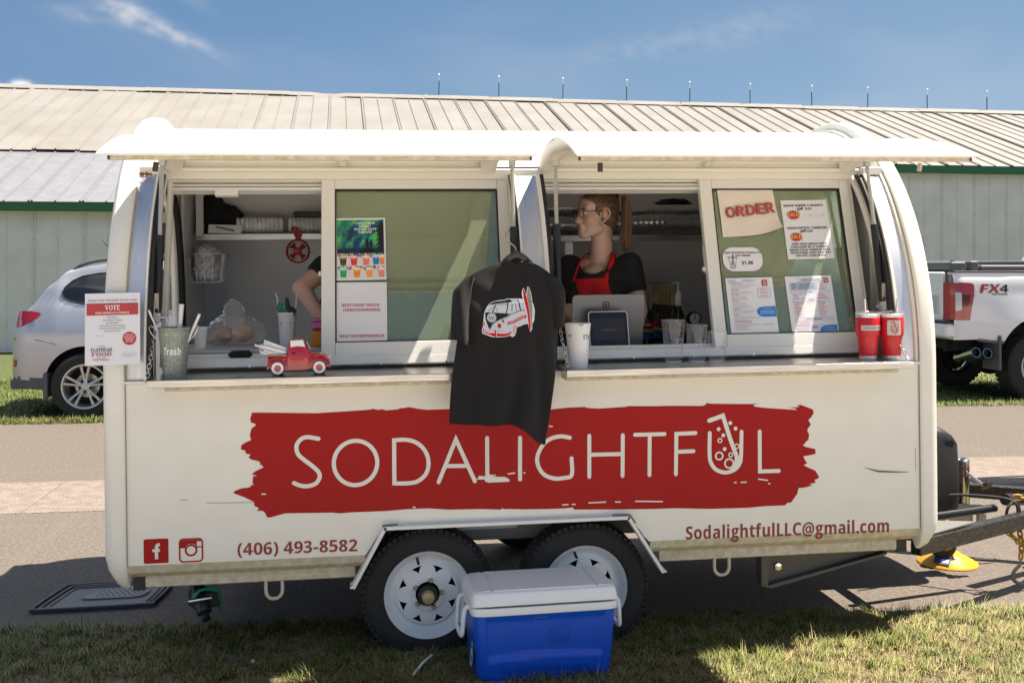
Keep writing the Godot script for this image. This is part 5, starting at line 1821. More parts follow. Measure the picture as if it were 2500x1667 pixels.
func trailer_graphics(T: Node3D) -> void:
	var mb := MB.new()
	var out := poly2([-1.169, 1.056, -1.083, 1.053, -0.917, 1.046, -0.823, 1.049, -0.744, 1.052, -0.707, 1.054, -0.694, 1.057, -0.675, 1.052, -0.654, 1.054, -0.641, 1.049, -0.590, 1.052, -0.585, 1.056, -0.558, 1.057, -0.554, 1.060, -0.537, 1.057, -0.505, 1.050, -0.473, 1.046, -0.387, 1.047, 0.033, 1.032, 0.105, 1.038, 0.178, 1.039, 0.183, 1.035, 0.234, 1.030, 0.312, 1.033, 0.352, 1.034, 0.363, 1.037, 0.482, 1.033, 0.539, 1.033, 0.682, 1.028, 0.694, 1.032, 0.700, 1.041, 0.711, 1.037, 0.827, 1.032, 0.897, 1.030, 0.932, 1.033, 0.903, 1.026, 0.912, 1.018, 0.972, 1.010, 1.084, 1.000, 1.098, 0.999, 1.092, 1.006, 1.060, 1.010, 1.096, 1.011, 1.110, 1.012, 1.099, 1.020, 1.114, 1.020, 1.149, 1.007, 1.170, 0.998, 1.171, 0.981, 1.160, 0.965, 1.148, 0.955, 1.159, 0.934, 1.145, 0.918, 1.142, 0.909, 1.151, 0.892, 1.147, 0.872, 1.122, 0.847, 1.135, 0.840, 1.177, 0.830, 1.179, 0.811, 1.164, 0.806, 1.123, 0.801, 1.132, 0.782, 1.140, 0.771, 1.124, 0.763, 1.146, 0.751, 1.176, 0.738, 1.193, 0.712, 1.190, 0.704, 1.172, 0.699, 1.178, 0.687, 1.148, 0.681, 1.163, 0.675, 1.133, 0.668, 1.101, 0.666, 1.095, 0.643, 1.068, 0.607, 1.050, 0.605, 1.038, 0.595, 0.962, 0.596, 0.880, 0.592, 0.717, 0.594, 0.631, 0.599, 0.551, 0.604, 0.477, 0.604, 0.341, 0.608, 0.128, 0.616, 0.120, 0.625, 0.084, 0.623, 0.023, 0.623, -0.082, 0.626, -0.142, 0.630, -0.164, 0.630, -0.172, 0.634, -0.180, 0.629, -0.262, 0.635, -0.392, 0.638, -0.478, 0.647, -0.563, 0.647, -0.653, 0.643, -0.775, 0.644, -0.833, 0.642, -0.859, 0.646, -1.046, 0.651, -1.067, 0.646, -1.103, 0.637, -1.116, 0.639, -1.123, 0.656, -1.133, 0.665, -1.155, 0.666, -1.146, 0.676, -1.166, 0.687, -1.164, 0.700, -1.199, 0.720, -1.245, 0.740, -1.240, 0.748, -1.214, 0.757, -1.181, 0.760, -1.177, 0.767, -1.164, 0.770, -1.171, 0.776, -1.168, 0.803, -1.153, 0.805, -1.174, 0.812, -1.157, 0.824, -1.127, 0.837, -1.136, 0.849, -1.141, 0.846, -1.140, 0.859, -1.152, 0.864, -1.175, 0.871, -1.185, 0.878, -1.177, 0.890, -1.195, 0.894, -1.197, 0.906, -1.215, 0.913, -1.212, 0.928, -1.197, 0.938, -1.174, 0.947, -1.179, 0.966, -1.173, 0.992, -1.154, 1.007, -1.158, 1.011, -1.175, 1.018, -1.176, 1.034])
	mb.flat(out, 0.0015)
	var ban := part("banner", mb, M.banner_red, T)
	var W := 0.0165
	var Z := 0.003
	var strokes := {
		"S": [[-0.911, 0.944, -0.954, 0.952, -0.980, 0.944, -0.997, 0.920, -0.993, 0.888, -0.971, 0.864, -0.935, 0.835, -0.912, 0.811, -0.908, 0.790, -0.923, 0.766, -0.957, 0.756, -0.988, 0.761, -1.009, 0.771]],
		"D": [[-0.610, 0.928, -0.560, 0.928, -0.517, 0.913, -0.484, 0.878, -0.472, 0.830, -0.484, 0.786, -0.519, 0.758, -0.562, 0.752, -0.611, 0.754]],
		"A": [[-0.432, 0.752, -0.360, 0.923, -0.284, 0.750], [-0.402, 0.816, -0.314, 0.814]],
		"L": [[-0.232, 0.924, -0.233, 0.767]],
		"I": [[-0.096, 0.921, -0.098, 0.750]],
		"G": [[0.112, 0.914, 0.076, 0.921, 0.035, 0.914, 0.004, 0.894, -0.017, 0.862, -0.026, 0.830, -0.019, 0.796, 0.005, 0.764, 0.047, 0.748, 0.085, 0.749, 0.118, 0.760, 0.118, 0.829]],
		"H": [[0.194, 0.919, 0.192, 0.749], [0.336, 0.917, 0.333, 0.748], [0.193, 0.841, 0.335, 0.839]],
		"T": [[0.388, 0.917, 0.515, 0.916], [0.451, 0.915, 0.448, 0.747]],
		"F": [[0.649, 0.916, 0.566, 0.915, 0.562, 0.746], [0.565, 0.840, 0.639, 0.840]],
		"L2": [[0.930, 0.913, 0.929, 0.744, 1.013, 0.743]],
	}
	for k in strokes:
		mb = MB.new()
		for i in strokes[k].size():
			var p := vec2s(strokes[k][i])
			if p.size() > 6: p = spline(p, 5)
			mb.ribbon(p, W, Z + 0.0004 * i, k == "D")
		part("letter", mb, M.letter_cream, ban)
	mb = MB.new()
	var ell := []
	for i in 48: ell.append(Vector2(-0.765 + 0.0865 * cos(TAU * i / 48), 0.842 + 0.089 * sin(TAU * i / 48)))
	mb.ribbon(ell, W, Z, true)
	part("letter", mb, M.letter_cream, ban)
	# the glass that stands for the U
	mb = MB.new()
	mb.ribbon(spline(vec2s([0.711, 0.914, 0.709, 0.820, 0.716, 0.786, 0.737, 0.759, 0.777, 0.745, 0.818, 0.756, 0.841, 0.782, 0.847, 0.815, 0.850, 0.915]), 4), W, Z)
	mb.ribbon(vec2s([0.709, 0.966, 0.769, 0.985, 0.799, 0.889, 0.829, 0.807]), W * 1.1, Z + 0.0004)
	var bub := vec2s([0.801, 0.953, 0.824, 0.929, 0.750, 0.929, 0.770, 0.902, 0.775, 0.844, 0.755, 0.881, 0.829, 0.854, 0.751, 0.816, 0.794, 0.783, 0.801, 0.819])
	for i in 5: mb.disc(bub[i], 0.0085, Z, 12)
	for i in [[5, 0.0085, 0.005], [6, 0.009, 0.005], [7, 0.0155, 0.007], [8, 0.019, 0.007], [9, 0.0085, 0.005]]: mb.ring(bub[i[0]], i[1], i[2], Z + 0.0002 * (i[0] - 4), 18)
	mb.flat(poly2([0.818, 0.810, 0.842, 0.815, 0.837, 0.782, 0.815, 0.760, 0.789, 0.750, 0.812, 0.777, 0.818, 0.794]), Z + 0.0016)
	part("letter", mb, M.letter_cream, ban)
	for s in [[-0.146, 0.774, -0.120, 0.777], [-0.081, 0.776, -0.077, 0.776], [-0.536, 0.654, -0.528, 0.654], [-1.134, 0.732, -1.121, 0.731], [0.079, 0.638, 0.101, 0.638], [0.119, 0.638, 0.131, 0.638], [0.189, 0.642, 0.260, 0.642], [0.302, 0.641, 0.323, 0.640], [0.388, 0.640, 0.503, 0.634], [0.817, 0.701, 0.824, 0.701], [0.846, 0.701, 0.869, 0.701], [0.922, 0.712, 0.963, 0.705], [0.967, 0.691, 0.973, 0.690], [0.026, 0.964, 0.039, 0.963]]:
		mb = MB.new()
		mb.ribbon([Vector2(s[0], s[1]), Vector2(s[2], s[3])], 0.0055, Z)
		part("fleck", mb, M.letter_cream, ban)
	mb = MB.new()
	mb.flat(poly2([-0.278, 0.761, -0.269, 0.763, -0.268, 0.772, -0.244, 0.768, -0.239, 0.775, -0.200, 0.773, -0.196, 0.769, -0.217, 0.766, -0.162, 0.763, -0.149, 0.757, -0.141, 0.751, -0.143, 0.743, -0.174, 0.742, -0.228, 0.742, -0.242, 0.747, -0.244, 0.755, -0.277, 0.757]), Z + 0.0006)
	part("fleck", mb, M.letter_cream, ban)
	# telephone number and address
	mb = MB.new()
	mb.t = Transform3D(Basis(Vector3.BACK, -0.012), Vector3(-0.997, 0.4895, 0.0015))
	text(mb, "(406) 493-8582", Vector3.ZERO, 0.0475, 0, true, "Droid Sans", 0.470)
	part("phone_number", mb, M.letter_red, T)
	mb = MB.new()
	mb.t = Transform3D(Basis(Vector3.BACK, -0.0105), Vector3(1.055, 0.465, 0.0015))
	text(mb, "SodalightfulLLC@gmail.com", Vector3.ZERO, 0.054, 0, true, "Droid Sans", 0.905)
	part("mail_address", mb, M.letter_red, T)
	# two rounded square badges
	mb = MB.new()
	mb.flat(rrect(0.094, 0.096, 0.007, Vector2(-1.543, 0.5245)), 0.0015)
	var bd := part("badge", mb, M.banner_red, T)
	mb = MB.new()
	mb.ribbon(spline([Vector2(-1.541, 0.493), Vector2(-1.541, 0.535), Vector2(-1.538, 0.547), Vector2(-1.5285, 0.5505)], 4), 0.0125, 0.003, false, false)
	mb.ribbon([Vector2(-1.5565, 0.5275), Vector2(-1.528, 0.5275)], 0.011, 0.0034, false, false)
	part("badge_mark", mb, M.letter_cream, bd)
	mb = MB.new()
	var c := Vector2(-1.410, 0.5215)
	mb.ribbon(Array(rrect(0.087, 0.089, 0.014, c, 6)), 0.006, 0.0015, true)
	mb.ring(c + Vector2(0, 0.0), 0.0205, 0.007, 0.0019, 28)
	mb.flat(poly2([-1.451, 0.531, -1.433, 0.531, -1.4275, 0.541, -1.418, 0.547, -1.40, 0.5465, -1.392, 0.541, -1.389, 0.535, -1.387, 0.531, -1.369, 0.531, -1.369, 0.536, -1.388, 0.5365, -1.388, 0.562, -1.451, 0.562]), 0.0023)
	mb.flat(poly2([-1.388, 0.556, -1.372, 0.556, -1.370, 0.562, -1.388, 0.562]), 0.0023)
	part("badge", mb, M.banner_red, T)


# bend flat work in the xy plane round an upright axis: x becomes an angle on radius R(y)
func bend_round(mb: MB, R: Callable) -> MB:
	for i in mb.v.size():
		var p := mb.v[i]
		var r: float = R.call(p.y)
		var a := p.x / r
		mb.v[i] = Vector3(sin(a) * (r + p.z), p.y, cos(a) * (r + p.z))
		mb.n[i] = Vector3(sin(a), 0, cos(a))
	for i in range(0, mb.v.size(), 3):
		if (mb.v[i + 2] - mb.v[i]).cross(mb.v[i + 1] - mb.v[i]).dot(mb.n[i]) < 0.0:
			var p := mb.v[i + 1]; mb.v[i + 1] = mb.v[i + 2]; mb.v[i + 2] = p
			p = mb.n[i + 1]; mb.n[i + 1] = mb.n[i + 2]; mb.n[i + 2] = p
	return mb


# fill a polygon, given in pixels, into an image
func paint(im: Image, poly: PackedVector2Array, c: Color) -> void:
	var y0 := im.get_height(); var y1 := 0
	for p in poly:
		y0 = mini(y0, int(floor(p.y))); y1 = maxi(y1, int(ceil(p.y)))
	for y in range(maxi(y0, 0), mini(y1, im.get_height())):
		var xs := []
		for i in poly.size():
			var a := poly[i]; var b := poly[(i + 1) % poly.size()]
			var yc := y + 0.5
			if (a.y <= yc) != (b.y <= yc): xs.append(a.x + (yc - a.y) / (b.y - a.y) * (b.x - a.x))
		xs.sort()
		for k in range(0, xs.size() - 1, 2):
			var x0 := maxi(int(round(xs[k])), 0); var x1 := mini(int(round(xs[k + 1])), im.get_width())
			if x1 > x0: im.fill_rect(Rect2i(x0, y, x1 - x0, 1), c)


func paint_line(im: Image, pts: Array, w: float, c: Color) -> void:
	for i in pts.size() - 1:
		var a: Vector2 = pts[i]; var b: Vector2 = pts[i + 1]
		var n := (b - a).normalized().orthogonal() * w / 2.0
		paint(im, PackedVector2Array([a + n, b + n, b - n, a - n]), c)
		paint_disc(im, b, w / 2.0, c)


func paint_disc(im: Image, o: Vector2, r: float, c: Color, ry := -1.0) -> void:
	var p := PackedVector2Array()
	for k in 20: p.push_back(o + Vector2(cos(TAU * k / 20) * r, sin(TAU * k / 20) * (r if ry < 0.0 else ry)))
	paint(im, p, c)


func paint_mesh(im: Image, mb: MB, k: float, o: Vector2, c: Color) -> void:      # lettering into an image
	for i in range(0, mb.v.size(), 3):
		var p := PackedVector2Array()
		for j in 3: p.push_back(o + Vector2(mb.v[i + j].x, -mb.v[i + j].y) * k)
		paint(im, p, c)


func on_the_counters() -> void:
	var mb: MB
	var o: Node3D
	var C := 1.205
	# galvanised pail marked Trash, with used straws and spoons in it
	var gal := mat("galvanised_pail", 0.46, 0.47, 0.45, 0.5, 0.3)
	gal.albedo_texture = noise_tex(71, 0.06, Color(0.62, 0.68, 0.66), Color(1.0, 1.0, 0.95), 256, 4, FastNoiseLite.TYPE_CELLULAR)
	planar(gal, 6.0, false)
	o = thing("pail", "small galvanised metal pail lettered Trash on the left counter", "pail", onto(-1.468, C, -0.02, -6))
	mb = MB.new()
	mb.lathe([Vector2(0.0, 0.004), Vector2(0.043, 0.004), Vector2(0.044, 0.0), Vector2(0.0455, 0.01), Vector2(0.0565, 0.145), Vector2(0.0585, 0.148), Vector2(0.0585, 0.153), Vector2(0.058, 0.156), Vector2(0.0605, 0.188), Vector2(0.0625, 0.19), Vector2(0.0625, 0.194), Vector2(0.060, 0.195), Vector2(0.058, 0.188), Vector2(0.044, 0.01), Vector2(0, 0.01)], 40)
	part("bucket", mb, gal, o)
	for s in [-1.0, 1.0]:
		mb = MB.new()
		mb.tube(spline([Vector3(s * 0.057, 0.14, 0.0), Vector3(s * 0.075, 0.155, 0.006), Vector3(s * 0.094, 0.185, 0.01), Vector3(s * 0.09, 0.20, 0.0), Vector3(s * 0.062, 0.175, -0.006)], 4), 0.0022, 6)
		part("handle", mb, M.chrome, o)
	mb = MB.new()
	mb.t = Transform3D(Basis(Vector3.BACK, -0.03), Vector3(0.003, 0.088, 0.0012))
	text(mb, "Trash", Vector3.ZERO, 0.028, 0, true, "Droid Sans", 0.068, 0.1)
	bend_round(mb, func(y: float) -> float: return 0.0455 + (y - 0.01) / 0.135 * 0.011)
	part("lettering", mb, M.white, o)
	var sticks := [[-0.030, 0.0, -0.095, 0.265, "bent white paper straw leaning left out of the trash pail"], [-0.012, 0.01, -0.026, 0.24, "small clear plastic spoon second from the left in the trash pail"], [0.005, -0.01, -0.002, 0.235, "short clear plastic spoon in the middle of the trash pail"], [0.025, 0.005, 0.032, 0.285, "tall folded paper straw wrapper standing up in the trash pail"], [0.035, 0.0, 0.10, 0.245, "flat white stick leaning right over the rim of the trash pail"]]
	for i in sticks.size():
		var s = sticks[i]
		mb = MB.new()
		var a := Vector3(s[0] * 0.4, 0.05, s[1]); var b := Vector3(s[2], s[3], s[1] + 0.01)
		if i == 3:
			mb.bbox(Vector3.ZERO, Vector3.ONE * 0.001, 0.0002)
			mb.tube([a, a.lerp(b, 0.6), b], [0.007, 0.008, 0.010], 4)
		elif i == 4: mb.tube([a, b], [0.006, 0.0075], 4)
		else: mb.tube([a, a.lerp(b, 0.8), b.lerp(a, 0.06), b], [0.0032, 0.0032, 0.005 + 0.002 * (i % 2), 0.003], 6)
		var m: Material = M.paper if i in [0, 3, 4] else M.film
		var q := part(["paper_straw", "plastic_spoon", "plastic_spoon", "straw_wrapper", "wooden_stick"][i], mb, m)
		q.transform = onto(-1.468, C, -0.02)
		tag(q, s[4], ["straw", "spoon", "spoon", "wrapper", "stick"][i])
	# red pottery pickup with straws in its bed
	toy_truck(onto(-0.984, C, 0.015, 2.0))
	# tips cup
	o = thing("tips_cup", "white foam cup marked $Tips at the left end of the right counter", "cup", onto(0.155, C, -0.02, 8))
	mb = MB.new()
	mb.lathe([Vector2(0, 0.002), Vector2(0.037, 0.002), Vector2(0.0385, 0.0), Vector2(0.040, 0.01), Vector2(0.0505, 0.145), Vector2(0.0515, 0.147), Vector2(0.0545, 0.176), Vector2(0.0555, 0.179), Vector2(0.053, 0.180), Vector2(0.050, 0.174), Vector2(0.038, 0.012), Vector2(0, 0.012)], 40)
	part("cup", mb, M.foam, o)
	mb = MB.new()
	mb.t = Transform3D(Basis(Vector3.BACK, 0.0), Vector3(0.0, 0.0, 0.0008))
	text(mb, "$Tips", Vector3(0.030, 0.115, 0), 0.020, 0, false, "Droid Sans", 0.048)
	text(mb, "re", Vector3(-0.052, 0.125, 0), 0.014, 0, false, "Droid Sans", 0.018)
	mb.ribbon([Vector2(-0.012, 0.175), Vector2(-0.002, 0.173), Vector2(0.004, 0.175)], 0.003, 0.002)
	bend_round(mb, func(y: float) -> float: return 0.040 + (y - 0.01) / 0.135 * 0.0105)
	part("lettering", mb, M.ink, o)
	# three sample cups
	var cups := [[0.575, 0.0505, 0.034, 0.184, "32", "tallest clear plastic sample cup marked 32 on the right counter"], [0.677, 0.0455, 0.033, 0.162, "24", "middle sized clear plastic sample cup marked 24"], [0.767, 0.0425, 0.032, 0.130, "16", "smallest clear plastic sample cup marked 16"]]
	for s in cups:
		o = thing("sample_cup", s[5], "cup", onto(s[0], C, -0.055, 12), "clear sample cups on the right counter")
		mb = MB.new()
		var R: float = s[1]; var r: float = s[2]; var h: float = s[3]
		mb.lathe([Vector2(0, 0.006), Vector2(r * 0.8, 0.005), Vector2(r * 0.92, 0.0), Vector2(r, 0.002), Vector2(r * 1.02, 0.014), Vector2(r * 1.07, 0.018), Vector2(lerpf(r, R, 0.8), h * 0.78), Vector2(lerpf(r, R, 0.82), h * 0.785), Vector2(lerpf(r, R, 0.9), h * 0.9), Vector2(lerpf(r, R, 0.92), h * 0.905), Vector2(R * 0.975, h * 0.985), Vector2(R, h * 0.985), Vector2(R * 1.02, h), Vector2(R * 0.98, h)], 40)
		part("cup", mb, M.clear_plastic, o)
		mb = MB.new()
		mb.lathe([Vector2(r * 0.78, 0.0055), Vector2(r * 0.9, 0.001), Vector2(r, 0.002), Vector2(r * 0.98, 0.012)], 32)
		mb.lathe([Vector2(R * 0.985, h * 0.985), Vector2(R * 1.02, h * 0.99), Vector2(R * 1.015, h * 1.003), Vector2(R * 0.985, h)], 32)
		part("rim", mb, M.film, o)
		mb = MB.new()
		text(mb, s[4], Vector3(0.004, h * 0.42, 0.0008), 0.03 if h > 0.15 else 0.02, 0, false)
		bend_round(mb, func(y: float) -> float: return lerpf(r, R, y / h))
		part("number", mb, M.grey_ink, o)
	# two red tumblers with steel straws
	for i in 2:
		o = thing("tumbler", ["red tumbler with a steel name band, left of the two on the counter", "red tumbler with a square steel glass badge, right of the two on the counter"][i], "tumbler", onto([1.424, 1.524][i], C, [-0.005, 0.01][i], [0.0, -6.0][i]), "red tumblers for sale")
		mb = MB.new()
		mb.lathe([Vector2(0, 0.001), Vector2(0.0355, 0.001), Vector2(0.037, 0.003), Vector2(0.0375, 0.018)], 44)
		mb.lathe([Vector2(0.0505, 0.182), Vector2(0.051, 0.186), Vector2(0.051, 0.196), Vector2(0.049, 0.198), Vector2(0.046, 0.19)], 44)
		part("steel", mb, M.brushed, o)
		mb = MB.new()
		mb.lathe([Vector2(0.0375, 0.018), Vector2(0.038, 0.019), Vector2(0.0425, 0.088), Vector2(0.0435, 0.094), Vector2(0.048, 0.105), Vector2(0.0495, 0.110), Vector2(0.0505, 0.118), Vector2(0.0512, 0.182), Vector2(0.0505, 0.183)], 44)
		part("tumbler_body", mb, mat("tumbler_red", 0.50, 0.008, 0.018, 0.36) if not M.has("tumbler_red") else M.tumbler_red, o)
		mb = MB.new()
		mb.lathe([Vector2(0.0, 0.203), Vector2(0.035, 0.203), Vector2(0.046, 0.206), Vector2(0.0515, 0.206), Vector2(0.0525, 0.202), Vector2(0.0515, 0.197), Vector2(0.0485, 0.196)], 44)
		mb.bbox(Vector3(-0.014, 0.207, 0.016), Vector3(0.024, 0.007, 0.016), 0.002)
		part("lid", mb, M.film, o)
		mb = MB.new()
		mb.rod(Vector3(0.0, 0.03, 0.0), Vector3([-0.012, 0.028][i], 0.262, 0.0), 0.0035, 8)
		part("straw", mb, M.chrome, o)
		var R := func(y: float) -> float: return 0.0505 + (y - 0.118) * 0.011
		mb = MB.new()
		if i == 0:
			for k in 24:
				var x0 := -0.052 + 0.104 * k / 24.0
				mb.quad(Vector3(x0, 0.128, 0.0006), Vector3(x0 + 0.10434 / 24, 0.128, 0.0006), Vector3(x0 + 0.10434 / 24, 0.150, 0.0006), Vector3(x0, 0.150, 0.0006))
		else:
			for k in 14:
				var f0 := k / 14.0; var f1 := (k + 1) / 14.0
				mb.quad(Vector3(-0.036 + 0.058 * f0, 0.107 + (0.003 if k == 0 else 0.0), 0.0008), Vector3(-0.036 + 0.058 * f1, 0.107 + (0.003 if k == 13 else 0.0), 0.0008), Vector3(-0.036 + 0.058 * f1, 0.171 - (0.003 if k == 13 else 0.0), 0.0008), Vector3(-0.036 + 0.058 * f0, 0.171 - (0.003 if k == 0 else 0.0), 0.0008))
		bend_round(mb, R)
		var plate := part("badge", mb, mat("badge_steel", 0.52, 0.49, 0.44, 0.4, 0.15) if not M.has("badge_steel") else M.badge_steel, o)
		mb = MB.new()
		if i == 0: text(mb, "SODALIGHTFUL", Vector3(0.006, 0.1345, 0.0012), 0.0095, 0, false, "Droid Sans", 0.092)
		else: glass_mark(mb, Vector2(-0.006, 0.138), 0.038, 0.0014)
		bend_round(mb, R)
		part("badge_mark", mb, M.brown if i == 0 else M.red_ink, plate)


func toy_truck(xf: Transform3D) -> void:
	var o := thing("pottery_truck", "small glossy red pottery pickup full of wrapped straws on the left counter", "figurine", xf)
	var red := mat("glaze_red", 0.42, 0.008, 0.012, 0.16)
	red.clearcoat_enabled = true; red.clearcoat = 1.0; red.clearcoat_roughness = 0.05
	# side outline in metres, nose to the right; k squeezes the width
	var mb := MB.new()
	var W := 0.043
	var low := [[-0.118, 0.034], [-0.10, 0.024], [-0.07, 0.022], [-0.03, 0.021], [0.03, 0.022], [0.06, 0.028], [0.10, 0.034], [0.118, 0.036], [0.122, 0.042]]
	var top := [[-0.118, 0.076], [-0.044, 0.078], [-0.0415, 0.10], [-0.036, 0.132], [-0.028, 0.142], [-0.005, 0.146], [0.018, 0.143], [0.026, 0.135], [0.042, 0.094], [0.05, 0.092], [0.085, 0.084], [0.108, 0.072], [0.118, 0.055], [0.122, 0.046]]
	var rows := []
	for i in 61:
		var x := -0.118 + 0.24 * i / 60.0
		var yb := lerp_table2(low, x); var yt := lerp_table2(top, x)
		var cab := clampf((yt - 0.09) / 0.05, 0.0, 1.0)
		var w := W * (1.0 - 0.12 * smoothstep(0.05, 0.122, x))
		var row := PackedVector3Array()
		for k in 17:
			var a := PI * k / 16.0
			var cx := signf(cos(a)) * pow(absf(cos(a)), 0.42); var sy := pow(absf(sin(a)), 0.5)
			var y := lerpf(yb, yt, sy)
			var wf := w * (1.0 - 0.22 * clampf((y - 0.088) / 0.055, 0.0, 1.0) * cab)
			row.push_back(Vector3(x, y, cx * wf))
		rows.append(row)
	mb.grid(rows)
	for e in [0, 60]:
		var r: PackedVector3Array = rows[e]
		for k in 8: mb.quad(r[k], r[k + 1], r[15 - k], r[16 - k])
	mb.quad(Vector3(-0.118, 0.03, W), Vector3(0.12, 0.03, W * 0.8), Vector3(0.12, 0.03, -W * 0.8), Vector3(-0.118, 0.03, -W))
	part("truck_body", mb, red, o)
	for s in [-1.0, 1.0]:
		mb = MB.new()
		for f in [[-0.082, 0.040, 0.034], [0.082, 0.044, 0.037]]:
			var g := []
			for k in 15:
				var a := -0.25 + (PI + 0.5) * k / 14.0
				var row := PackedVector3Array()
				for j in 7:
					var b := PI * j / 6.0
					row.push_back(Vector3(f[0] + cos(a) * (f[2] + 0.006 * sin(b)), f[1] - 0.006 + sin(a) * (f[2] + 0.006 * sin(b)), s * (W - 0.004 + 0.011 * (1.0 - cos(b)) * 0.5)))
				g.append(row)
			mb.grid(g)
		part("fender", mb, red, o)
		for f in [-0.080, 0.081]:
			mb = MB.new()
			mb.lathe([Vector2(0, 0.012), Vector2(0.022, 0.012), Vector2(0.0275, 0.009), Vector2(0.0275, -0.008), Vector2(0, -0.008)], 24, Transform3D(Basis(Vector3.RIGHT, PI / 2 * s), Vector3(f, 0.0275, s * (W - 0.004))))
			var wh := part("wheel", mb, M.black_paint, o)
			mb = MB.new()
			mb.lathe([Vector2(0, 0.0135), Vector2(0.023, 0.0135), Vector2(0.024, 0.012)], 24, Transform3D(Basis(Vector3.RIGHT, PI / 2 * s), Vector3(f, 0.030, s * (W - 0.004))))
			part("whitewall", mb, M.white, wh)
			mb = MB.new()
			mb.lathe([Vector2(0, 0.0155), Vector2(0.006, 0.0155), Vector2(0.007, 0.0145), Vector2(0.0125, 0.0148), Vector2(0.0135, 0.0135)], 20, Transform3D(Basis(Vector3.RIGHT, PI / 2 * s), Vector3(f, 0.030, s * (W - 0.004))))
			part("hubcap", mb, red, wh)
		mb = MB.new()
		mb.t = Transform3D(Basis(Vector3.RIGHT, -0.18 * s), Vector3(0, 0, 0))
		var zz: float = s * (W * 0.985 + 0.013)
		mb.flat(poly2([-0.030, 0.102, 0.026, 0.103, 0.019, 0.130, -0.030, 0.129]), zz)
		part("window", mb, M.white, o)
		mb = MB.new()
		mb.ball(Vector3(-0.018, 0.087, s * (W + 0.0005)), Vector3(0.007, 0.0045, 0.002), 6, 8)
		part("door_handle", mb, M.black_paint, o)
	mb = MB.new()
	mb.quad(Vector3(0.0285, 0.131, 0.026), Vector3(0.0285, 0.131, -0.026), Vector3(0.0435, 0.097, -0.032), Vector3(0.0435, 0.097, 0.032))
	part("windscreen", mb, M.white, o).position = Vector3(0.0022, 0.001, 0)
	for k in 5:
		mb = MB.new()
		mb.bbox(Vector3(0.119, 0.068 - k * 0.0055, 0.0), Vector3(0.014, 0.0026, 0.066), 0.001)
		part("grille_bar", mb, M.white, o)
	mb = MB.new()
	mb.bbox(Vector3(0.121, 0.037, 0), Vector3(0.014, 0.012, 0.075), 0.005)
	part("bumper", mb, M.white, o)
	mb = MB.new()
	mb.bbox(Vector3(-0.118, 0.031, 0), Vector3(0.012, 0.01, 0.075), 0.004)
	part("bumper", mb, M.white, o)
	mb = MB.new()
	for s in [-1.0, 1.0]: mb.bbox(Vector3(-0.081, 0.0795, s * (W - 0.004)), Vector3(0.074, 0.009, 0.006), 0.002)
	mb.bbox(Vector3(-0.117, 0.0795, 0), Vector3(0.005, 0.009, W * 1.9), 0.002)
	part("bed_rail", mb, mat("tan_wood", 0.35, 0.16, 0.05, 0.35), o)
	mb = MB.new()
	mb.bbox(Vector3(-0.1185, 0.053, W - 0.003), Vector3(0.004, 0.018, 0.006), 0.001)
	part("tail_lamp", mb, mat("amber", 0.6, 0.3, 0.02, 0.3), o)
	var r := RandomNumberGenerator.new(); r.seed = 4
	for i in 26:
		mb = MB.new()
		var z := r.randf_range(-0.03, 0.03); var lift := r.randf_range(0.0, 0.026) + (0.012 if i > 18 else 0.0)
		var a := Vector3(-0.046 - r.randf() * 0.004, 0.072 + lift * 0.9, z); var b := Vector3(-0.125 - r.randf() * 0.028, 0.088 + lift * 1.35, z * 1.1)
		if i == 25: b = Vector3(-0.165, 0.122, 0.03); a = Vector3(-0.06, 0.088, 0.025)
		mb.tube([a, b], 0.0042, 6)
		mb.bbox(b, Vector3(0.004, 0.009, 0.011), 0.001)
		var q := part("wrapped_straw", mb, M.paper)
		q.transform = xf
		tag(q, "white paper wrapped straw lying in the bed of the red pottery truck" if i < 25 else "white wrapped straw sticking out furthest left from the red pottery truck", "straw", "wrapped straws in the pottery truck")


# a sheet of paper, a little wavy, with its lettering put on by the caller
func sheet(called: String, label: String, xf: Transform3D, w: float, h: float, m: Material, wave := 0.002) -> Node3D:
	var o := thing(called, label, "sign", xf)
	var mb := MB.new()
	var rows := []
	for j in 9:
		var row := PackedVector3Array()
		for i in 7:
			var x := (i / 6.0 - 0.5) * w; var y := (0.5 - j / 8.0) * h
			row.push_back(Vector3(x, y, -0.0012 + wave * 0.35 * sin(x * 21.0 + y * 9.0) * absf(x / w)))
		rows.append(row)
	mb.grid(rows)
	part("paper", mb, m, o)
	return o


func lines(o: Node3D, m: Material, list: Array, face := "Droid Sans") -> void:      # [text, x, y, cap height, align, bold, width]
	var mb := MB.new()
	for l in list:
		text(mb, l[0], Vector3(l[1], l[2], 0.0016), l[3], l[4] if l.size() > 4 else 0, l[5] if l.size() > 5 else true, face, l[6] if l.size() > 6 else 0.0)
	part("lettering", mb, m, o)


# print too small to read: broken hairlines
func faint_lines(o: Node3D, m: Material, list: Array) -> void:
	var mb := MB.new()
	for l in list:
		var x: float = l[0]
		var k := int(l[0] * 900.0 + l[1] * 2300.0)
		while x < l[0] + l[2]:
			var w := 0.004 + 0.0035 * absf(sin(k * 12.9))
			mb.flat(rect(w, 0.0016, Vector2(x + w / 2, l[1])), 0.0016)
			x += w + 0.0016; k += 1
	part("fine_print", mb, m, o).set_meta("kind", "stuff")


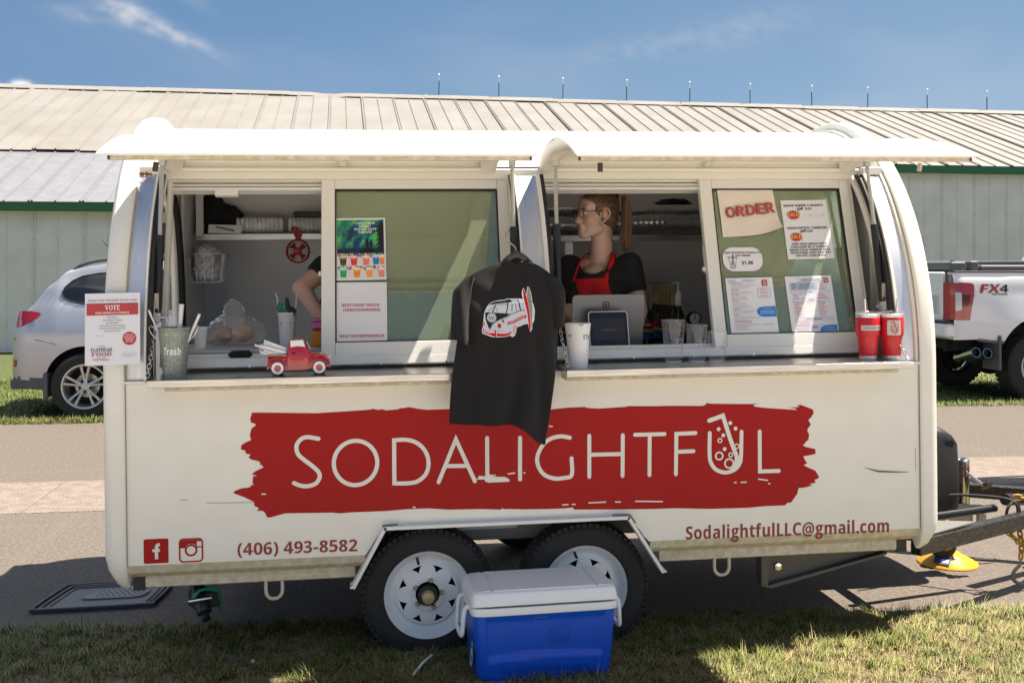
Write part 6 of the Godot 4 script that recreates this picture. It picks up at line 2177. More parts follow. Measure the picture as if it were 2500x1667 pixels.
func burst(o: Node3D, c: Vector2, r: float, s: String) -> void:
	var p := PackedVector2Array()
	for k in 28: p.push_back(c + Vector2.from_angle(TAU * k / 28) * (r if k % 2 else r * 0.66) * Vector2(1.0, 0.72))
	var mb := MB.new()
	mb.flat(p, 0.0014)
	part("starburst", mb, M.red_ink, o)
	mb = MB.new()
	text(mb, s, Vector3(c.x, c.y - r * 0.2, 0.002), r * 0.48, 0, true, "Droid Sans", r * 1.5, 0.15)
	part("lettering", mb, mat("sale_yellow", 0.8, 0.5, 0.06, 0.5) if not M.has("sale_yellow") else M.sale_yellow, o)


func small_logo(o: Node3D, c: Vector2, s: float) -> void:
	var mb := MB.new()
	mb.flat(rrect(s, s * 1.1, s * 0.1, c, 3), 0.0013)
	var p := part("logo", mb, M.red_ink, o)
	mb = MB.new()
	glass_mark(mb, c, s * 0.62, 0.0017)
	part("logo_mark", mb, M.paper, p)


func outline_box(mb: MB, x: float, y: float, w: float, h: float, t: float, z := 0.0014) -> void:
	mb.ribbon(Array(rect(w, h, Vector2(x, y))), t, z, true)


func signs() -> void:
	var mb: MB
	var o: Node3D
	# vote notice on the left end of the trailer
	var zt := front_z(1.55) + 0.024
	o = sheet("vote_notice", "white vote notice taped over the left end arch of the trailer", TR * Transform3D(Basis(Vector3(1, 0.008, 0).normalized(), Vector3(0, 0.9972, -0.075), Vector3(0, 0.075, 0.9972)).orthonormalized(), Vector3(-1.692, 1.399, 0.022)), 0.206, 0.279, M.paper, 0.004)
	mb = MB.new()
	mb.flat(rect(0.192, 0.046, Vector2(0.0, 0.077)), 0.0014)
	part("red_band", mb, mat("band_red", 0.48, 0.05, 0.055, 0.55), o)
	lines(o, M.ink, [["Show Your Favorite Some Love", 0.0, 0.108, 0.0078, 0, false, 0.182], ["Best Savory", 0.0, 0.0425, 0.0052, 0, false], ["Best Dessert or Sweet", 0, 0.032, 0.0052, 0, false], ["Best Beverage", 0, 0.0215, 0.0052, 0, false], ["Best Looking Truck or Display", 0, 0.011, 0.0052, 0, false], ["Most Unique Handmade Item", 0, 0.0005, 0.0052, 0, false], ["Best Food Product", 0, -0.010, 0.0052, 0, false], ["4TH ANNUAL", -0.04, -0.0665, 0.003, 0, true]])
	lines(o, M.white, [["FOR PEOPLE'S CHOICE", 0.0, 0.059, 0.0075, 0, true, 0.125]])
	lines(o, M.white, [["VOTE", 0.0, 0.0735, 0.019, 0, true, 0.056]], "Droid Serif")
	lines(o, M.ink, [["FLATHEAD", -0.041, -0.086, 0.0135, 0, true, 0.078]], "Droid Serif")
	lines(o, mat("food_red", 0.38, 0.07, 0.09, 0.6), [["FOOD", -0.041, -0.104, 0.0145, 0, true, 0.074], ["FESTIVAL", -0.041, -0.121, 0.0065, 0, true, 0.062]], "Droid Serif")
	lines(o, M.grey_ink, [["Truck", -0.041, -0.112, 0.006, 0, false, 0.034], ["DAILY INTER LAKE", 0.062, -0.104, 0.0062, 0, false, 0.056]], "Droid Serif")
	lines(o, M.grey_ink, [["Scan or visit", -0.046, -0.027, 0.004, 0, false], ["Contest Sponsored by", 0.062, -0.092, 0.0032, 0, false], ["NEWS 24/7, 365 DAYS", 0.062, -0.110, 0.0028, 0, false]])
	mb = MB.new()
	var st := PackedVector2Array()
	for k in 48: st.push_back(Vector2(0.063, -0.038) + Vector2.from_angle(TAU * k / 48) * (0.0265 if k % 2 else 0.0245))
	mb.flat(st, 0.0014)
	part("red_seal", mb, M.red_ink, o)
	lines(o, M.white, [["Winners", 0.063, -0.0265, 0.0052, 0, true], ["Announced", 0.063, -0.035, 0.0052, 0, true], ["Saturday", 0.063, -0.0435, 0.0052, 0, true], ["@ 7 pm", 0.063, -0.052, 0.0052, 0, true]])
	# flyer with a night sky above drinks
	o = sheet("best_of_flyer", "colourful flyer with northern lights and drinks, upper sheet on the left window", on_glass(-0.738, 1.701, 0.024, 0.4), 0.216, 0.279, M.paper)
	var im := Image.create(400, 516, false, Image.FORMAT_RGB8)
	var nz := FastNoiseLite.new(); nz.seed = 9; nz.frequency = 0.006
	for y in 300:
		for x in 400:
			var g := clampf(nz.get_noise_2d(x * 1.2 + y * 0.9, y * 0.5 - x * 0.55) * 1.5 + 0.45, 0.0, 1.0)
			var c := Color(0.02, 0.22, 0.42).lerp(Color(0.05, 0.62, 0.50), g).lerp(Color(0.45, 0.75, 0.30), clampf(g * 2.0 - 1.15, 0.0, 1.0))
			if x + y * 0.4 < 150: c = c.lerp(Color(0.25, 0.62, 0.35), 0.4)
			im.set_pixel(x, y, c.lerp(Color(0.02, 0.2, 0.45), clampf((y - 190) / 120.0, 0.0, 0.85)))
	paint(im, poly2([0, 262, 60, 256, 130, 250, 200, 256, 300, 250, 400, 262, 400, 300, 0, 300]), Color(0.07, 0.15, 0.3))
	for k in 30: paint(im, poly2([k * 13, 300, k * 13 + 7, 262 + (k * 37) % 22, k * 13 + 14, 300]), Color(0.03, 0.07, 0.12))
	paint(im, poly2([198, 300, 205, 262, 240, 252, 300, 262, 330, 280, 400, 285, 400, 300]), Color(0.03, 0.025, 0.03))
	for k in 11: paint(im, poly2([378 - k * 0.5, 20 + k * 22, 335 - k * 2.0 + (k % 2) * 12, 70 + k * 21, 372, 62 + k * 20, 400, 75 + k * 21, 400, 40 + k * 20]), Color(0.03, 0.03, 0.05))
	for f in [[255, 1.0], [290, 0.85]]:
		var s: float = f[1]; var fx: float = f[0]
		paint_disc(im, Vector2(fx, 252 - 82 * s), 7 * s, Color(0.03, 0.03, 0.04))
		paint(im, poly2([fx - 12 * s, 252 - 72 * s, fx + 12 * s, 252 - 72 * s, fx + 14 * s, 252 - 36 * s, fx + 10 * s, 256, fx + 3, 256, fx, 252 - 30 * s, fx - 4, 256, fx - 11 * s, 256, fx - 12 * s, 252 - 36 * s]), Color(0.03, 0.03, 0.04))
	paint_line(im, [Vector2(247, 186), Vector2(232, 178), Vector2(226, 168)], 6, Color(0.03, 0.03, 0.04))
	paint(im, poly2([0, 300, 400, 300, 400, 516, 0, 516]), Color(0.86, 0.84, 0.83))
	var r := RandomNumberGenerator.new(); r.seed = 31
	for k in 240:
		var q := Vector2(r.randf() * 400, (302 if k < 150 else 415) + r.randf() * 26)
		paint_disc(im, q, 4 + r.randf() * 5, Color.from_hsv(r.randf(), 0.6, 0.35 + r.randf() * 0.55))
	var drinks := [[50, 405, 0.36, 0.22, 0.12], [142, 405, 0.86, 0.2, 0.22], [245, 405, 0.9, 0.5, 0.42], [330, 400, 0.1, 0.5, 0.75], [385, 400, 0.95, 0.55, 0.32], [50, 510, 0.12, 0.66, 0.35], [165, 510, 0.88, 0.55, 0.12], [272, 510, 0.97, 0.6, 0.35], [375, 510, 0.92, 0.55, 0.5]]
	for d in drinks:
		var c := Color(d[2], d[3], d[4])
		paint(im, poly2([d[0] - 33, d[1] - 78, d[0] + 33, d[1] - 78, d[0] + 23, d[1], d[0] - 23, d[1]]), c.lerp(Color.WHITE, 0.25))
		paint(im, poly2([d[0] - 29, d[1] - 52, d[0] + 29, d[1] - 52, d[0] + 22, d[1], d[0] - 22, d[1]]), c)
		paint_disc(im, Vector2(d[0], d[1] - 76), 31, c.lerp(Color.WHITE, 0.7), 12)
	var pm := mat("flyer_print", 1, 1, 1, 0.5)
	pm.albedo_texture = ImageTexture.create_from_image(im)
	mb = MB.new()
	mb.quad(Vector3(-0.100, -0.130, 0.0014), Vector3(0.100, -0.130, 0.0014), Vector3(0.100, 0.130, 0.0014), Vector3(-0.100, 0.130, 0.0014))
	part("print", mb, pm, o)
	mb = MB.new()
	text(mb, "LIKED YOUR", Vector3(0.022, 0.110, 0.002), 0.0095, 0, true, "Droid Sans", 0.082)
	text(mb, "DRINK?", Vector3(0.020, 0.0965, 0.002), 0.0095, 0, true, "Droid Sans", 0.05)
	text(mb, "PLEASE VOTE", Vector3(0.022, 0.083, 0.002), 0.0095, 0, true, "Droid Sans", 0.094)
	text(mb, "FOR US!", Vector3(0.020, 0.0695, 0.002), 0.0095, 0, true, "Droid Sans", 0.056)
	part("lettering", mb, M.white, o)
	mb = MB.new()
	text(mb, "2023", Vector3(-0.045, 0.0905, 0.002), 0.006, 0, true)
	mb.ribbon([Vector2(-0.095, 0.060), Vector2(-0.045, 0.108), Vector2(0.004, 0.060), Vector2(-0.045, 0.012)], 0.0012, 0.0018, true)
	mb.flat(poly2([-0.062, 0.074, -0.053, 0.085, -0.049, 0.080, -0.043, 0.086, -0.034, 0.075, -0.028, 0.078, -0.022, 0.074]), 0.0018)
	part("lettering", mb, M.ink, o)
	lines(o, M.ink, [["Best of", -0.045, 0.0545, 0.0155, 0, true, 0.068]], "Droid Serif")
	lines(o, M.ink, [["FLATHEAD", -0.043, 0.0415, 0.008, 0, true, 0.046], ["* * * * *", -0.043, 0.031, 0.004, 0, true]])
	# plain notice below it (its square codes are left out)
	o = sheet("voting_notice", "white sheet naming best food truck, lower sheet on the left window", on_glass(-0.738, 1.422, 0.024, -0.3), 0.218, 0.28, M.paper)
	lines(o, M.pink_ink, [["BEST FOOD TRUCK", -0.002, 0.0335, 0.0115, 0, true, 0.158], ["(SWEETS/DRINKS)", 0.002, 0.0125, 0.0115, 0, true, 0.156], ["BEST ENTREPRENEUR", 0.004, -0.100, 0.0115, 0, true, 0.186]])
	# hand painted order sheet
	o = thing("order_sheet", "curling cream paper with the word ORDER in red block letters on the right window", "sign", on_glass(1.027, 1.852, 0.022, 1.5))
	mb = MB.new()
	var rows := []
	for j in 13:
		var row := PackedVector3Array()
		for i in 15:
			var u := i / 14.0; var v := j / 12.0
			var curl := pow(clampf((u + v - 1.35) / 0.65, 0.0, 1.0), 2.0)
			row.push_back(Vector3(-0.139 + 0.278 * u - 0.012 * u * (1.0 - v), 0.112 - 0.225 * v + 0.03 * curl, 0.001 + 0.03 * curl + 0.004 * sin(u * 9.0 + v * 4.0) * v))
		rows.append(row)
	mb.grid(rows)
	part("paper", mb, M.paper_warm, o)
	var ord := "ORDER"
	for i in 5:
		mb = MB.new()
		mb.t = Transform3D(Basis(Vector3.BACK, [0.06, -0.05, 0.03, -0.04, 0.1][i]), Vector3(-0.090 + i * 0.0475, -0.010 + 0.004 * i, 0.0085 + 0.001 * i))
		text(mb, ord[i], Vector3(0, -0.013, 0), 0.047, 0, true, "Droid Sans", 0.041)
		var q := part("painted_letter", mb, mat("order_red", 0.48, 0.06, 0.05, 0.5) if not M.has("order_red") else M.order_red, o)
		mb = MB.new()
		mb.t = Transform3D(Basis(Vector3.BACK, [0.06, -0.05, 0.03, -0.04, 0.1][i]), Vector3(-0.090 + i * 0.0475, -0.010 + 0.004 * i, 0.0078 + 0.001 * i))
		text(mb, ord[i], Vector3(-0.001, -0.0145, 0), 0.050, 0, true, "Droid Sans", 0.045)
		part("letter_edge", mb, M.brown, q)
	# sale notice
	o = sheet("sale_notice", "white sale notice for t-shirts and tumblers, upper right sheet on the right window", on_glass(1.297, 1.7725, 0.022, 0.8), 0.222, 0.284, M.paper)
	lines(o, M.ink, [["WAVE RIDER T-SHIRTS", -0.005, 0.110, 0.0105, 0, true, 0.19], ["$28  $24", -0.002, 0.094, 0.0095, 0, true, 0.072], ["SODALIGHTFUL TUMBLERS", 0.0, 0.0015, 0.0105, 0, true, 0.192], ["$30 $26", -0.006, -0.0135, 0.0095, 0, true, 0.06], ["FREE 32OZ DRINK WITH", -0.001, -0.0745, 0.0092, 0, true, 0.165], ["PURCHASE OF A TUMBER.", 0.0, -0.0885, 0.0092, 0, true, 0.178], ["BRING YOUR TUMBLER BACK", 0.0, -0.1025, 0.0092, 0, true, 0.195], ["WITH EVERY VISIT AND GET", 0.0, -0.1165, 0.0092, 0, true, 0.194], ["15% OFF YOUR DRINK", 0.0, -0.130, 0.0092, 0, true, 0.145]])
	lines(o, mat("pale_ink", 0.55, 0.55, 0.6, 0.6), [["S  M,  L,  XL", 0.045, 0.062, 0.012, 0, false, 0.1]])
	mb = MB.new()
	mb.ribbon([Vector2(-0.032, 0.090), Vector2(-0.010, 0.106)], 0.003, 0.0022)
	mb.ribbon([Vector2(-0.034, -0.017), Vector2(-0.008, 0.0)], 0.003, 0.0022)
	part("pen_stroke", mb, M.ink, o)
	burst(o, Vector2(-0.058, 0.070), 0.036, "SALE!")
	burst(o, Vector2(-0.058, -0.036), 0.034, "SALE!")
	# popping pearls: a cut-out label
	o = thing("pearls_label", "rounded white label for popping pearls at one dollar on the right window", "sign", on_glass(0.972, 1.638, 0.024, 0.0))
	mb = MB.new()
	mb.prism(rrect(0.186, 0.112, 0.048, Vector2.ZERO, 7), -0.0018, 0.0)
	part("paper", mb, M.paper, o)
	lines(o, M.ink, [["ADD POPPING PEARLS TO", 0.002, 0.026, 0.0085, 0, true, 0.17], ["ANY DRINK", 0.002, 0.0125, 0.0085, 0, true, 0.072], ["$1.00", 0.02, -0.025, 0.0155, 0, true, 0.052]])
	mb = MB.new()
	mb.ribbon([Vector2(-0.066, 0.006), Vector2(-0.058, -0.043), Vector2(-0.038, -0.043), Vector2(-0.030, 0.006)], 0.0012, 0.0014)
	mb.ribbon([Vector2(-0.070, 0.008), Vector2(-0.027, 0.008)], 0.0035, 0.0014)
	mb.ribbon([Vector2(-0.048, -0.02), Vector2(-0.045, 0.022)], 0.005, 0.0018)
	for k in 14: mb.disc(Vector2(-0.056 + (k % 4) * 0.0055, -0.038 + (k / 4) * 0.008 + (k % 2) * 0.003), 0.0021, 0.0014, 8)
	part("drawing", mb, M.ink, o)
	# two menus
	o = sheet("sodas_menu", "white sodas and favorites menu, lower left sheet on the right window", on_glass(0.993, 1.421, 0.022, 0.6), 0.22, 0.278, M.paper)
	var rr := RandomNumberGenerator.new(); rr.seed = 12
	lines(o, M.blue_ink, [["SODAS        FAVORITES", -0.038, 0.122, 0.0065, 0, false, 0.125], ["LIGHTFULS", 0.066, -0.080, 0.006, 0, false, 0.05]])
	mb = MB.new()
	outline_box(mb, 0.062, 0.067, 0.058, 0.042, 0.0012)
	mb.ribbon([Vector2(-0.10, 0.116), Vector2(0.02, 0.117)], 0.0009, 0.0014)
	mb.flat(poly2([0.108, 0.005, 0.108, -0.043, 0.05, -0.043, 0.03, -0.038, 0.02, -0.024, 0.021, -0.01, 0.033, 0.0, 0.05, 0.003]), 0.0014)
	part("blue_box", mb, M.blue_ink, o)
	small_logo(o, Vector2(0.07, 0.113), 0.026)
	var grp := [["COKE/DIET COKE", 3], ["ROOT BEER", 2], ["DR PEPPER", 3], ["MTN DEW", 4], ["LEMONADE", 3], ["SPRITE", 3], ["WATER/SPARKLING WATER", 5]]
	var y := 0.109
	var red := []; var ink := []
	for g in grp:
		red.append([g[0], -0.088, y, 0.0045, 1, true]); y -= 0.0072
		for k in g[1]:
			ink.append([-0.09, y + 0.0015, 0.06 + rr.randf() * 0.06]); y -= 0.0072
	lines(o, M.pink_ink, red + [["SMALL $2", 0.062, 0.078, 0.0052, 0, true], ["MEDIUM $4", 0.062, 0.065, 0.0052, 0, true], ["LARGE $5", 0.062, 0.052, 0.0052, 0, true]])
	faint_lines(o, M.grey_ink, ink)
	faint_lines(o, M.paper, [[0.05, -0.006, 0.04], [0.034, -0.016, 0.065], [0.034, -0.022, 0.06], [0.034, -0.028, 0.064]])
	o = sheet("create_your_own_menu", "white create your own menu, lower right sheet on the right window", on_glass(1.274, 1.423, 0.022, 1.0), 0.22, 0.283, M.paper)
	small_logo(o, Vector2(0.082, 0.119), 0.022)
	mb = MB.new()
	for b in [[0.01, 0.122, 0.124, 0.013], [-0.03, 0.105, 0.125, 0.009], [-0.03, 0.094, 0.125, 0.009], [-0.03, 0.083, 0.125, 0.009], [0.055, 0.094, 0.042, 0.03], [0.0, 0.067, 0.185, 0.011], [0.0, 0.029, 0.18, 0.011], [0.0, -0.058, 0.18, 0.011], [0.0, -0.095, 0.175, 0.011]]: outline_box(mb, b[0], b[1], b[2], b[3], 0.0011)
	mb.flat(poly2([0.104, -0.088, 0.104, -0.134, 0.03, -0.134, 0.022, -0.122, 0.024, -0.105, 0.036, -0.094, 0.055, -0.089]), 0.0014)
	part("blue_box", mb, M.blue_ink, o)
	lines(o, M.ink, [["CREATE YOUR OWN", 0.01, 0.119, 0.006, 0, true, 0.09], ["STEP 1 - PICK YOUR SIZE", -0.03, 0.1025, 0.0048, 0, true, 0.11], ["STEP 2 - PICK YOUR SODA", -0.03, 0.0915, 0.0048, 0, true, 0.11], ["STEP 3 - ADD YOUR FLAVORS", -0.03, 0.0805, 0.0048, 0, true, 0.115], ["SODA", 0, 0.0645, 0.005, 0, true], ["SYRUPS", 0, 0.0265, 0.005, 0, true], ["PUREES & FRESH FRUIT", 0, -0.0605, 0.005, 0, true], ["CREAMS", 0, -0.0975, 0.005, 0, true], ["SUGAR FREE IS ALSO AVAILABLE", -0.035, -0.130, 0.0035, 0, true]])
	var list := []
	for k in 4:
		list.append([-0.085, 0.0555 - k * 0.006, 0.02 + rr.randf() * 0.02]); list.append([0.025, 0.0555 - k * 0.006, 0.025 + rr.randf() * 0.03])
		list.append([-0.085, -0.069 - k * 0.006, 0.04 + rr.randf() * 0.03])
		if k < 3: list.append([-0.085, -0.107 - k * 0.006, 0.035 + rr.randf() * 0.02])
	for k in 11:
		list.append([-0.085, 0.0185 - k * 0.0061, 0.02 + rr.randf() * 0.03]); list.append([0.03, 0.0185 - k * 0.0061, 0.02 + rr.randf() * 0.02])
	faint_lines(o, M.pink_ink, list)
	lines(o, M.pink_ink, [["SMALL $2", 0.055, 0.103, 0.004, 0, true], ["MEDIUM $4", 0.055, 0.0925, 0.004, 0, true], ["LARGE $5", 0.055, 0.082, 0.004, 0, true]])
	faint_lines(o, M.paper, [[0.05, -0.101, 0.036], [0.04, -0.112, 0.055], [0.04, -0.118, 0.05]])


# a crumpled bag: a ball pushed about by noise
func crumple(mb: MB, o: Vector3, r: Vector3, sd: int, amp := 0.25, rings := 20, sides := 28) -> void:
	var nz := FastNoiseLite.new(); nz.seed = sd; nz.frequency = 1.6; nz.fractal_octaves = 4; nz.fractal_type = FastNoiseLite.FRACTAL_RIDGED
	var rows := []
	for i in rings + 1:
		var a := PI * i / rings
		var row := PackedVector3Array()
		for k in sides:
			var b := TAU * k / sides
			var d := Vector3(sin(a) * cos(b), cos(a), sin(a) * sin(b))
			var s := 1.0 + amp * nz.get_noise_3dv(d * 1.4)
			var p := o + d * r * s
			row.push_back(Vector3(p.x, maxf(p.y, o.y - r.y * 0.72), p.z))
		rows.append(row)
	mb.grid(rows, true)


func inside() -> void:
	var mb: MB
	var o: Node3D
	var WT := 1.286
	# left half: foam cup, bag of buns, glasses case, tool cup, bottle
	o = part("foam_cup", cup_shape(0.030, 0.0225, 0.092), M.foam)
	o.transform = onto(-1.428, WT, -0.40)
	tag(o, "plain white foam cup on the work top behind the trash pail", "cup")
	o = thing("bread_bag", "crumpled clear plastic bag of buns on the work top", "bag", onto(-1.30, WT, -0.56))
	mb = MB.new()
	crumple(mb, Vector3(0.0, 0.055, 0), Vector3(0.125, 0.075, 0.09), 3, 0.22)
	crumple(mb, Vector3(-0.01, 0.125, -0.03), Vector3(0.045, 0.07, 0.04), 8, 0.22)
	part("bag", mb, M.film, o)
	mb = MB.new()
	mb.ball(Vector3(0.035, 0.05, 0.03), Vector3(0.05, 0.036, 0.04))
	mb.ball(Vector3(-0.05, 0.045, 0.01), Vector3(0.045, 0.034, 0.04))
	part("buns", mb, mat("bun", 0.42, 0.24, 0.12, 0.8), o)
	mb = MB.new()
	mb.bbox(Vector3.ZERO, Vector3(0.10, 0.034, 0.045), 0.016)
	o = part("glasses_case", mb, M.black_cloth)
	o.transform = onto(-1.235, 1.272, -0.19)
	tag(o, "soft black glasses case on the left window sill", "case")
	o = thing("utensil_cup", "tall white cup with a red label holding kitchen tools", "cup", onto(-1.068, WT, -0.50))
	part("cup", cup_shape(0.041, 0.032, 0.145), M.white, o)
	mb = MB.new()
	mb.flat(rect(0.044, 0.011, Vector2(-0.004, 0.098)), 0.001)
	bend_round(mb, func(y: float) -> float: return 0.032 + y * 0.062)
	part("label", mb, mat("label_red", 0.35, 0.03, 0.04, 0.6), o)
	for s in [[-0.02, 0.01, -0.045, 0.235], [0.022, 0.0, 0.046, 0.24]]:
		mb = MB.new()
		for k in 2:
			var pts := []
			for i in 22:
				var u := i / 21.0
				pts.append(Vector3(lerpf(s[0], s[2], u) + 0.0035 * cos(u * 26.0 + k * PI), lerpf(0.02, s[3], u), s[1] + 0.0035 * sin(u * 26.0 + k * PI)))
			mb.tube(pts, 0.0018, 5)
		var q := part("twisted_spoon", mb, M.chrome)
		q.transform = onto(-1.068, WT, -0.50)
		tag(q, "long twisted steel spoon leaning left in the white utensil cup" if s[0] < 0 else "long twisted steel spoon leaning right in the white utensil cup", "spoon")
	mb = MB.new()
	mb.tube([Vector3(0.0, 0.02, 0.01), Vector3(0.012, 0.13, 0.012), Vector3(0.005, 0.175, 0.012), Vector3(-0.001, 0.21, 0.012)], [0.004, 0.006, 0.010, 0.007], 8)
	mb.tube([Vector3(0.02, 0.12, 0.015), Vector3(0.028, 0.155, 0.02), Vector3(0.018, 0.17, 0.02)], [0.012, 0.014, 0.006], 8)
	var q2 := part("black_ladle", mb, M.black_plastic)
	q2.transform = onto(-1.068, WT, -0.50)
	tag(q2, "black plastic ladle in the white utensil cup", "ladle")
	o = thing("scissors", "green handled scissors standing in the white utensil cup", "scissors", onto(-1.068, WT, -0.50))
	mb = MB.new()
	for s in [-1.0, 1.0]:
		var loop := []
		for k in 12: loop.append(Vector3(-0.022 + s * 0.009 + cos(TAU * k / 12) * 0.008, 0.165 + sin(TAU * k / 12) * 0.021, 0.018 + s * 0.003))
		mb.tube(loop, 0.0042, 6, true)
	part("handles", mb, mat("scissor_green", 0.0, 0.24, 0.17, 0.4), o)
	mb = MB.new()
	mb.bbox(Vector3(-0.02, 0.09, 0.018), Vector3(0.01, 0.11, 0.003), 0.001)
	part("blades", mb, M.chrome, o)
	o = thing("drink_bottle", "orange bottle with a pink lid on the work top beside the left window frame", "bottle", onto(-0.925, WT - 0.02, -0.36))
	mb = MB.new()
	mb.bbox(Vector3(0, 0.045, 0), Vector3(0.066, 0.095, 0.055), 0.012)
	part("bottle_body", mb, mat("orange_plastic", 0.62, 0.22, 0.01, 0.4), o)
	mb = MB.new()
	mb.bbox(Vector3(0, 0.112, 0), Vector3(0.064, 0.036, 0.053), 0.012)
	mb.bbox(Vector3(-0.004, 0.136, 0), Vector3(0.045, 0.016, 0.045), 0.006)
	part("lid", mb, mat("pink_plastic", 0.52, 0.12, 0.36, 0.4), o)
	# wire basket with folded plastic bags, on the left wall
	o = thing("wire_basket", "white wire basket stuffed with plastic bags on the left inner wall", "basket", onto(-1.535, 1.56, -1.35))
	mb = MB.new()
	for y in [0.0, 0.07, 0.145]:
		var gx: float = 0.075 + y * 0.08; var gz := 0.12
		mb.tube([Vector3(-gx, y, gz), Vector3(gx, y, gz), Vector3(gx, y, -gz), Vector3(-gx, y, -gz)], 0.0028, 5, true)
	for k in 5:
		var u := -1.0 + 0.5 * k
		for z in [0.12, -0.12]: mb.rod(Vector3(u * 0.075, 0, z), Vector3(u * 0.0865, 0.145, z), 0.0018, 5)
	for k in 8:
		var z := -0.12 + 0.24 * k / 7.0
		for s in [-1.0, 1.0]: mb.rod(Vector3(s * 0.075, 0, z), Vector3(s * 0.0865, 0.145, z), 0.0018, 5)
		mb.rod(Vector3(-0.075, 0, z), Vector3(0.075, 0, z), 0.0016, 5)
	part("wire_frame", mb, M.white, o)
	o = thing("plastic_bags", "pale crumpled shopping bags stuffed into the white wire basket", "bag", onto(-1.535, 1.56, -1.35))
	mb = MB.new()
	crumple(mb, Vector3(0, 0.07, 0.0), Vector3(0.07, 0.085, 0.105), 15, 0.28)
	crumple(mb, Vector3(0.0, 0.15, 0.03), Vector3(0.055, 0.035, 0.07), 19, 0.4)
	part("bag", mb, mat("bag_white", 0.62, 0.63, 0.64, 0.45), o)
	# red hand fan on its cord
	var fan_red := mat("fan_red", 0.36, 0.012, 0.02, 0.45)
	o = thing("hand_fan", "small red fan hanging by its cord from the left shelf", "fan", onto(-1.073, 1.715, -1.325, -10))
	mb = MB.new()
	mb.lathe([Vector2(0.058, -0.014), Vector2(0.063, -0.010), Vector2(0.063, 0.010), Vector2(0.058, 0.014), Vector2(0.055, 0.010), Vector2(0.055, -0.010), Vector2(0.058, -0.014)], 32, Transform3D(Basis(Vector3.RIGHT, PI / 2), Vector3.ZERO))
	part("fan_ring", mb, fan_red, o)
	mb = MB.new()
	for k in 22:
		var a := TAU * k / 22
		mb.tube([Vector3(cos(a) * 0.016, sin(a) * 0.016, 0.014), Vector3(cos(a + 0.35) * 0.036, sin(a + 0.35) * 0.036, 0.018), Vector3(cos(a + 0.55) * 0.057, sin(a + 0.55) * 0.057, 0.010)], 0.0015, 4)
	mb.lathe([Vector2(0.0, 0.019), Vector2(0.014, 0.019), Vector2(0.018, 0.015), Vector2(0.018, 0.0)], 20, Transform3D(Basis(Vector3.RIGHT, PI / 2), Vector3.ZERO))
	part("grille", mb, fan_red, o)
	mb = MB.new()
	for k in 4:
		var a := TAU * k / 4 + 0.4
		mb.quad(Vector3(cos(a) * 0.012, sin(a) * 0.012, -0.002), Vector3(cos(a + 0.7) * 0.02, sin(a + 0.7) * 0.02, 0.004), Vector3(cos(a + 0.7) * 0.05, sin(a + 0.7) * 0.05, 0.004), Vector3(cos(a) * 0.05, sin(a) * 0.05, -0.004))
	part("fan_blades", mb, mat("fan_dark", 0.12, 0.005, 0.01, 0.5), o)
	mb = MB.new()
	for s in [-0.016, -0.006, 0.006, 0.016]: mb.tube(spline([Vector3(s * 0.4, 0.062, 0), Vector3(s, 0.09, 0.004), Vector3(s * 1.2 - 0.012, 0.118, 0.006), Vector3(-0.02, 0.128, -0.004)], 4), 0.0045, 6)
	part("cord", mb, fan_red, o)
	# left shelf
	o = thing("black_bag", "black cloth bag slumped on the left shelf", "bag", onto(-1.50, 1.81, -1.50))
	mb = MB.new()
	crumple(mb, Vector3(-0.03, 0.09, 0), Vector3(0.075, 0.115, 0.07), 5, 0.3)
	crumple(mb, Vector3(0.05, 0.065, 0), Vector3(0.075, 0.08, 0.07), 6, 0.3)
	part("bag", mb, M.black_cloth, o)
	for i in 2:
		o = thing("sleeve_of_cups", ["sleeve of white foam cups wrapped in clear film lying on the left shelf", "second sleeve of cups, half hidden behind the left window frame"][i], "cups", onto([-1.40, -1.13][i], 1.855, [-1.45, -1.47][i], 4.0), "sleeves of cups on the left shelf")
		mb = MB.new()
		var side := Transform3D(Basis(Vector3.BACK, -PI / 2), Vector3.ZERO)
		for k in 11: mb.lathe([Vector2(0.0, k * 0.022), Vector2(0.041, k * 0.022 + 0.001), Vector2(0.043, k * 0.022 + 0.006), Vector2(0.037, k * 0.022 + 0.02)], 24, side)
		part("cups", mb, M.foam, o)
		mb = MB.new()
		mb.t = Transform3D(Basis(Vector3.BACK, -PI / 2), Vector3(0.12, 0, 0))
		crumple(mb, Vector3.ZERO, Vector3(0.052, 0.15, 0.052), 21 + i, 0.14)
		part("wrapping", mb, M.film, o)
	mb = MB.new()
	mb.box(Vector3.ZERO, Vector3(0.17, 0.05, 0.004))
	o = part("shelf_paper", mb, M.paper)
	o.transform = TR * Transform3D(Basis(Vector3.BACK, -0.03) * Basis(Vector3.RIGHT, -0.5), Vector3(-1.45, 1.835, -1.375))
	tag(o, "white leaflet leaning at the front edge of the left shelf", "paper")
	mb = MB.new()
	mb.t = Transform3D(Basis(Vector3.BACK, -0.22), Vector3(0, 0, 0.003))
	mb.box(Vector3(0, 0, 0.001), Vector3(0.1, 0.010, 0.001))
	part("green_stripe", mb, mat("stripe_green", 0.13, 0.2, 0.06, 0.6), o)
	mb = MB.new()
	mb.bbox(Vector3.ZERO, Vector3(0.2, 0.03, 0.06), 0.006)
	o = part("black_box", mb, M.black_plastic)
	o.transform = onto(-1.0, 1.912, -1.42)
	tag(o, "flat black box on top of the wrapped cups by the left window frame", "box")
	# flexible silver ducts on the right shelf
	var foil := mat("foil", 0.55, 0.56, 0.57, 0.28, 0.9)
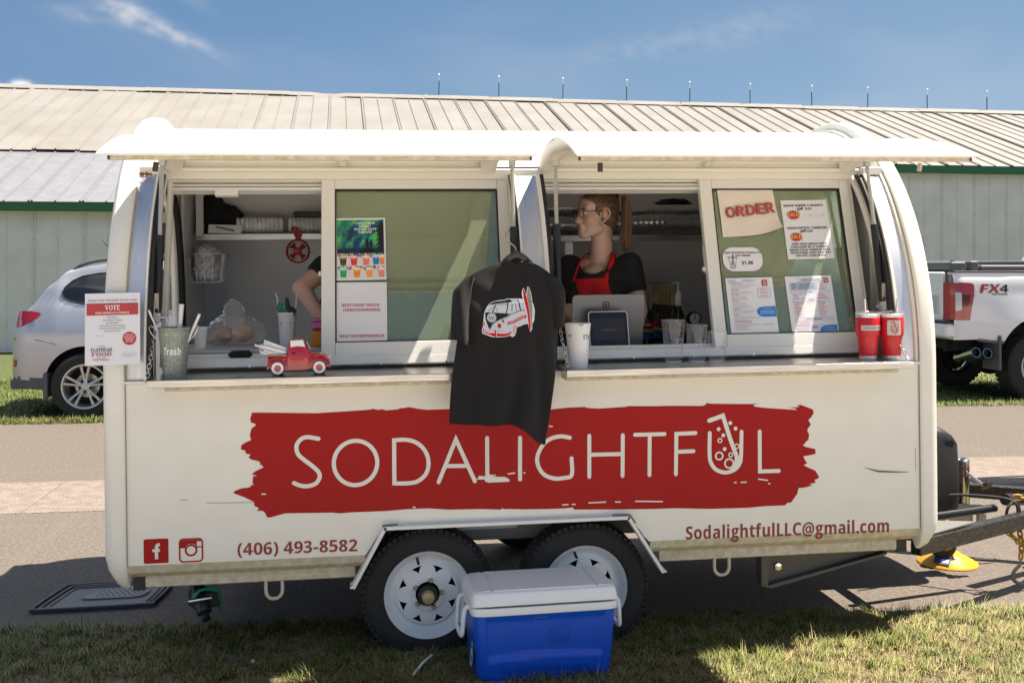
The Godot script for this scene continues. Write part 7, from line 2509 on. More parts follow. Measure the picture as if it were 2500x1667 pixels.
	for s in [[Vector3(0.05, 1.945, -1.62), Vector3(0.5, 1.955, -1.60), Vector3(0.9, 1.94, -1.62), Vector3(1.45, 1.95, -1.60), "upper flexible silver duct lying along the right shelf"], [Vector3(0.05, 1.86, -1.50), Vector3(0.5, 1.852, -1.50), Vector3(0.95, 1.865, -1.48), Vector3(1.45, 1.855, -1.50), "lower flexible silver duct lying along the right shelf"]]:
		var pts := spline([s[0], s[1], s[2], s[3]], 46)
		var rad := []
		for i in pts.size(): rad.append(0.043 + 0.003 * sin(i * 2.1) + 0.003 * sin(i * 0.23))
		mb = MB.new()
		mb.tube(pts, rad, 14)
		o = part("flexible_duct", mb, foil)
		o.transform = TR
		tag(o, s[4], "duct", "silver ducts on the right shelf")
		mb = MB.new()
		var rad2 := []
		for i in pts.size(): rad2.append(0.049 + 0.004 * sin(i * 0.7) + 0.002 * sin(i * 1.9))
		mb.tube(pts, rad2, 12)
		part("wrapping", mb, M.film, o)
	mb = MB.new()
	crumple(mb, Vector3(1.02, 1.985, -1.57), Vector3(0.13, 0.03, 0.05), 33, 0.3)
	o = part("black_sleeve", mb, M.black_plastic)
	o.transform = TR
	tag(o, "black printed plastic wrapping on top of the upper silver duct", "wrapping")
	# syrup bottles with pumps
	var spots := [[0.838, -1.30], [0.842, -1.245], [0.846, -1.19], [0.849, -1.135], [0.854, -1.08], [0.859, -1.025], [0.873, -0.97], [0.725, -1.06], [0.296, -1.06]]
	var names := ["hindmost of the row of dark syrup bottles with gold pumps", "second dark syrup bottle from the back of the row", "third dark syrup bottle from the back of the row", "middle dark syrup bottle of the row", "fifth dark syrup bottle from the back of the row", "dark syrup bottle just behind the white pump", "dark syrup bottle with the white pump at the front of the row", "syrup bottle with gold pump right beside the silver screen", "syrup bottle with gold pump between the black t-shirt and the person"]
	for i in spots.size():
		o = thing("syrup_bottle", names[i], "bottle", onto(spots[i][0], 1.206, spots[i][1]), "syrup bottles with pumps on the bench")
		mb = MB.new()
		mb.lathe([Vector2(0, 0.001), Vector2(0.034, 0.001), Vector2(0.0375, 0.005), Vector2(0.0375, 0.135), Vector2(0.034, 0.15), Vector2(0.016, 0.185), Vector2(0.0145, 0.19), Vector2(0.0145, 0.215)], 24)
		part("bottle_body", mb, mat("syrup_glass", 0.03, 0.018, 0.012, 0.08) if not M.has("syrup_glass") else M.syrup_glass, o)
		for b in [[0.085, 0.13, "lab_red", 0.28, 0.015, 0.02], [0.068, 0.085, "lab_yellow", 0.55, 0.33, 0.03], [0.03, 0.066, "lab_blue", 0.015, 0.06, 0.24]]:
			mb = MB.new()
			mb.lathe([Vector2(0.0379, b[0]), Vector2(0.0379, b[1])], 24)
			part("label", mb, mat(b[2], b[3], b[4], b[5], 0.5) if not M.has(b[2]) else M[b[2]], o)
		mb = MB.new()
		text(mb, "Torani", Vector3(0.0, 0.10, 0.001), 0.014, 0, true, "Droid Serif", 0.044, 0.25)
		bend_round(mb, func(_y: float) -> float: return 0.038)
		part("lettering", mb, M.white, o)
		var gold := mat("pump_gold", 0.36, 0.26, 0.11, 0.45, 0.2) if not M.has("pump_gold") else M.pump_gold as StandardMaterial3D
		var pm: Material = gold if i != 6 else M.white
		mb = MB.new()
		mb.lathe([Vector2(0.017, 0.205), Vector2(0.018, 0.21), Vector2(0.018, 0.262), Vector2(0.012, 0.27), Vector2(0.011, 0.275), Vector2(0.005, 0.277), Vector2(0.0045, 0.318)], 16)
		mb.bbox(Vector3(-0.006, 0.322, 0.006), Vector3(0.036, 0.009, 0.02), 0.004)
		mb.tube([Vector3(-0.016, 0.322, 0.008), Vector3(-0.032, 0.321, 0.014), Vector3(-0.036, 0.313, 0.015)], 0.0045, 6)
		part("pump", mb, pm, o)
	# till: the back of its screen, and the customer's little screen
	o = thing("till_screen", "back of a grey till screen with a black square emblem", "screen", TR * Transform3D(Basis(Vector3.UP, 0.05) * Basis(Vector3.RIGHT, 0.16), Vector3(0.366, 1.375, -0.385)))
	mb = MB.new()
	mb.prism(rrect(0.335, 0.236, 0.018, Vector2.ZERO, 6), -0.006, 0.006)
	part("case", mb, mat("till_grey", 0.19, 0.19, 0.20, 0.38, 0.35), o)
	mb = MB.new()
	mb.prism(rrect(0.322, 0.222, 0.014, Vector2.ZERO, 6), -0.0075, -0.006)
	part("display", mb, M.black_paint, o)
	mb = MB.new()
	mb.ribbon(Array(rrect(0.027, 0.027, 0.006, Vector2(-0.012, 0.071), 4)), 0.0055, 0.0068, true)
	mb.flat(rect(0.011, 0.011, Vector2(-0.012, 0.071)), 0.0068)
	part("emblem", mb, M.ink, o)
	mb = MB.new()
	mb.bbox(Vector3(0, -0.13, -0.03), Vector3(0.12, 0.04, 0.08), 0.01)
	part("stand", mb, M.grey_trim, o)
	o = thing("customer_screen", "small dark customer screen in a white rounded frame in front of the till", "screen", TR * Transform3D(Basis(Vector3.UP, -0.02) * Basis(Vector3.RIGHT, -0.28), Vector3(0.348, 1.337, -0.285)))
	mb = MB.new()
	mb.prism(rrect(0.178, 0.170, 0.014, Vector2.ZERO, 6), -0.01, 0.0)
	part("case", mb, M.white, o)
	mb = MB.new()
	mb.prism(rrect(0.171, 0.163, 0.011, Vector2.ZERO, 6), 0.0, 0.0012)
	var glass := part("screen_glass", mb, mat("screen_dark", 0.025, 0.021, 0.018, 0.12), o)
	mb = MB.new()
	mb.flat(rrect(0.148, 0.096, 0.002, Vector2(0.0, 0.004), 2), 0.0018)
	part("screen_image", mb, mat("screen_image", 0.045, 0.037, 0.03, 0.15), glass)
	mb = MB.new()
	text(mb, "Sodalightful", Vector3(0.0, -0.005, 0.0024), 0.0095, 0, false, "Droid Sans", 0.068)
	part("lettering", mb, mat("screen_letters", 0.16, 0.14, 0.12, 0.3), glass)
	mb = MB.new()
	mb.flat(rrect(0.05, 0.005, 0.002, Vector2(0.005, -0.066), 2), 0.0018)
	part("card_slot", mb, M.dark_inside, glass)
	mb = MB.new()
	mb.bbox(Vector3(-0.005, -0.088, -0.045), Vector3(0.13, 0.008, 0.10), 0.003)
	part("stand", mb, M.white, o)


func cup_shape(R: float, r: float, h: float) -> MB:
	var mb := MB.new()
	mb.lathe([Vector2(0, 0.002), Vector2(r * 0.95, 0.002), Vector2(r, 0.0), Vector2(r * 1.02, 0.006), Vector2(R * 0.97, h * 0.93), Vector2(R * 1.03, h * 0.95), Vector2(R * 1.03, h), Vector2(R * 0.96, h), Vector2(R * 0.93, h * 0.93), Vector2(r * 0.95, 0.008), Vector2(0, 0.008)], 32)
	return mb


func tee_shirt() -> void:
	# printed region of the back of the shirt, in trailer coordinates
	var X0 := -0.308; var X1 := -0.036; var Y0 := 1.317; var Y1 := 1.546
	var im := Image.create(952, 784, false, Image.FORMAT_RGB8)
	im.fill(Color(0.075, 0.073, 0.076))
	var wh := Color(0.80, 0.83, 0.87); var rd := Color(0.80, 0.05, 0.08); var bk := Color(0.09, 0.10, 0.12); var gr := Color(0.55, 0.57, 0.52); var hi := Color(0.95, 0.97, 1.0)
	var k := 0.5
	var P := func(l: Array) -> PackedVector2Array:
		var p := poly2(l)
		for i in p.size(): p[i] *= k
		return p
	var soft := func(l: Array) -> PackedVector2Array:
		var a := vec2s(l)
		for i in a.size(): a[i] *= k
		return PackedVector2Array(spline(a, 5, true))
	var line := func(l: Array, w: float, c: Color) -> void:
		var a := vec2s(l)
		for i in a.size(): a[i] *= k
		paint_line(im, spline(a, 5) if a.size() > 2 else a, w * k, c)
	# the van: outline, dark roof and front, windows, lamps, bumper, wheel
	paint(im, P.call([262, 1225, 262, 1120, 285, 1060, 300, 960, 310, 840, 330, 690, 395, 545, 470, 445, 560, 395, 700, 365, 890, 345, 960, 322, 1300, 322, 1480, 350, 1640, 420, 1690, 480, 1720, 640, 1700, 900, 1670, 975, 1500, 1000, 1400, 1010, 1300, 1060, 1220, 1080, 1200, 1230, 1140, 1320, 1080, 1345, 1030, 1300, 900, 1330, 640, 1345, 500, 1325, 340, 1260]), hi)
	paint(im, P.call([272, 1215, 280, 1090, 312, 960, 330, 820, 345, 700, 410, 550, 480, 455, 1440, 430, 1690, 480, 1705, 640, 1690, 880, 1500, 990, 1380, 1000, 1290, 1050, 1215, 1070, 1190, 1220, 1130, 1310, 1080, 1335, 1035, 1290, 880, 1320, 520, 1310]), wh)
	paint(im, P.call([490, 440, 600, 398, 900, 362, 980, 336, 1040, 340, 1095, 415, 920, 432, 490, 455]), bk)
	paint(im, P.call([1040, 338, 1240, 345, 1260, 410, 1100, 418]), wh)
	paint(im, P.call([1225, 340, 1250, 340, 1290, 410, 1260, 412]), bk)
	paint(im, P.call([345, 685, 570, 685, 950, 720, 1060, 735, 940, 800, 760, 860, 620, 925, 540, 1000, 478, 1140, 420, 1000, 370, 860]), bk)
	for l in [[[480, 462, 950, 470], 16.0], [[640, 485, 545, 690], 26.0], [[950, 465, 975, 465, 925, 740], 30.0], [[1088, 460, 1083, 650], 22.0], [[1175, 455, 1210, 660], 14.0], [[1275, 430, 1310, 630], 32.0], [[370, 680, 940, 720], 14.0]]: line.call(l[0], l[1], bk)
	line.call([385, 560, 420, 500, 470, 465], 10.0, bk)
	line.call([430, 665, 500, 590, 590, 535], 10.0, bk)
	line.call([640, 545, 705, 695], 10.0, bk)
	line.call([345, 800, 400, 960, 470, 1150], 8.0, bk)
	line.call([505, 1130, 545, 1020, 640, 935, 780, 870, 950, 815, 1120, 730, 1300, 660, 1440, 650], 9.0, bk)
	line.call([970, 745, 1110, 710, 1300, 635, 1430, 622], 10.0, bk)
	paint_disc(im, Vector2(526, 818) * k, 122 * k, hi); paint_disc(im, Vector2(526, 818) * k, 108 * k, bk); paint_disc(im, Vector2(526, 818) * k, 98 * k, wh)
	line.call([455, 775, 488, 868], 16.0, bk); line.call([488, 868, 522, 790], 16.0, bk); line.call([522, 790, 552, 868], 16.0, bk); line.call([552, 868, 590, 775], 16.0, bk)
	paint_disc(im, Vector2(735, 1035) * k, 62 * k, rd); paint_disc(im, Vector2(790, 1035) * k, 16 * k, wh, 60 * k)
	paint_disc(im, Vector2(835, 915) * k, 42 * k, rd); paint_disc(im, Vector2(862, 912) * k, 10 * k, wh, 34 * k)
	paint_disc(im, Vector2(315, 985) * k, 34 * k, Color(0.85, 0.45, 0.5), 50 * k)
	paint(im, P.call([290, 1100, 330, 1180, 450, 1225, 610, 1235, 880, 1250, 980, 1235, 1060, 1190, 1060, 1235, 990, 1290, 900, 1320, 640, 1325, 520, 1310, 340, 1235]), rd)
	line.call([340, 1225, 510, 1280], 10.0, hi); line.call([510, 1280, 508, 1320], 10.0, hi); line.call([340, 1225, 345, 1255], 10.0, hi)
	line.call([625, 1150, 635, 1330], 34.0, rd); line.call([650, 1150, 655, 1330], 10.0, hi); line.call([293, 1100, 298, 1210], 22.0, rd)
	line.call([330, 1130, 470, 1170, 820, 1170, 880, 1200, 890, 1250], 7.0, rd)
	paint_disc(im, Vector2(1160, 1155) * k, 52 * k, rd, 108 * k); paint_disc(im, Vector2(1158, 1160) * k, 40 * k, wh, 90 * k); paint_disc(im, Vector2(1152, 1165) * k, 26 * k, rd, 60 * k); paint_disc(im, Vector2(1154, 1165) * k, 19 * k, wh, 48 * k)
	paint(im, P.call([960, 945, 1120, 900, 1260, 820, 1380, 765, 1475, 765, 1475, 845, 1400, 848, 1290, 895, 1150, 975, 980, 1020, 958, 990]), rd)
	var tx := MB.new()
	text(tx, "SODALIGHTFUL", Vector3.ZERO, 52.0, 0, true, "Droid Sans", 470.0)
	for i in tx.v.size():
		var p := tx.v[i]
		tx.v[i] = Vector3(1215 + p.x * 0.93, -(905 - p.x * 0.42 - p.y + 0.00025 * p.x * p.x) - 0.0, 0)
	paint_mesh(im, tx, k, Vector2.ZERO, wh)
	# two surf boards
	paint(im, soft.call([1545, -10, 1620, 180, 1660, 480, 1655, 850, 1640, 1120, 1610, 1165, 1560, 900, 1500, 500, 1500, 180]), hi)
	paint(im, soft.call([1550, 10, 1610, 190, 1648, 480, 1645, 850, 1628, 1100, 1600, 1130, 1560, 900, 1512, 480, 1515, 180]), gr)
	paint_disc(im, Vector2(1590, 400) * k, 26 * k, rd); paint_disc(im, Vector2(1590, 400) * k, 14 * k, gr)
	paint(im, soft.call([1410, 52, 1460, 130, 1510, 300, 1560, 560, 1600, 900, 1608, 1150, 1585, 1212, 1540, 1080, 1480, 700, 1400, 360, 1368, 190]), hi)
	paint(im, soft.call([1415, 70, 1460, 150, 1505, 310, 1552, 560, 1590, 900, 1600, 1140, 1580, 1190, 1545, 1070, 1495, 700, 1425, 370, 1400, 190]), rd)
	line.call([1400, 190, 1420, 380, 1490, 700, 1530, 1000], 10.0, hi)
	for q in [Rect2i(0, 0, 952, 5), Rect2i(0, 779, 952, 5), Rect2i(0, 0, 5, 784), Rect2i(947, 0, 5, 784)]: im.fill_rect(q, Color(0.075, 0.073, 0.076))
	var cloth := mat("tee_cloth", 1, 1, 1, 0.92)
	cloth.albedo_texture = ImageTexture.create_from_image(im)
	cloth.texture_repeat = false
	cloth.rim_enabled = true; cloth.rim = 0.22; cloth.rim_tint = 0.3
	cloth.albedo_color = Color(0.93, 0.93, 0.93)
	var o := thing("t_shirt", "black t-shirt with a retro van and surfboards print hanging between the two counters", "t-shirt", TR)
	# body: a flattened tube whose edges follow the hang of the shirt; low and right edge blown forward
	var L := [[1.648, -0.170, -0.085], [1.625, -0.245, -0.035], [1.600, -0.300, 0.000], [1.570, -0.335, 0.020], [1.535, -0.350, 0.034], [1.45, -0.358, 0.036], [1.36, -0.362, 0.030], [1.30, -0.372, 0.026], [1.20, -0.388, 0.022], [1.10, -0.396, 0.006], [1.01, -0.400, -0.008], [0.93, -0.402, -0.022]]
	var le := []; var re := []
	for r in L:
		le.append([-r[0], r[1]]); re.append([-r[0], r[2]])
	var mb := MB.new()
	var rows := []
	var n := 64
	for j in 61:
		var v := j / 60.0
		var row := PackedVector3Array()
		for i in n:
			var a := TAU * i / n
			var c := cos(a)
			var s := sin(a)
			var u := (c + 1.0) / 2.0                      # 0 at the left edge of the picture, 1 at the right
			var hem := 1.014 - 0.012 * u - 0.080 * smoothstep(0.62, 1.0, u)
			var y := lerpf(1.648 - 0.0 * u, hem, v)
			if v < 0.02: y = lerpf(y, 1.648 - 0.012 * cos((u - 0.5) * PI), 1.0)
			var x0 := lerp_table2(le, -y); var x1 := lerp_table2(re, -y)
			var depth := lerpf(0.012, 0.042, smoothstep(0.0, 0.3, v))
			var z := s * depth * pow(absf(s), 0.2) if absf(s) > 0.001 else 0.0
			var fold := 0.014 * sin(u * 11.0 + v * 3.0) * smoothstep(0.35, 1.0, v) + 0.05 * smoothstep(0.55, 1.0, v) * exp(-pow((u - (0.90 - 0.18 * v)) / 0.09, 2.0)) - 0.035 * smoothstep(0.5, 1.0, v) * exp(-pow((u - (0.70 - 0.1 * v)) / 0.07, 2.0))
			fold += 0.008 * sin(u * 27.0 - v * 9.0) * smoothstep(0.1, 0.5, v) + 0.004 * sin(y * 60.0 + u * 14.0) * (1.0 - v)
			row.push_back(Vector3(lerpf(x0, x1, u) , y, 0.185 + z + fold))
		rows.append(row)
	mb.grid(rows, true)
	# sleeves
	for sl in [[[Vector3(-0.315, 1.585, 0.185), Vector3(-0.342, 1.53, 0.195), Vector3(-0.352, 1.44, 0.205), Vector3(-0.357, 1.335, 0.21)], 0.036], [[Vector3(0.002, 1.585, 0.18), Vector3(0.026, 1.54, 0.175), Vector3(0.036, 1.46, 0.17), Vector3(0.028, 1.372, 0.165)], 0.034]]:
		var cl := spline(sl[0], 6)
		var sr := []
		for i in cl.size():
			var row := PackedVector3Array()
			var f := float(i) / (cl.size() - 1)
			for q in 24:
				var a := TAU * q / 24
				var slant := -0.018 * cos(a) * f * (1.0 if sl[0][0].x < -0.2 else -1.0)
				row.push_back(cl[i] + Vector3(cos(a) * sl[1] * (0.55 + 0.45 * minf(1.0, f * 2.5)), slant, sin(a) * 0.034 + 0.006 * sin(a * 3.0 + f * 5.0)))
			sr.append(row)
		mb.grid(sr, true)
	for i in range(0, mb.v.size(), 3):
		var front := mb.v[i].z + mb.v[i + 1].z + mb.v[i + 2].z > 0.188 * 3.0 and maxf(mb.v[i].x, maxf(mb.v[i + 1].x, mb.v[i + 2].x)) < -0.03
		for j in 3:
			var p: Vector3 = mb.v[i + j]
			mb.uv[i + j] = Vector2((p.x - X0) / (X1 - X0), (Y1 - p.y) / (Y1 - Y0)) if front else Vector2(0.005, 0.005)
	part("shirt_body", mb, cloth, o)
	mb = MB.new()
	mb.tube(spline([Vector3(-0.172, 1.645, 0.190), Vector3(-0.15, 1.634, 0.199), Vector3(-0.128, 1.630, 0.201), Vector3(-0.105, 1.634, 0.198), Vector3(-0.083, 1.645, 0.19), Vector3(-0.105, 1.652, 0.178), Vector3(-0.15, 1.652, 0.178)], 4, true), 0.0075, 6, true)
	part("collar", mb, M.black_cloth, o)
	o = thing("hanger", "brown black plastic hanger hooked on the gas strut, holding the t-shirt", "hanger", TR)
	mb = MB.new()
	var g := []
	for q in spline([Vector3(-0.25, 1.575, 0.182), Vector3(-0.20, 1.620, 0.184), Vector3(-0.165, 1.652, 0.187), Vector3(-0.128, 1.672, 0.188), Vector3(-0.09, 1.652, 0.186), Vector3(-0.06, 1.622, 0.183), Vector3(-0.01, 1.575, 0.18)], 6):
		g.append(PackedVector3Array([q + Vector3(0, 0.010, 0.007), q + Vector3(0, 0.014, 0), q + Vector3(0, 0.010, -0.007), q + Vector3(0, -0.012, -0.006), q + Vector3(0, -0.014, 0), q + Vector3(0, -0.012, 0.006)]))
	mb.grid(g, true)
	part("bar", mb, mat("hanger_brown", 0.035, 0.03, 0.025, 0.45), o)
	mb = MB.new()
	mb.tube(spline([Vector3(-0.13, 1.675, 0.19), Vector3(-0.131, 1.70, 0.17), Vector3(-0.15, 1.725, 0.10), Vector3(-0.145, 1.755, 0.0), Vector3(-0.12, 1.775, -0.08), Vector3(-0.085, 1.77, -0.16), Vector3(-0.075, 1.735, -0.165)], 5), 0.0025, 6)
	part("hook", mb, M.chrome, o)


func cooler() -> void:
	var xf := at(-0.058, 0.042, 0.170, 3.3)
	var o := thing("cooler", "blue plastic cooler with a white lid on the grass before the wheels", "cooler", xf)
	var blue := mat("cooler_blue", 0.004, 0.085, 0.56, 0.36)
	blue.normal_enabled = true; blue.normal_texture = bump_tex(91, 0.09, 1.5, 256, 3); blue.normal_scale = 0.25
	planar(blue, 3.0, false)
	var wht := mat("cooler_white", 0.84, 0.84, 0.83, 0.45)
	var W := 0.282; var D := 0.146
	# body: superellipse rings that taper towards the foot; the front face is pressed in below an arched line
	var mb := MB.new()
	var rows := []
	var ys := []
	for i in 25: ys.append(0.262 * i / 24.0)
	var n := 120
	for y in ys:
		var row := PackedVector3Array()
		var t: float = y / 0.262
		var w := lerpf(W - 0.022, W, t); var d := lerpf(D - 0.014, D, t)
		if t < 0.06: w -= 0.008 * (1.0 - t / 0.06); d -= 0.008 * (1.0 - t / 0.06)
		for k in n:
			var a := TAU * k / n
			var ex := 0.16
			var x := w * signf(cos(a)) * pow(absf(cos(a)), ex); var z := d * signf(sin(a)) * pow(absf(sin(a)), ex)
			var p := Vector3(x, y, z)
			if z > d * 0.9:
				var ux := x / w
				var pan := smoothstep(0.86, 0.80, absf(ux)) * smoothstep(0.094 - 0.02 * ux * ux, 0.108 - 0.02 * ux * ux, y) * smoothstep(0.252, 0.236, y)
				p.z -= 0.009 * pan
				var foot := smoothstep(0.70, 0.62, absf(ux)) * smoothstep(0.050 - 0.012 * absf(ux), 0.040 - 0.012 * absf(ux), y)
				p.z -= 0.006 * foot
			row.push_back(p)
		rows.append(row)
	mb.grid(rows, true)
	part("cooler_body", mb, blue, o)
	mb = MB.new()
	mb.t = Transform3D(Basis.IDENTITY, Vector3(0, 0, 0))
	var foot_poly := rrect(W * 1.9, D * 1.9, 0.02)
	mb.box(Vector3(0, 0.004, 0), Vector3(W * 1.85, 0.006, D * 1.8))
	part("cooler_base", mb, blue, o)
	# white rim and lid
	var shell := func(prof: Array, ex := 0.16) -> MB:
		var m2 := MB.new()
		var rs := []
		for p in prof:
			var row := PackedVector3Array()
			for k in n:
				var a := TAU * k / n
				row.push_back(Vector3((W + p[0]) * signf(cos(a)) * pow(absf(cos(a)), ex), p[1] + p[2] * (1.0 if sin(a) > 0.5 and absf(cos(a)) < 0.9 else 0.0) * (1.0 - pow(absf(cos(a)), 2.0)), (D + p[0] * 1.0) * signf(sin(a)) * pow(absf(sin(a)), ex)))
			rs.append(row)
		var last := PackedVector3Array()
		for k in n: last.push_back(Vector3(rs[-1][k].x * 0.02, rs[-1][k].y, rs[-1][k].z * 0.02))
		rs.append(last)
		m2.grid(rs, true)
		return m2
	part("rim", shell.call([[0.001, 0.258, 0.0], [0.006, 0.260, 0.0], [0.006, 0.286, 0.0], [0.0, 0.288, 0.0]]), wht, o)
	part("lid", shell.call([[0.0, 0.289, 0.006], [0.006, 0.290, 0.006], [0.008, 0.294, 0.005], [0.006, 0.312, 0.0], [0.0, 0.335, 0.0], [-0.006, 0.342, 0.0], [-0.014, 0.345, 0.0], [-0.022, 0.346, 0.0]]), wht, o)
	mb = MB.new()
	for s in [-1.0, 1.0]:
		mb.t = Transform3D(Basis(Vector3.BACK, -0.06 * s), Vector3(s * 0.235, 0.345, 0))
		mb.bbox(Vector3.ZERO, Vector3(0.05, 0.008, D * 1.7), 0.003)
	mb.t = Transform3D.IDENTITY
	mb.bbox(Vector3(0, 0.347, 0), Vector3(0.40, 0.006, D * 1.74), 0.002)
	part("lid_panel", mb, wht, o)
	for s in [-1.0, 1.0]:
		mb = MB.new()
		var x: float = s * (W + 0.004)
		var pts := [Vector3(x, 0.278, -0.075), Vector3(x + s * 0.018, 0.268, -0.075), Vector3(x + s * 0.026, 0.19, -0.07), Vector3(x + s * 0.028, 0.165, -0.05), Vector3(x + s * 0.028, 0.163, 0.05), Vector3(x + s * 0.026, 0.19, 0.07), Vector3(x + s * 0.018, 0.268, 0.075), Vector3(x, 0.278, 0.075)]
		mb.tube(spline(pts, 3), 0.0095, 8)
		for k in 7: mb.ball(Vector3(x + s * 0.028, 0.163, -0.04 + k * 0.0135), Vector3(0.011, 0.011, 0.0065), 5, 8)
		part("handle", mb, wht, o)
	# raised emblem with a dome and its name, the same plastic
	mb = MB.new()
	mb.t = Transform3D(Basis.IDENTITY, Vector3(0.055, 0.165, D - 0.0125))
	var E := MB.new()
	var ro := []
	for k in 15: ro.append(Vector2.from_angle(-0.15 + (PI + 0.3) * k / 14.0) * Vector2(0.042, 0.046))
	mb.ribbon(ro, 0.004, 0.0045)
	mb.ribbon(vec2s([-0.038, 0.022, -0.02, 0.012, 0.0, 0.026, 0.018, 0.014]), 0.004, 0.0045)
	mb.ribbon(Array(rrect(0.075, 0.024, 0.004, Vector2(0, -0.016), 3)), 0.002, 0.0045, true)
	text(mb, "IGLOO", Vector3(0, -0.0225, 0.0048), 0.013, 0, true, "Droid Sans", 0.062)
	part("emblem", mb, mat("cooler_emblem", 0.003, 0.065, 0.45, 0.4), o)
	# round sticker on the end
	mb = MB.new()
	mb.t = Transform3D(Basis(Vector3(0, 0.08, 1).normalized(), Vector3(0.08, 1, 0).normalized(), Vector3(-1, 0, 0)), Vector3(-W + 0.0075, 0.095, 0.07))
	mb.disc(Vector2.ZERO, 0.033, 0.003, 24, 0.048)
	var st := part("sticker", mb, mat("sticker_pale", 0.62, 0.66, 0.55, 0.45), o)
	mb = MB.new()
	mb.t = Transform3D(Basis(Vector3(0, 0.08, 1).normalized(), Vector3(0.08, 1, 0).normalized(), Vector3(-1, 0, 0)), Vector3(-W + 0.0075, 0.095, 0.07))
	mb.ring(Vector2.ZERO, 0.026, 0.003, 0.0036, 24)
	mb.ribbon(vec2s([-0.02, 0.022, 0.0, 0.034, 0.02, 0.024]), 0.012, 0.0036)
	mb.ribbon(vec2s([-0.018, -0.015, 0.004, -0.008, 0.018, -0.018]), 0.010, 0.0036)
	part("sticker_print", mb, mat("sticker_blue", 0.03, 0.2, 0.42, 0.45), st)
	# scuffs
	mb = MB.new()
	for q in [[-0.02, 0.242, 0.05], [0.07, 0.246, 0.035]]: mb.box(Vector3(q[0], q[1], D - 0.006), Vector3(q[2], 0.003, 0.001))
	part("scuff", mb, mat("cooler_scuff", 0.12, 0.10, 0.24, 0.6), o)


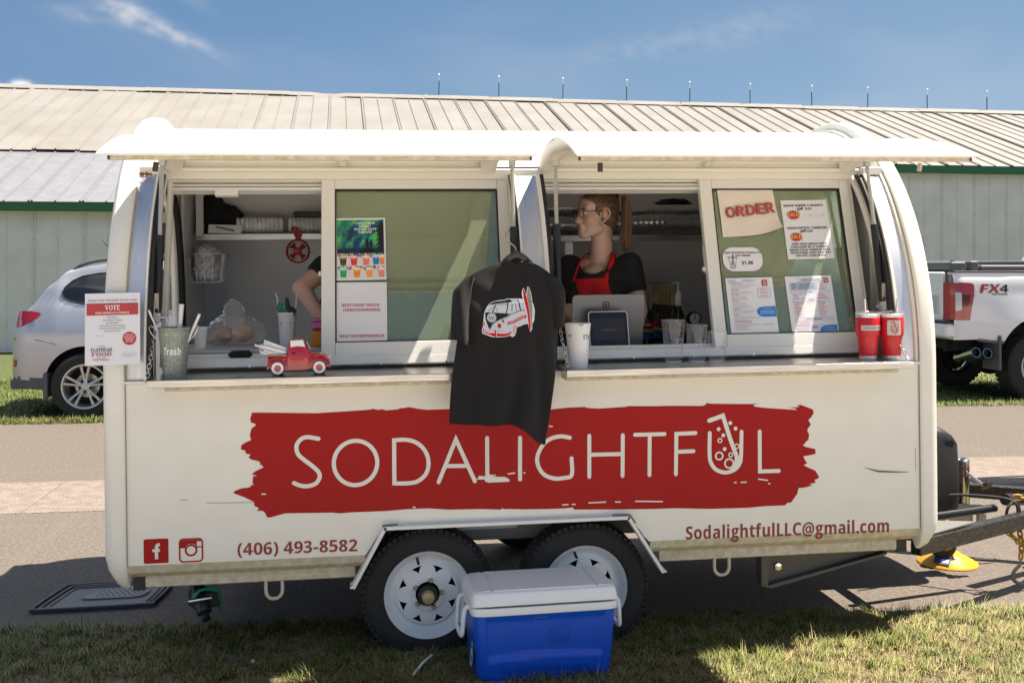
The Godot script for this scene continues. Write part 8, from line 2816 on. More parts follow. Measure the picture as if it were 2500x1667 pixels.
func on_the_ground() -> void:
	var mb := MB.new()
	mb.tube([Vector3(-0.555, 0.066, 0.254), Vector3(-0.513, 0.076, 0.16), Vector3(-0.472, 0.070, 0.069)], 0.0055, 7)
	var q := part("dropped_straw", mb, M.paper)
	tag(q, "white straw lying on the grass between the wheel and the cooler", "straw")
	mb = MB.new()
	crumple(mb, Vector3(-1.18, 0.055, 0.0), Vector3(0.009, 0.007, 0.008), 3, 0.4, 6, 8)
	q = part("paper_scrap", mb, M.paper)
	tag(q, "tiny white scrap of paper lost in the shaded grass", "litter")
	# yellow dish below the jack wheel
	var yel := mat("pad_yellow", 0.72, 0.38, 0.012, 0.45)
	var o := thing("jack_pad", "round yellow plastic pad under the jack wheel on the asphalt", "jack pad", at(2.415, 0.0, -1.10))
	mb = MB.new()
	mb.lathe([Vector2(0.0, 0.055), Vector2(0.06, 0.055), Vector2(0.07, 0.060), Vector2(0.078, 0.052), Vector2(0.155, 0.012), Vector2(0.158, 0.004), Vector2(0.155, 0.0)], 40)
	part("dish", mb, yel, o)
	mb = MB.new()
	mb.t = Transform3D(Basis(Vector3.UP, -0.75) * Basis(Vector3.RIGHT, -PI / 2 + 0.48), Vector3(-0.078, 0.0415, 0.084))
	mb.flat(rect(0.085, 0.06), 0.0)
	var lab := part("sticker", mb, mat("pad_blue", 0.05, 0.07, 0.22, 0.5), o)
	mb = MB.new()
	mb.t = Transform3D(Basis(Vector3.UP, -0.75) * Basis(Vector3.RIGHT, -PI / 2 + 0.48), Vector3(-0.078, 0.0422, 0.084))
	mb.flat(rect(0.04, 0.026, Vector2(0.014, -0.004)), 0.0)
	part("sticker_print", mb, M.paper, lab)
	mb = MB.new()
	mb.tube([Vector3(0.14, 0.025, 0.03), Vector3(0.20, 0.02, 0.035), Vector3(0.24, 0.016, 0.03), Vector3(0.27, 0.02, 0.02)], [0.007, 0.009, 0.006, 0.003], 6)
	part("strap", mb, M.rubber, o)
	# black moulded mat lying on the asphalt behind the rear corner
	o = thing("floor_mat", "black moulded plastic car mat lying on the shaded asphalt by the rear corner", "mat", at(-1.985, 0.004, -1.08, 2.0))
	var blk := mat("mat_black", 0.075, 0.078, 0.085, 0.45)
	var outl := vec2s([-0.27, 0.185, 0.20, 0.175, 0.235, 0.15, 0.27, -0.06, 0.265, -0.16, 0.21, -0.185, -0.02, -0.20, -0.20, -0.195, -0.245, -0.16, -0.30, 0.10, -0.305, 0.165])
	var sm := spline(outl, 5, true)
	mb = MB.new()
	mb.t = Transform3D(Basis(Vector3(1, 0, 0), Vector3(0, 0, 1), Vector3(0, 1, 0)), Vector3.ZERO)
	mb.prism(PackedVector2Array(sm), 0.0, 0.006)
	part("mat_base", mb, blk, o)
	for s in [1.0, 0.9, 0.8]:
		mb = MB.new()
		var loop := []
		for p in sm: loop.append(Vector3(p.x * s + (1.0 - s) * 0.02, 0.012 - 0.004 * (1.0 - s) * 10.0 + 0.002, p.y * s))
		mb.tube(loop, 0.007, 6, true)
		part("ridge", mb, blk, o)
	mb = MB.new()
	mb.t = Transform3D(Basis(Vector3(1, 0, 0), Vector3(0, 0, 1), Vector3(0, 1, 0)), Vector3.ZERO)
	var heel := spline(vec2s([-0.12, 0.03, 0.0, 0.045, 0.16, 0.03, 0.175, -0.10, 0.05, -0.13, -0.06, -0.06]), 5, true)
	mb.prism(PackedVector2Array(heel), 0.006, 0.013)
	var hp := part("heel_pad", mb, mat("mat_grey", 0.16, 0.165, 0.175, 0.5), o)
	mb = MB.new()
	for i in 9:
		for j in 5:
			var p := Vector2(-0.05 + i * 0.026 + (j % 2) * 0.013, -0.095 + j * 0.027)
			if Geometry2D.is_point_in_polygon(p, PackedVector2Array(heel)): mb.ball(Vector3(p.x, 0.0135, p.y), Vector3(0.0055, 0.003, 0.0055), 3, 7)
	part("studs", mb, blk, hp).set_meta("kind", "stuff")
	# unseen tent added beyond the frame on the right, whose roof shades the asphalt there
	o = thing("shade_tent", "unseen tent added to shade the asphalt beyond the tongue of the trailer", "shade_tent", at(6.2, 0, -2.01))
	mb = MB.new()
	var cor := [Vector3(-1.5, 2.1, 1.25), Vector3(1.5, 2.1, 1.25), Vector3(1.5, 2.1, -1.25), Vector3(-1.5, 2.1, -1.25)]
	for i in 4: mb.tri(cor[i], cor[(i + 1) % 4], Vector3(0, 2.9, 0))
	part("shade_tent_top", mb, M.white, o)
	for p in cor:
		mb = MB.new()
		mb.rod(Vector3(p.x, 0, p.z), p, 0.025, 8)
		part("leg", mb, M.zinc, o)


# --- figures: tapered bones joined by a smooth minimum on a grid, meshed as surface nets ---
# bones: [a, b, ra, rb] or [centre, radii] (an ellipsoid) or [centre, radii, basis]
func figure(bones: Array, cell: float, blend: float, cuts: Array = [], paint_by = null) -> ArrayMesh:
	var lo := Vector3.INF; var hi := -Vector3.INF
	for b in bones:
		if b.size() == 4:
			var r := Vector3.ONE * (maxf(b[2], b[3]) + cell * 3)
			lo = lo.min(b[0].min(b[1]) - r); hi = hi.max(b[0].max(b[1]) + r)
		else:
			var r2: Vector3 = Vector3.ONE * (maxf(b[1].x, maxf(b[1].y, b[1].z)) + cell * 3) if b.size() == 3 else b[1] + Vector3.ONE * cell * 3
			lo = lo.min(b[0] - r2); hi = hi.max(b[0] + r2)
	var nx := int(ceil((hi.x - lo.x) / cell)) + 1; var ny := int(ceil((hi.y - lo.y) / cell)) + 1; var nz := int(ceil((hi.z - lo.z) / cell)) + 1
	var F := PackedFloat32Array(); F.resize(nx * ny * nz); F.fill(0.2)
	for b in bones:
		var bl: Vector3; var bh: Vector3
		var cap: bool = b.size() == 4
		var pad := blend + cell * 2.0
		if cap:
			var r := Vector3.ONE * (maxf(b[2], b[3]) + pad)
			bl = b[0].min(b[1]) - r; bh = b[0].max(b[1]) + r
		else:
			var r2: Vector3 = Vector3.ONE * (maxf(b[1].x, maxf(b[1].y, b[1].z)) + pad) if b.size() == 3 else b[1] + Vector3.ONE * pad
			bl = b[0] - r2; bh = b[0] + r2
		var i0 := maxi(0, int((bl.x - lo.x) / cell)); var i1 := mini(nx - 1, int((bh.x - lo.x) / cell) + 1)
		var j0 := maxi(0, int((bl.y - lo.y) / cell)); var j1 := mini(ny - 1, int((bh.y - lo.y) / cell) + 1)
		var k0 := maxi(0, int((bl.z - lo.z) / cell)); var k1 := mini(nz - 1, int((bh.z - lo.z) / cell) + 1)
		var A: Vector3 = b[0]
		var B: Vector3 = b[1]
		var ra: float = b[2] if cap else 0.0
		var rb: float = b[3] if cap else 0.0
		var AB := B - A
		var inv_l := 1.0 / maxf(AB.length_squared(), 1e-9)
		var inv: Basis = b[2].inverse() if b.size() == 3 else Basis.IDENTITY
		for k in range(k0, k1 + 1):
			for j in range(j0, j1 + 1):
				var at_ := (k * ny + j) * nx
				for i in range(i0, i1 + 1):
					var p := lo + Vector3(i, j, k) * cell - A
					var d: float
					if cap:
						var t := clampf(p.dot(AB) * inv_l, 0.0, 1.0)
						d = (p - AB * t).length() - ra - (rb - ra) * t
					else:
						p = inv * p
						var q := p / B
						var m := q.length()
						d = m * (m - 1.0) / maxf((q / B).length(), 1e-6) if m > 1e-6 else -minf(B.x, minf(B.y, B.z))
					var f := F[at_ + i]
					var h := maxf(blend - absf(f - d), 0.0) / blend
					F[at_ + i] = minf(f, d) - h * h * blend * 0.25
	for c in cuts:
		for k in nz:
			for j in ny:
				var at_ := (k * ny + j) * nx
				for i in nx:
					if F[at_ + i] < cell * 2.5:
						F[at_ + i] = maxf(F[at_ + i], c.call(lo + Vector3(i, j, k) * cell))
	var vid := PackedInt32Array(); vid.resize(nx * ny * nz); vid.fill(-1)
	var V := PackedVector3Array(); var N := PackedVector3Array(); var C := PackedColorArray()
	var sx := 1; var sy := nx; var sz := nx * ny
	for k in nz - 1:
		for j in ny - 1:
			var at_ := (k * ny + j) * nx
			for i in nx - 1:
				var o := at_ + i
				var a0 := F[o]; var a1 := F[o + sx]; var a2 := F[o + sy]; var a3 := F[o + sx + sy]; var a4 := F[o + sz]; var a5 := F[o + sx + sz]; var a6 := F[o + sy + sz]; var a7 := F[o + sx + sy + sz]
				var ins := int(a0 < 0) + int(a1 < 0) + int(a2 < 0) + int(a3 < 0) + int(a4 < 0) + int(a5 < 0) + int(a6 < 0) + int(a7 < 0)
				if ins == 0 or ins == 8: continue
				var s := Vector3.ZERO; var n := 0
				var e := [[a0, a1, 0, 0, 0, 1, 0, 0], [a2, a3, 0, 1, 0, 1, 0, 0], [a4, a5, 0, 0, 1, 1, 0, 0], [a6, a7, 0, 1, 1, 1, 0, 0], [a0, a2, 0, 0, 0, 0, 1, 0], [a1, a3, 1, 0, 0, 0, 1, 0], [a4, a6, 0, 0, 1, 0, 1, 0], [a5, a7, 1, 0, 1, 0, 1, 0], [a0, a4, 0, 0, 0, 0, 0, 1], [a1, a5, 1, 0, 0, 0, 0, 1], [a2, a6, 0, 1, 0, 0, 0, 1], [a3, a7, 1, 1, 0, 0, 0, 1]]
				for q in e:
					if (q[0] < 0) != (q[1] < 0):
						var t: float = q[0] / (q[0] - q[1])
						s += Vector3(q[2] + q[5] * t, q[3] + q[6] * t, q[4] + q[7] * t); n += 1
				vid[o] = V.size()
				var pos := lo + (Vector3(i, j, k) + s / n) * cell
				V.push_back(pos)
				N.push_back(Vector3(a1 + a3 + a5 + a7 - a0 - a2 - a4 - a6, a2 + a3 + a6 + a7 - a0 - a1 - a4 - a5, a4 + a5 + a6 + a7 - a0 - a1 - a2 - a3).normalized())
				C.push_back(paint_by.call(pos) if paint_by != null else Color.WHITE)
	var I := PackedInt32Array()
	var add := func(a: int, b: int, c: int, d: int, flip: bool) -> void:
		if a < 0 or b < 0 or c < 0 or d < 0: return
		if flip: I.append_array(PackedInt32Array([a, b, c, a, c, d]))
		else: I.append_array(PackedInt32Array([a, c, b, a, d, c]))
	for k in range(1, nz - 1):
		for j in range(1, ny - 1):
			var at_ := (k * ny + j) * nx
			for i in range(1, nx - 1):
				var o := at_ + i
				var f0 := F[o] < 0
				if f0 != (F[o + sx] < 0): add.call(vid[o - sy - sz], vid[o - sz], vid[o], vid[o - sy], not f0)
				if f0 != (F[o + sy] < 0): add.call(vid[o - sx - sz], vid[o - sx], vid[o], vid[o - sz], not f0)
				if f0 != (F[o + sz] < 0): add.call(vid[o - sx - sy], vid[o - sy], vid[o], vid[o - sx], not f0)
	var arr := []
	arr.resize(Mesh.ARRAY_MAX)
	arr[Mesh.ARRAY_VERTEX] = V; arr[Mesh.ARRAY_NORMAL] = N; arr[Mesh.ARRAY_COLOR] = C; arr[Mesh.ARRAY_INDEX] = I
	var m := ArrayMesh.new()
	m.add_surface_from_arrays(Mesh.PRIMITIVE_TRIANGLES, arr)
	return m


func skin_mats() -> void:
	if M.has("skin"): return
	var m := mat("skin", 1, 1, 1, 0.5)
	m.vertex_color_use_as_albedo = true
	m.subsurf_scatter_enabled = true; m.subsurf_scatter_strength = 0.12
	m = mat("hair_brown", 0.10, 0.055, 0.028, 0.45)
	m.vertex_color_use_as_albedo = true
	m.albedo_color = Color.WHITE
	m = mat("shirt_black", 0.010, 0.010, 0.011, 0.9)
	m = mat("apron_red", 0.62, 0.008, 0.012, 0.75)
	m.normal_enabled = true; m.normal_texture = bump_tex(101, 0.3, 2.0, 256, 2); m.normal_scale = 0.3
	planar(m, 8.0, false)
	mat("gold", 0.7, 0.5, 0.3, 0.3, 0.9)
	mat("eye_white", 0.7, 0.68, 0.66, 0.3)
	mat("trousers", 0.03, 0.035, 0.06, 0.85)


# head bones in its own frame: face to +z, origin between the ears
func head_bones() -> Array:
	return [
		[Vector3(0, 0.036, -0.018), Vector3(0.072, 0.082, 0.094)], [Vector3(0, -0.02, 0.035), Vector3(0.058, 0.082, 0.056)],
		[Vector3(0.0, 0.045, 0.052), Vector3(0.055, 0.042, 0.034)],
		[Vector3(0.038, -0.068, 0.012), Vector3(0.010, -0.095, 0.066), 0.026, 0.021], [Vector3(-0.038, -0.068, 0.012), Vector3(-0.010, -0.095, 0.066), 0.026, 0.021],
		[Vector3(0, -0.098, 0.072), Vector3(0, -0.095, 0.07), 0.019, 0.019],
		[Vector3(0.0, 0.006, 0.084), Vector3(0.0, -0.034, 0.1075), 0.0085, 0.0095], [Vector3(-0.009, -0.038, 0.096), Vector3(0.009, -0.038, 0.096), 0.0085, 0.0085],
		[Vector3(-0.032, 0.022, 0.074), Vector3(0.032, 0.022, 0.074), 0.014, 0.014],
		[Vector3(-0.016, -0.060, 0.088), Vector3(0.016, -0.060, 0.088), 0.0078, 0.0078], [Vector3(-0.014, -0.072, 0.087), Vector3(0.014, -0.072, 0.087), 0.008, 0.008],
		[Vector3(0.038, -0.026, 0.058), Vector3(0.036, -0.022, 0.052), 0.024, 0.024], [Vector3(-0.038, -0.026, 0.058), Vector3(-0.036, -0.022, 0.052), 0.024, 0.024],
	]


func ear(mb: MB, s: float) -> void:
	var pts := [Vector3(s * 0.070, -0.030, -0.004), Vector3(s * 0.078, -0.018, -0.020), Vector3(s * 0.084, 0.004, -0.028), Vector3(s * 0.084, 0.022, -0.020), Vector3(s * 0.079, 0.029, -0.006), Vector3(s * 0.072, 0.018, 0.004)]
	mb.tube(spline(pts, 4), 0.0052, 7)
	mb.ball(Vector3(s * 0.0735, 0.0, -0.010), Vector3(0.007, 0.024, 0.016), 8, 10)
	mb.ball(Vector3(s * 0.0735, -0.030, -0.004), Vector3(0.006, 0.010, 0.009), 6, 8)


# hand bones at the end of an arm: wrist w, direction d along the hand, n the back of the hand
func hand_bones(w: Vector3, d: Vector3, n: Vector3) -> Array:
	var s := d.cross(n).normalized()
	var out := [[w, w + d * 0.03, 0.024, 0.026], [w + d * 0.03 - s * 0.016, w + d * 0.082 - s * 0.022, 0.020, 0.015], [w + d * 0.03 + s * 0.016, w + d * 0.08 + s * 0.022, 0.020, 0.014]]
	var len_ := [0.07, 0.08, 0.075, 0.058]
	for i in 4:
		var a := w + d * 0.085 + s * (-0.028 + i * 0.0185)
		var b: Vector3 = a + (d - n * 0.25).normalized() * len_[i] * 0.55
		var c: Vector3 = b + (d - n * 0.8).normalized() * len_[i] * 0.45
		out.append([a, b, 0.0088, 0.0082]); out.append([b, c, 0.0082, 0.007])
	var t0 := w + d * 0.028 - s * 0.024
	var t1 := t0 + (d * 0.7 - s * 0.7 - n * 0.2).normalized() * 0.04
	out.append([t0, t1, 0.0115, 0.0095]); out.append([t1, t1 + (d - s * 0.2).normalized() * 0.03, 0.0095, 0.008])
	return out


func person_in_apron() -> void:
	skin_mats()
	var o := thing("person", "person with glasses and a ponytail in a red apron over a black t-shirt, looking sideways", "person", TR)
	var hc := Vector3(0.388, 1.868, -0.70)                     # between the ears
	var turn := Basis(Vector3.UP, deg_to_rad(-74)) * Basis(Vector3.RIGHT, deg_to_rad(-1))
	var H := Transform3D(turn, hc)
	# trunk turned a little to the person's right; shoulders and hips
	var f := Vector3(-0.50, 0, 0.866)                          # the way the chest faces
	var r := Vector3(0.866, 0, 0.50)                           # towards her left arm, seen on the right
	var base := Vector3(0.405, 0, -0.735)
	var S := func(side: float, up: float, fwd: float) -> Vector3: return base + r * side + Vector3.UP * up + f * fwd
	var shL: Vector3 = S.call(0.155, 1.628, -0.01); var shR: Vector3 = S.call(-0.155, 1.622, -0.01)
	var elL := Vector3(0.578, 1.405, -0.625); var wrL := Vector3(0.515, 1.275, -0.47)
	var elR := Vector3(0.235, 1.39, -0.62); var wrR := Vector3(0.34, 1.28, -0.47)
	var skin_bones := []
	for b in head_bones():
		if b.size() == 4: skin_bones.append([H * (b[0] as Vector3), H * (b[1] as Vector3), b[2], b[3]])
		else: skin_bones.append([H * (b[0] as Vector3), b[1], turn])
	var tone := func(p: Vector3) -> Color:
		var q := H.affine_inverse() * p
		var c := Color(0.60, 0.395, 0.305)
		var lip := 1.0 - clampf(Vector3(q.x / 0.02, (q.y + 0.066) / 0.0125, (q.z - 0.092) / 0.016).length(), 0.0, 1.0)
		c = c.lerp(Color(0.50, 0.17, 0.15), clampf(lip * 2.5, 0.0, 0.8))
		var cheek := 1.0 - clampf(Vector3((absf(q.x) - 0.045) / 0.03, (q.y + 0.03) / 0.03, (q.z - 0.06) / 0.05).length(), 0.0, 1.0)
		var nose := 1.0 - clampf((q - Vector3(0, -0.036, 0.108)).length() / 0.022, 0.0, 1.0)
		c = c.lerp(Color(0.60, 0.25, 0.18), (cheek + nose) * 0.55)
		var brow := 1.0 - clampf(Vector3((absf(q.x) - 0.030) / 0.024, (q.y - 0.030 + 0.004 * absf(q.x) / 0.02) / 0.0055, (q.z - 0.082) / 0.03).length(), 0.0, 1.0)
		c = c.lerp(Color(0.10, 0.055, 0.035), clampf(brow * 3.0, 0.0, 0.85))
		return c
	var neck0: Vector3 = S.call(0.0, 1.60, -0.02)
	skin_bones.append_array([[H * Vector3(0, -0.05, -0.025), neck0, 0.044, 0.050], [H * Vector3(0, -0.06, -0.045), S.call(0, 1.63, -0.05), 0.036, 0.055], [S.call(-0.10, 1.615, -0.015), S.call(0.10, 1.618, -0.015), 0.045, 0.045], [S.call(0.0, 1.55, 0.02), S.call(0.0, 1.48, 0.03), 0.085, 0.08]])
	var head_mesh := figure(skin_bones, 0.0062, 0.014, [], tone)
	var body := part("body", head_mesh, M.skin, o)
	# arms belong to the same body
	var arm := [[shL, elL, 0.046, 0.037], [elL, wrL, 0.036, 0.024]]
	arm.append_array(hand_bones(wrL, (wrL - elL).normalized(), Vector3(0.5, 0.8, 0.2).normalized()))
	arm.append_array([[shR, elR, 0.046, 0.037], [elR, wrR, 0.036, 0.024]])
	arm.append_array(hand_bones(wrR, (wrR - elR).normalized(), Vector3(-0.4, 0.85, 0.2).normalized()))
	part("arms", figure(arm, 0.009, 0.010, [], tone), M.skin, body)
	var mb := MB.new()
	mb.t = H
	mb.c = Color(0.58, 0.31, 0.23)
	ear(mb, 1.0); ear(mb, -1.0)
	part("ear", mb, M.skin, body)
	for s in [-1.0, 1.0]:
		mb = MB.new()
		mb.t = H
		mb.ball(Vector3(s * 0.031, 0.006, 0.0745), Vector3(0.0115, 0.0085, 0.0115), 8, 12)
		var ey := part("eye", mb, M.eye_white, body)
		mb = MB.new()
		mb.t = H
		mb.ball(Vector3(s * 0.031, 0.006, 0.0825), Vector3(0.0055, 0.0058, 0.0042), 6, 10)
		mb.tube([Vector3(s * 0.018, 0.009, 0.0835), Vector3(s * 0.030, 0.0155, 0.086), Vector3(s * 0.044, 0.010, 0.0775)], [0.001, 0.0022, 0.0015], 5)
		part("iris", mb, M.brown, ey)
	# hair drawn back: a skull cap cut at the hairline, then the tail
	var hair_tone := func(p: Vector3) -> Color:
		var q := H.affine_inverse() * p
		var st := 0.5 + 0.5 * sin(q.y * 190.0 + q.z * 60.0 + 5.0 * sin(q.z * 40.0))
		return Color(0.062, 0.034, 0.019).lerp(Color(0.20, 0.115, 0.058), st * 0.5 + 0.35 * clampf((q.z + 0.02) / 0.08, 0.0, 1.0))
	var hb := []
	for b in [[Vector3(0, 0.040, -0.020), Vector3(0.0785, 0.089, 0.101)], [Vector3(0, 0.052, 0.030), Vector3(0.063, 0.052, 0.058)], [Vector3(0, -0.02, -0.052), Vector3(0.062, 0.062, 0.058)]]: hb.append([H * (b[0] as Vector3), b[1], turn])
	var hairline := func(p: Vector3) -> float:
		var q := H.affine_inverse() * p
		var d := (q.z - 0.052 - maxf(0.0, q.y - 0.045) * 0.75 + maxf(0.0, absf(q.x) - 0.045) * 1.1) * 0.72      # in front of the hairline is cut
		d = minf(d, 9.0)
		var low := (-0.062 - q.y) * 0.9 + (q.z + 0.06) * 0.35
		var earcut := 0.021 - Vector2((q.y + 0.002) * 0.8, q.z + 0.008).length() if absf(q.x) > 0.055 else -1.0
		return maxf(maxf(d, low), earcut)
	var cap := part("hair", figure(hb, 0.0062, 0.012, [hairline], hair_tone), M.hair_brown, o)
	mb = MB.new()
	var rr := RandomNumberGenerator.new(); rr.seed = 8
	for k in 70:
		var a := rr.randf() * TAU; var q := sqrt(rr.randf())
		var ox := cos(a) * q; var oz := sin(a) * q
		mb.c = Color(0.085, 0.045, 0.022).lerp(Color(0.30, 0.165, 0.075), rr.randf() * 0.9)
		var L := rr.randf_range(0.0, 0.03)
		var pts := [Vector3(ox * 0.012, 0.092 + oz * 0.012, -0.098), Vector3(ox * 0.014, 0.112 + oz * 0.012, -0.122), Vector3(ox * 0.02, 0.104 + oz * 0.014, -0.150), Vector3(ox * 0.024, 0.05, -0.163 + oz * 0.02), Vector3(ox * 0.026, -0.03, -0.166 + oz * 0.026), Vector3(ox * 0.026, -0.10, -0.162 + oz * 0.03), Vector3(ox * 0.016, -0.148 - L, -0.168 + oz * 0.02)]
		for i in pts.size(): pts[i] = H * pts[i]
		var sp := spline(pts, 4)
		var rad := []
		for i in sp.size(): rad.append(lerpf(0.0048, 0.0028, float(i) / sp.size()) * (0.35 if i == sp.size() - 1 else 1.0))
		mb.tube(sp, rad, 5)
	part("ponytail", mb, M.hair_brown, cap)
	mb = MB.new()
	var lo := []
	for k in 12: lo.append(H * Vector3(cos(TAU * k / 12) * 0.016, 0.098 + sin(TAU * k / 12) * 0.014, -0.106 + sin(TAU * k / 12) * 0.008))
	mb.tube(lo, 0.006, 7, true)
	part("hair_tie", mb, M.black_cloth, cap)
	mb = MB.new()
	mb.c = Color(0.12, 0.065, 0.035)
	for s in [-1.0, 1.0]:
		for k in 3:
			var pts := [Vector3(s * 0.072, -0.01 - k * 0.01, -0.03 - k * 0.008), Vector3(s * 0.071, -0.06, -0.034 - k * 0.010), Vector3(s * 0.062, -0.11 - k * 0.012, -0.038 - k * 0.006)]
			for i in 3: pts[i] = H * pts[i]
			mb.tube(spline(pts, 4), 0.0016, 4)
	part("loose_strands", mb, M.hair_brown, cap)
	# glasses
	mb = MB.new()
	mb.t = H
	for s in [-1.0, 1.0]:
		var ring := []
		for k in 20: ring.append(Vector3(s * 0.033 + cos(TAU * k / 20) * 0.0235, 0.002 + sin(TAU * k / 20) * 0.021, 0.098 - 0.12 * pow(absf(s * 0.033 + cos(TAU * k / 20) * 0.0235) * 6.0, 2.0) * 0.12))
		mb.tube(ring, 0.0017, 5, true)
		mb.tube([Vector3(s * 0.056, 0.010, 0.088), Vector3(s * 0.067, 0.012, 0.05), Vector3(s * 0.0775, 0.012, -0.01)], 0.0019, 5)
	mb.tube([Vector3(-0.0095, 0.007, 0.098), Vector3(0, 0.010, 0.101), Vector3(0.0095, 0.007, 0.098)], 0.0016, 5)
	part("glasses", mb, M.brown, o)
	# t-shirt: trunk and sleeves, cut at the neck and at the sleeve ends
	var tb := [[S.call(-0.135, 1.600, -0.01), S.call(0.135, 1.605, -0.01), 0.055, 0.055], [S.call(0, 1.52, 0.015), Vector3(0.155, 0.13, 0.105), Basis(r, Vector3.UP, f)], [S.call(0, 1.38, 0.02), Vector3(0.142, 0.16, 0.105), Basis(r, Vector3.UP, f)], [S.call(0, 1.20, 0.0), Vector3(0.155, 0.14, 0.12), Basis(r, Vector3.UP, f)], [S.call(0.06, 1.485, 0.075), S.call(0.055, 1.48, 0.07), 0.055, 0.055], [S.call(-0.06, 1.48, 0.075), S.call(-0.055, 1.48, 0.07), 0.055, 0.055], [shL + Vector3(0.0, 0.0, 0), shL.lerp(elL, 0.74), 0.058, 0.056], [shR, shR.lerp(elR, 0.74), 0.058, 0.056]]
	var shirt_cut := func(p: Vector3) -> float:
		var q := p - base
		var u := q.dot(r); var w := q.dot(f)
		var neck := 0.083 - Vector3(u * 0.95, (p.y - 1.648) * 0.85, w - 0.035).length()
		var sl := (p - shL.lerp(elL, 0.60)).dot((elL - shL).normalized()) if u > 0.12 else -1.0
		var sr := (p - shR.lerp(elR, 0.60)).dot((elR - shR).normalized()) if u < -0.12 else -1.0
		return maxf(neck, maxf(sl, sr))
	part("black_shirt", figure(tb, 0.0095, 0.03, [shirt_cut]), M.shirt_black, o)
	# apron: the front of the same trunk, a little larger, cut to a bib
	var ab := []
	for b in tb.slice(1, 6):
		if b.size() == 4: ab.append([b[0], b[1], b[2] + 0.009, b[3] + 0.009])
		else: ab.append([b[0], b[1] + Vector3.ONE * 0.009, b[2]])
	var bib := func(p: Vector3) -> float:
		var q := p - base
		var u := q.dot(r) + 0.012; var w := q.dot(f)
		var half := lerpf(0.088, 0.150, smoothstep(1.58, 1.36, p.y))
		return maxf(maxf(absf(u) - half, p.y - 1.563 - 0.05 * u), 0.035 - w)
	var ap := part("red_apron", figure(ab, 0.0095, 0.03, [bib]), M.apron_red, o)
	for s in [-1.0, 1.0]:
		var g := []
		var path := spline([S.call(-0.012 + s * 0.080, 1.545, 0.118), S.call(-0.008 + s * 0.082, 1.60, 0.075), S.call(s * 0.078, 1.658, 0.022), S.call(s * 0.066, 1.682, -0.03), S.call(s * 0.040, 1.685, -0.075)], 6)
		for i in path.size():
			var d: Vector3 = (path[mini(i + 1, path.size() - 1)] - path[maxi(i - 1, 0)]).normalized()
			var outw: Vector3 = (path[i] - S.call(0.0, 1.52, -0.02)).normalized()
			var sd := d.cross(outw).normalized() * 0.015
			var up := outw * 0.004
			g.append(PackedVector3Array([path[i] - sd, path[i] + up, path[i] + sd, path[i] - up * 0.5]))
		mb = MB.new()
		mb.grid(g, true)
		part("strap", mb, M.apron_red, ap)
	mb = MB.new()
	mb.t = Transform3D(Basis(r, Vector3.UP, f), S.call(0.076, 1.602, 0.083))
	mb.bbox(Vector3.ZERO, Vector3(0.036, 0.008, 0.006), 0.002)
	part("strap_buckle", mb, M.black_plastic, ap)
	mb = MB.new()
	var nk := spline([S.call(0.064, 1.655, -0.005), S.call(0.058, 1.625, 0.052), S.call(0.028, 1.592, 0.096), S.call(-0.005, 1.583, 0.105), S.call(-0.032, 1.595, 0.094), S.call(-0.058, 1.628, 0.048), S.call(-0.063, 1.655, -0.005)], 5)
	mb.tube(nk, 0.0018, 5)
	part("necklace", mb, M.gold, o)
	# legs, out of sight behind the side of the trailer
	part("trousers", figure([[S.call(0.085, 1.12, 0), S.call(0.09, 0.80, 0.01), 0.10, 0.065], [S.call(-0.085, 1.12, 0), S.call(-0.09, 0.80, 0.01), 0.10, 0.065], [S.call(0.09, 0.80, 0.01), S.call(0.09, 0.50, 0), 0.062, 0.045], [S.call(-0.09, 0.80, 0.01), S.call(-0.09, 0.50, 0), 0.062, 0.045], [S.call(0.09, 0.49, 0), S.call(0.09, 0.49, 0.14), 0.04, 0.03], [S.call(-0.09, 0.49, 0), S.call(-0.09, 0.49, 0.14), 0.04, 0.03]], 0.016, 0.03), M.trousers, o)


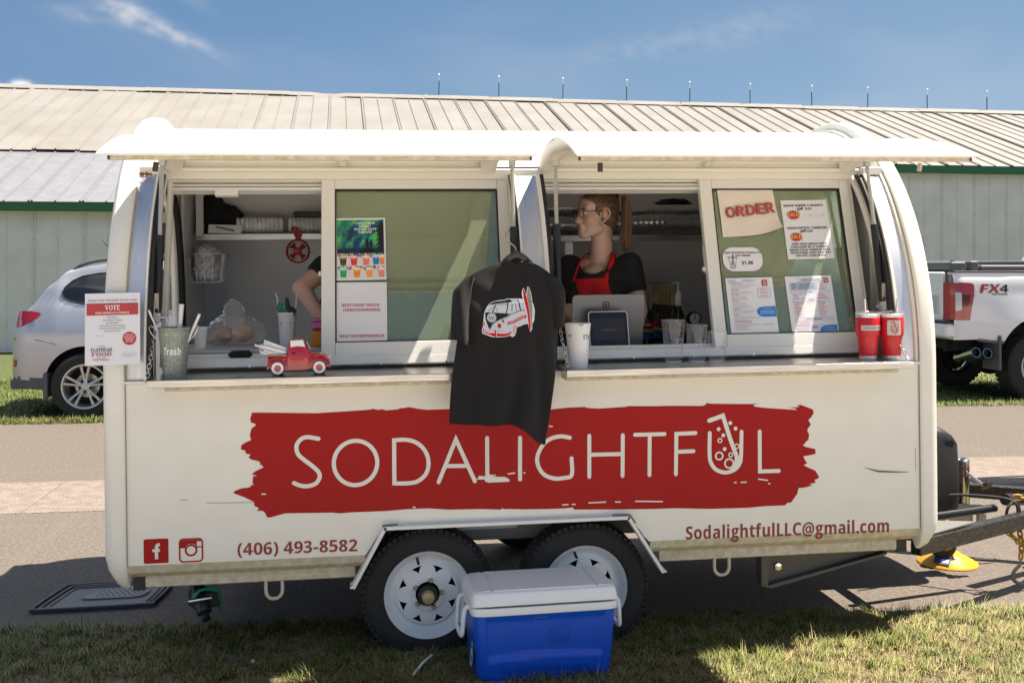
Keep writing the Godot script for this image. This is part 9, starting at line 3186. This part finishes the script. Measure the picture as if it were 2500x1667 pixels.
func person_at_back() -> void:
	skin_mats()
	var o := thing("person", "person in black with long brown hair behind the window frame, one bare elbow out", "person", TR)
	var f := Vector3(0.55, 0, 0.835)
	var r := Vector3(0.835, 0, -0.55)
	var base := Vector3(-0.775, 0, -0.72)
	var S := func(side: float, up: float, fwd: float) -> Vector3: return base + r * side + Vector3.UP * up + f * fwd
	var turn := Basis(Vector3.UP, deg_to_rad(55)) * Basis(Vector3.RIGHT, 0.35)
	var H := Transform3D(turn, S.call(0.0, 1.845, 0.05))
	var tone := func(_p: Vector3) -> Color: return Color(0.60, 0.395, 0.305)
	var bones := []
	for b in head_bones():
		if b.size() == 4: bones.append([H * (b[0] as Vector3), H * (b[1] as Vector3), b[2], b[3]])
		else: bones.append([H * (b[0] as Vector3), b[1], turn])
	bones.append_array([[H * Vector3(0, -0.05, -0.025), S.call(0, 1.60, -0.02), 0.05, 0.055], [S.call(-0.1, 1.60, -0.01), S.call(0.1, 1.60, -0.01), 0.045, 0.045]])
	var body := part("body", figure(bones, 0.0085, 0.014, [], tone), M.skin, o)
	var shR: Vector3 = S.call(-0.16, 1.60, -0.01); var shL: Vector3 = S.call(0.16, 1.60, 0.0)
	var elR := Vector3(-1.008, 1.535, -0.60); var wrR := Vector3(-0.905, 1.375, -0.50)
	var elL: Vector3 = S.call(0.20, 1.38, 0.12); var wrL: Vector3 = S.call(0.06, 1.30, 0.25)
	shR = Vector3(-0.905, 1.625, -0.66)
	var arm := [[shR, elR, 0.045, 0.040], [elR, wrR, 0.041, 0.026]]
	arm.append_array(hand_bones(wrR, (wrR - elR).normalized(), Vector3(-0.5, 0.5, 0.5).normalized()))
	arm.append_array([[shL, elL, 0.045, 0.038], [elL, wrL, 0.036, 0.025]])
	arm.append_array(hand_bones(wrL, (wrL - elL).normalized(), Vector3(0, 1, 0.1).normalized()))
	part("arms", figure(arm, 0.009, 0.012, [], tone), M.skin, body)
	var tb := [[shR, shL, 0.055, 0.055], [S.call(0, 1.50, 0.01), Vector3(0.155, 0.14, 0.105), Basis(r, Vector3.UP, f)], [S.call(0, 1.34, 0.01), Vector3(0.145, 0.17, 0.11), Basis(r, Vector3.UP, f)], [S.call(0, 1.15, 0.0), Vector3(0.16, 0.14, 0.12), Basis(r, Vector3.UP, f)], [shR, shR.lerp(elR, 0.5), 0.058, 0.055], [shL, shL.lerp(elL, 0.7), 0.058, 0.055], [Vector3(-0.90, 1.30, -0.66), Vector3(-0.89, 1.45, -0.68), 0.06, 0.05]]
	var cut := func(p: Vector3) -> float:
		var q := p - base
		var neck := 0.08 - Vector3(q.dot(r), (p.y - 1.65) * 0.85, q.dot(f) - 0.03).length()
		var s1 := (p - shR.lerp(elR, 0.42)).dot((elR - shR).normalized()) if p.x < -0.90 and p.y > 1.5 else -1.0
		return maxf(neck, s1)
	part("black_top", figure(tb, 0.011, 0.03, [cut]), M.shirt_black, o)
	var hair_tone := func(p: Vector3) -> Color: return Color(0.07, 0.04, 0.022).lerp(Color(0.2, 0.11, 0.05), 0.5 + 0.5 * sin(p.x * 160.0 + p.z * 90.0))
	var hb := []
	for b in [[Vector3(0, 0.040, -0.020), Vector3(0.0785, 0.089, 0.101)], [Vector3(0, -0.03, -0.045), Vector3(0.066, 0.09, 0.062)]]: hb.append([H * (b[0] as Vector3), b[1], turn])
	var hairline := func(p: Vector3) -> float:
		var q := H.affine_inverse() * p
		return (q.z - 0.012 - maxf(0.0, q.y - 0.03) * 0.95) * 0.72
	var cap := part("hair", figure(hb, 0.0085, 0.012, [hairline], hair_tone), M.hair_brown, o)
	var mb := MB.new()
	var rr := RandomNumberGenerator.new(); rr.seed = 18
	for k in 60:
		var u := rr.randf_range(-1.0, 1.0)
		mb.c = Color(0.085, 0.045, 0.022).lerp(Color(0.30, 0.165, 0.075), rr.randf() * 0.9)
		var a: Vector3 = H * Vector3(u * 0.07, -0.02, -0.06 - 0.03 * (1.0 - u * u))
		var side: float = -1.0 if k % 2 else 1.0
		var b: Vector3 = S.call(side * 0.085 + u * 0.02, 1.60, 0.02 + 0.05 * rr.randf()); var c: Vector3 = S.call(side * 0.10 + u * 0.03, 1.44 + rr.randf() * 0.06, 0.10 + 0.05 * rr.randf())
		if k % 2: c = Vector3(-0.895 + u * 0.02, 1.44 + rr.randf() * 0.07, -0.56 + rr.randf() * 0.03); b = Vector3(-0.885 + u * 0.02, 1.62, -0.60)
		mb.tube(spline([a, b, c], 6), 0.004, 5)
	part("long_hair", mb, M.hair_brown, cap)
	part("trousers", figure([[S.call(0.085, 1.08, 0), S.call(0.09, 0.50, 0), 0.10, 0.05], [S.call(-0.085, 1.08, 0), S.call(-0.09, 0.50, 0), 0.10, 0.05], [S.call(0.09, 0.49, 0), S.call(0.09, 0.49, 0.14), 0.04, 0.03], [S.call(-0.09, 0.49, 0), S.call(-0.09, 0.49, 0.14), 0.04, 0.03]], 0.018, 0.03), M.trousers, o)
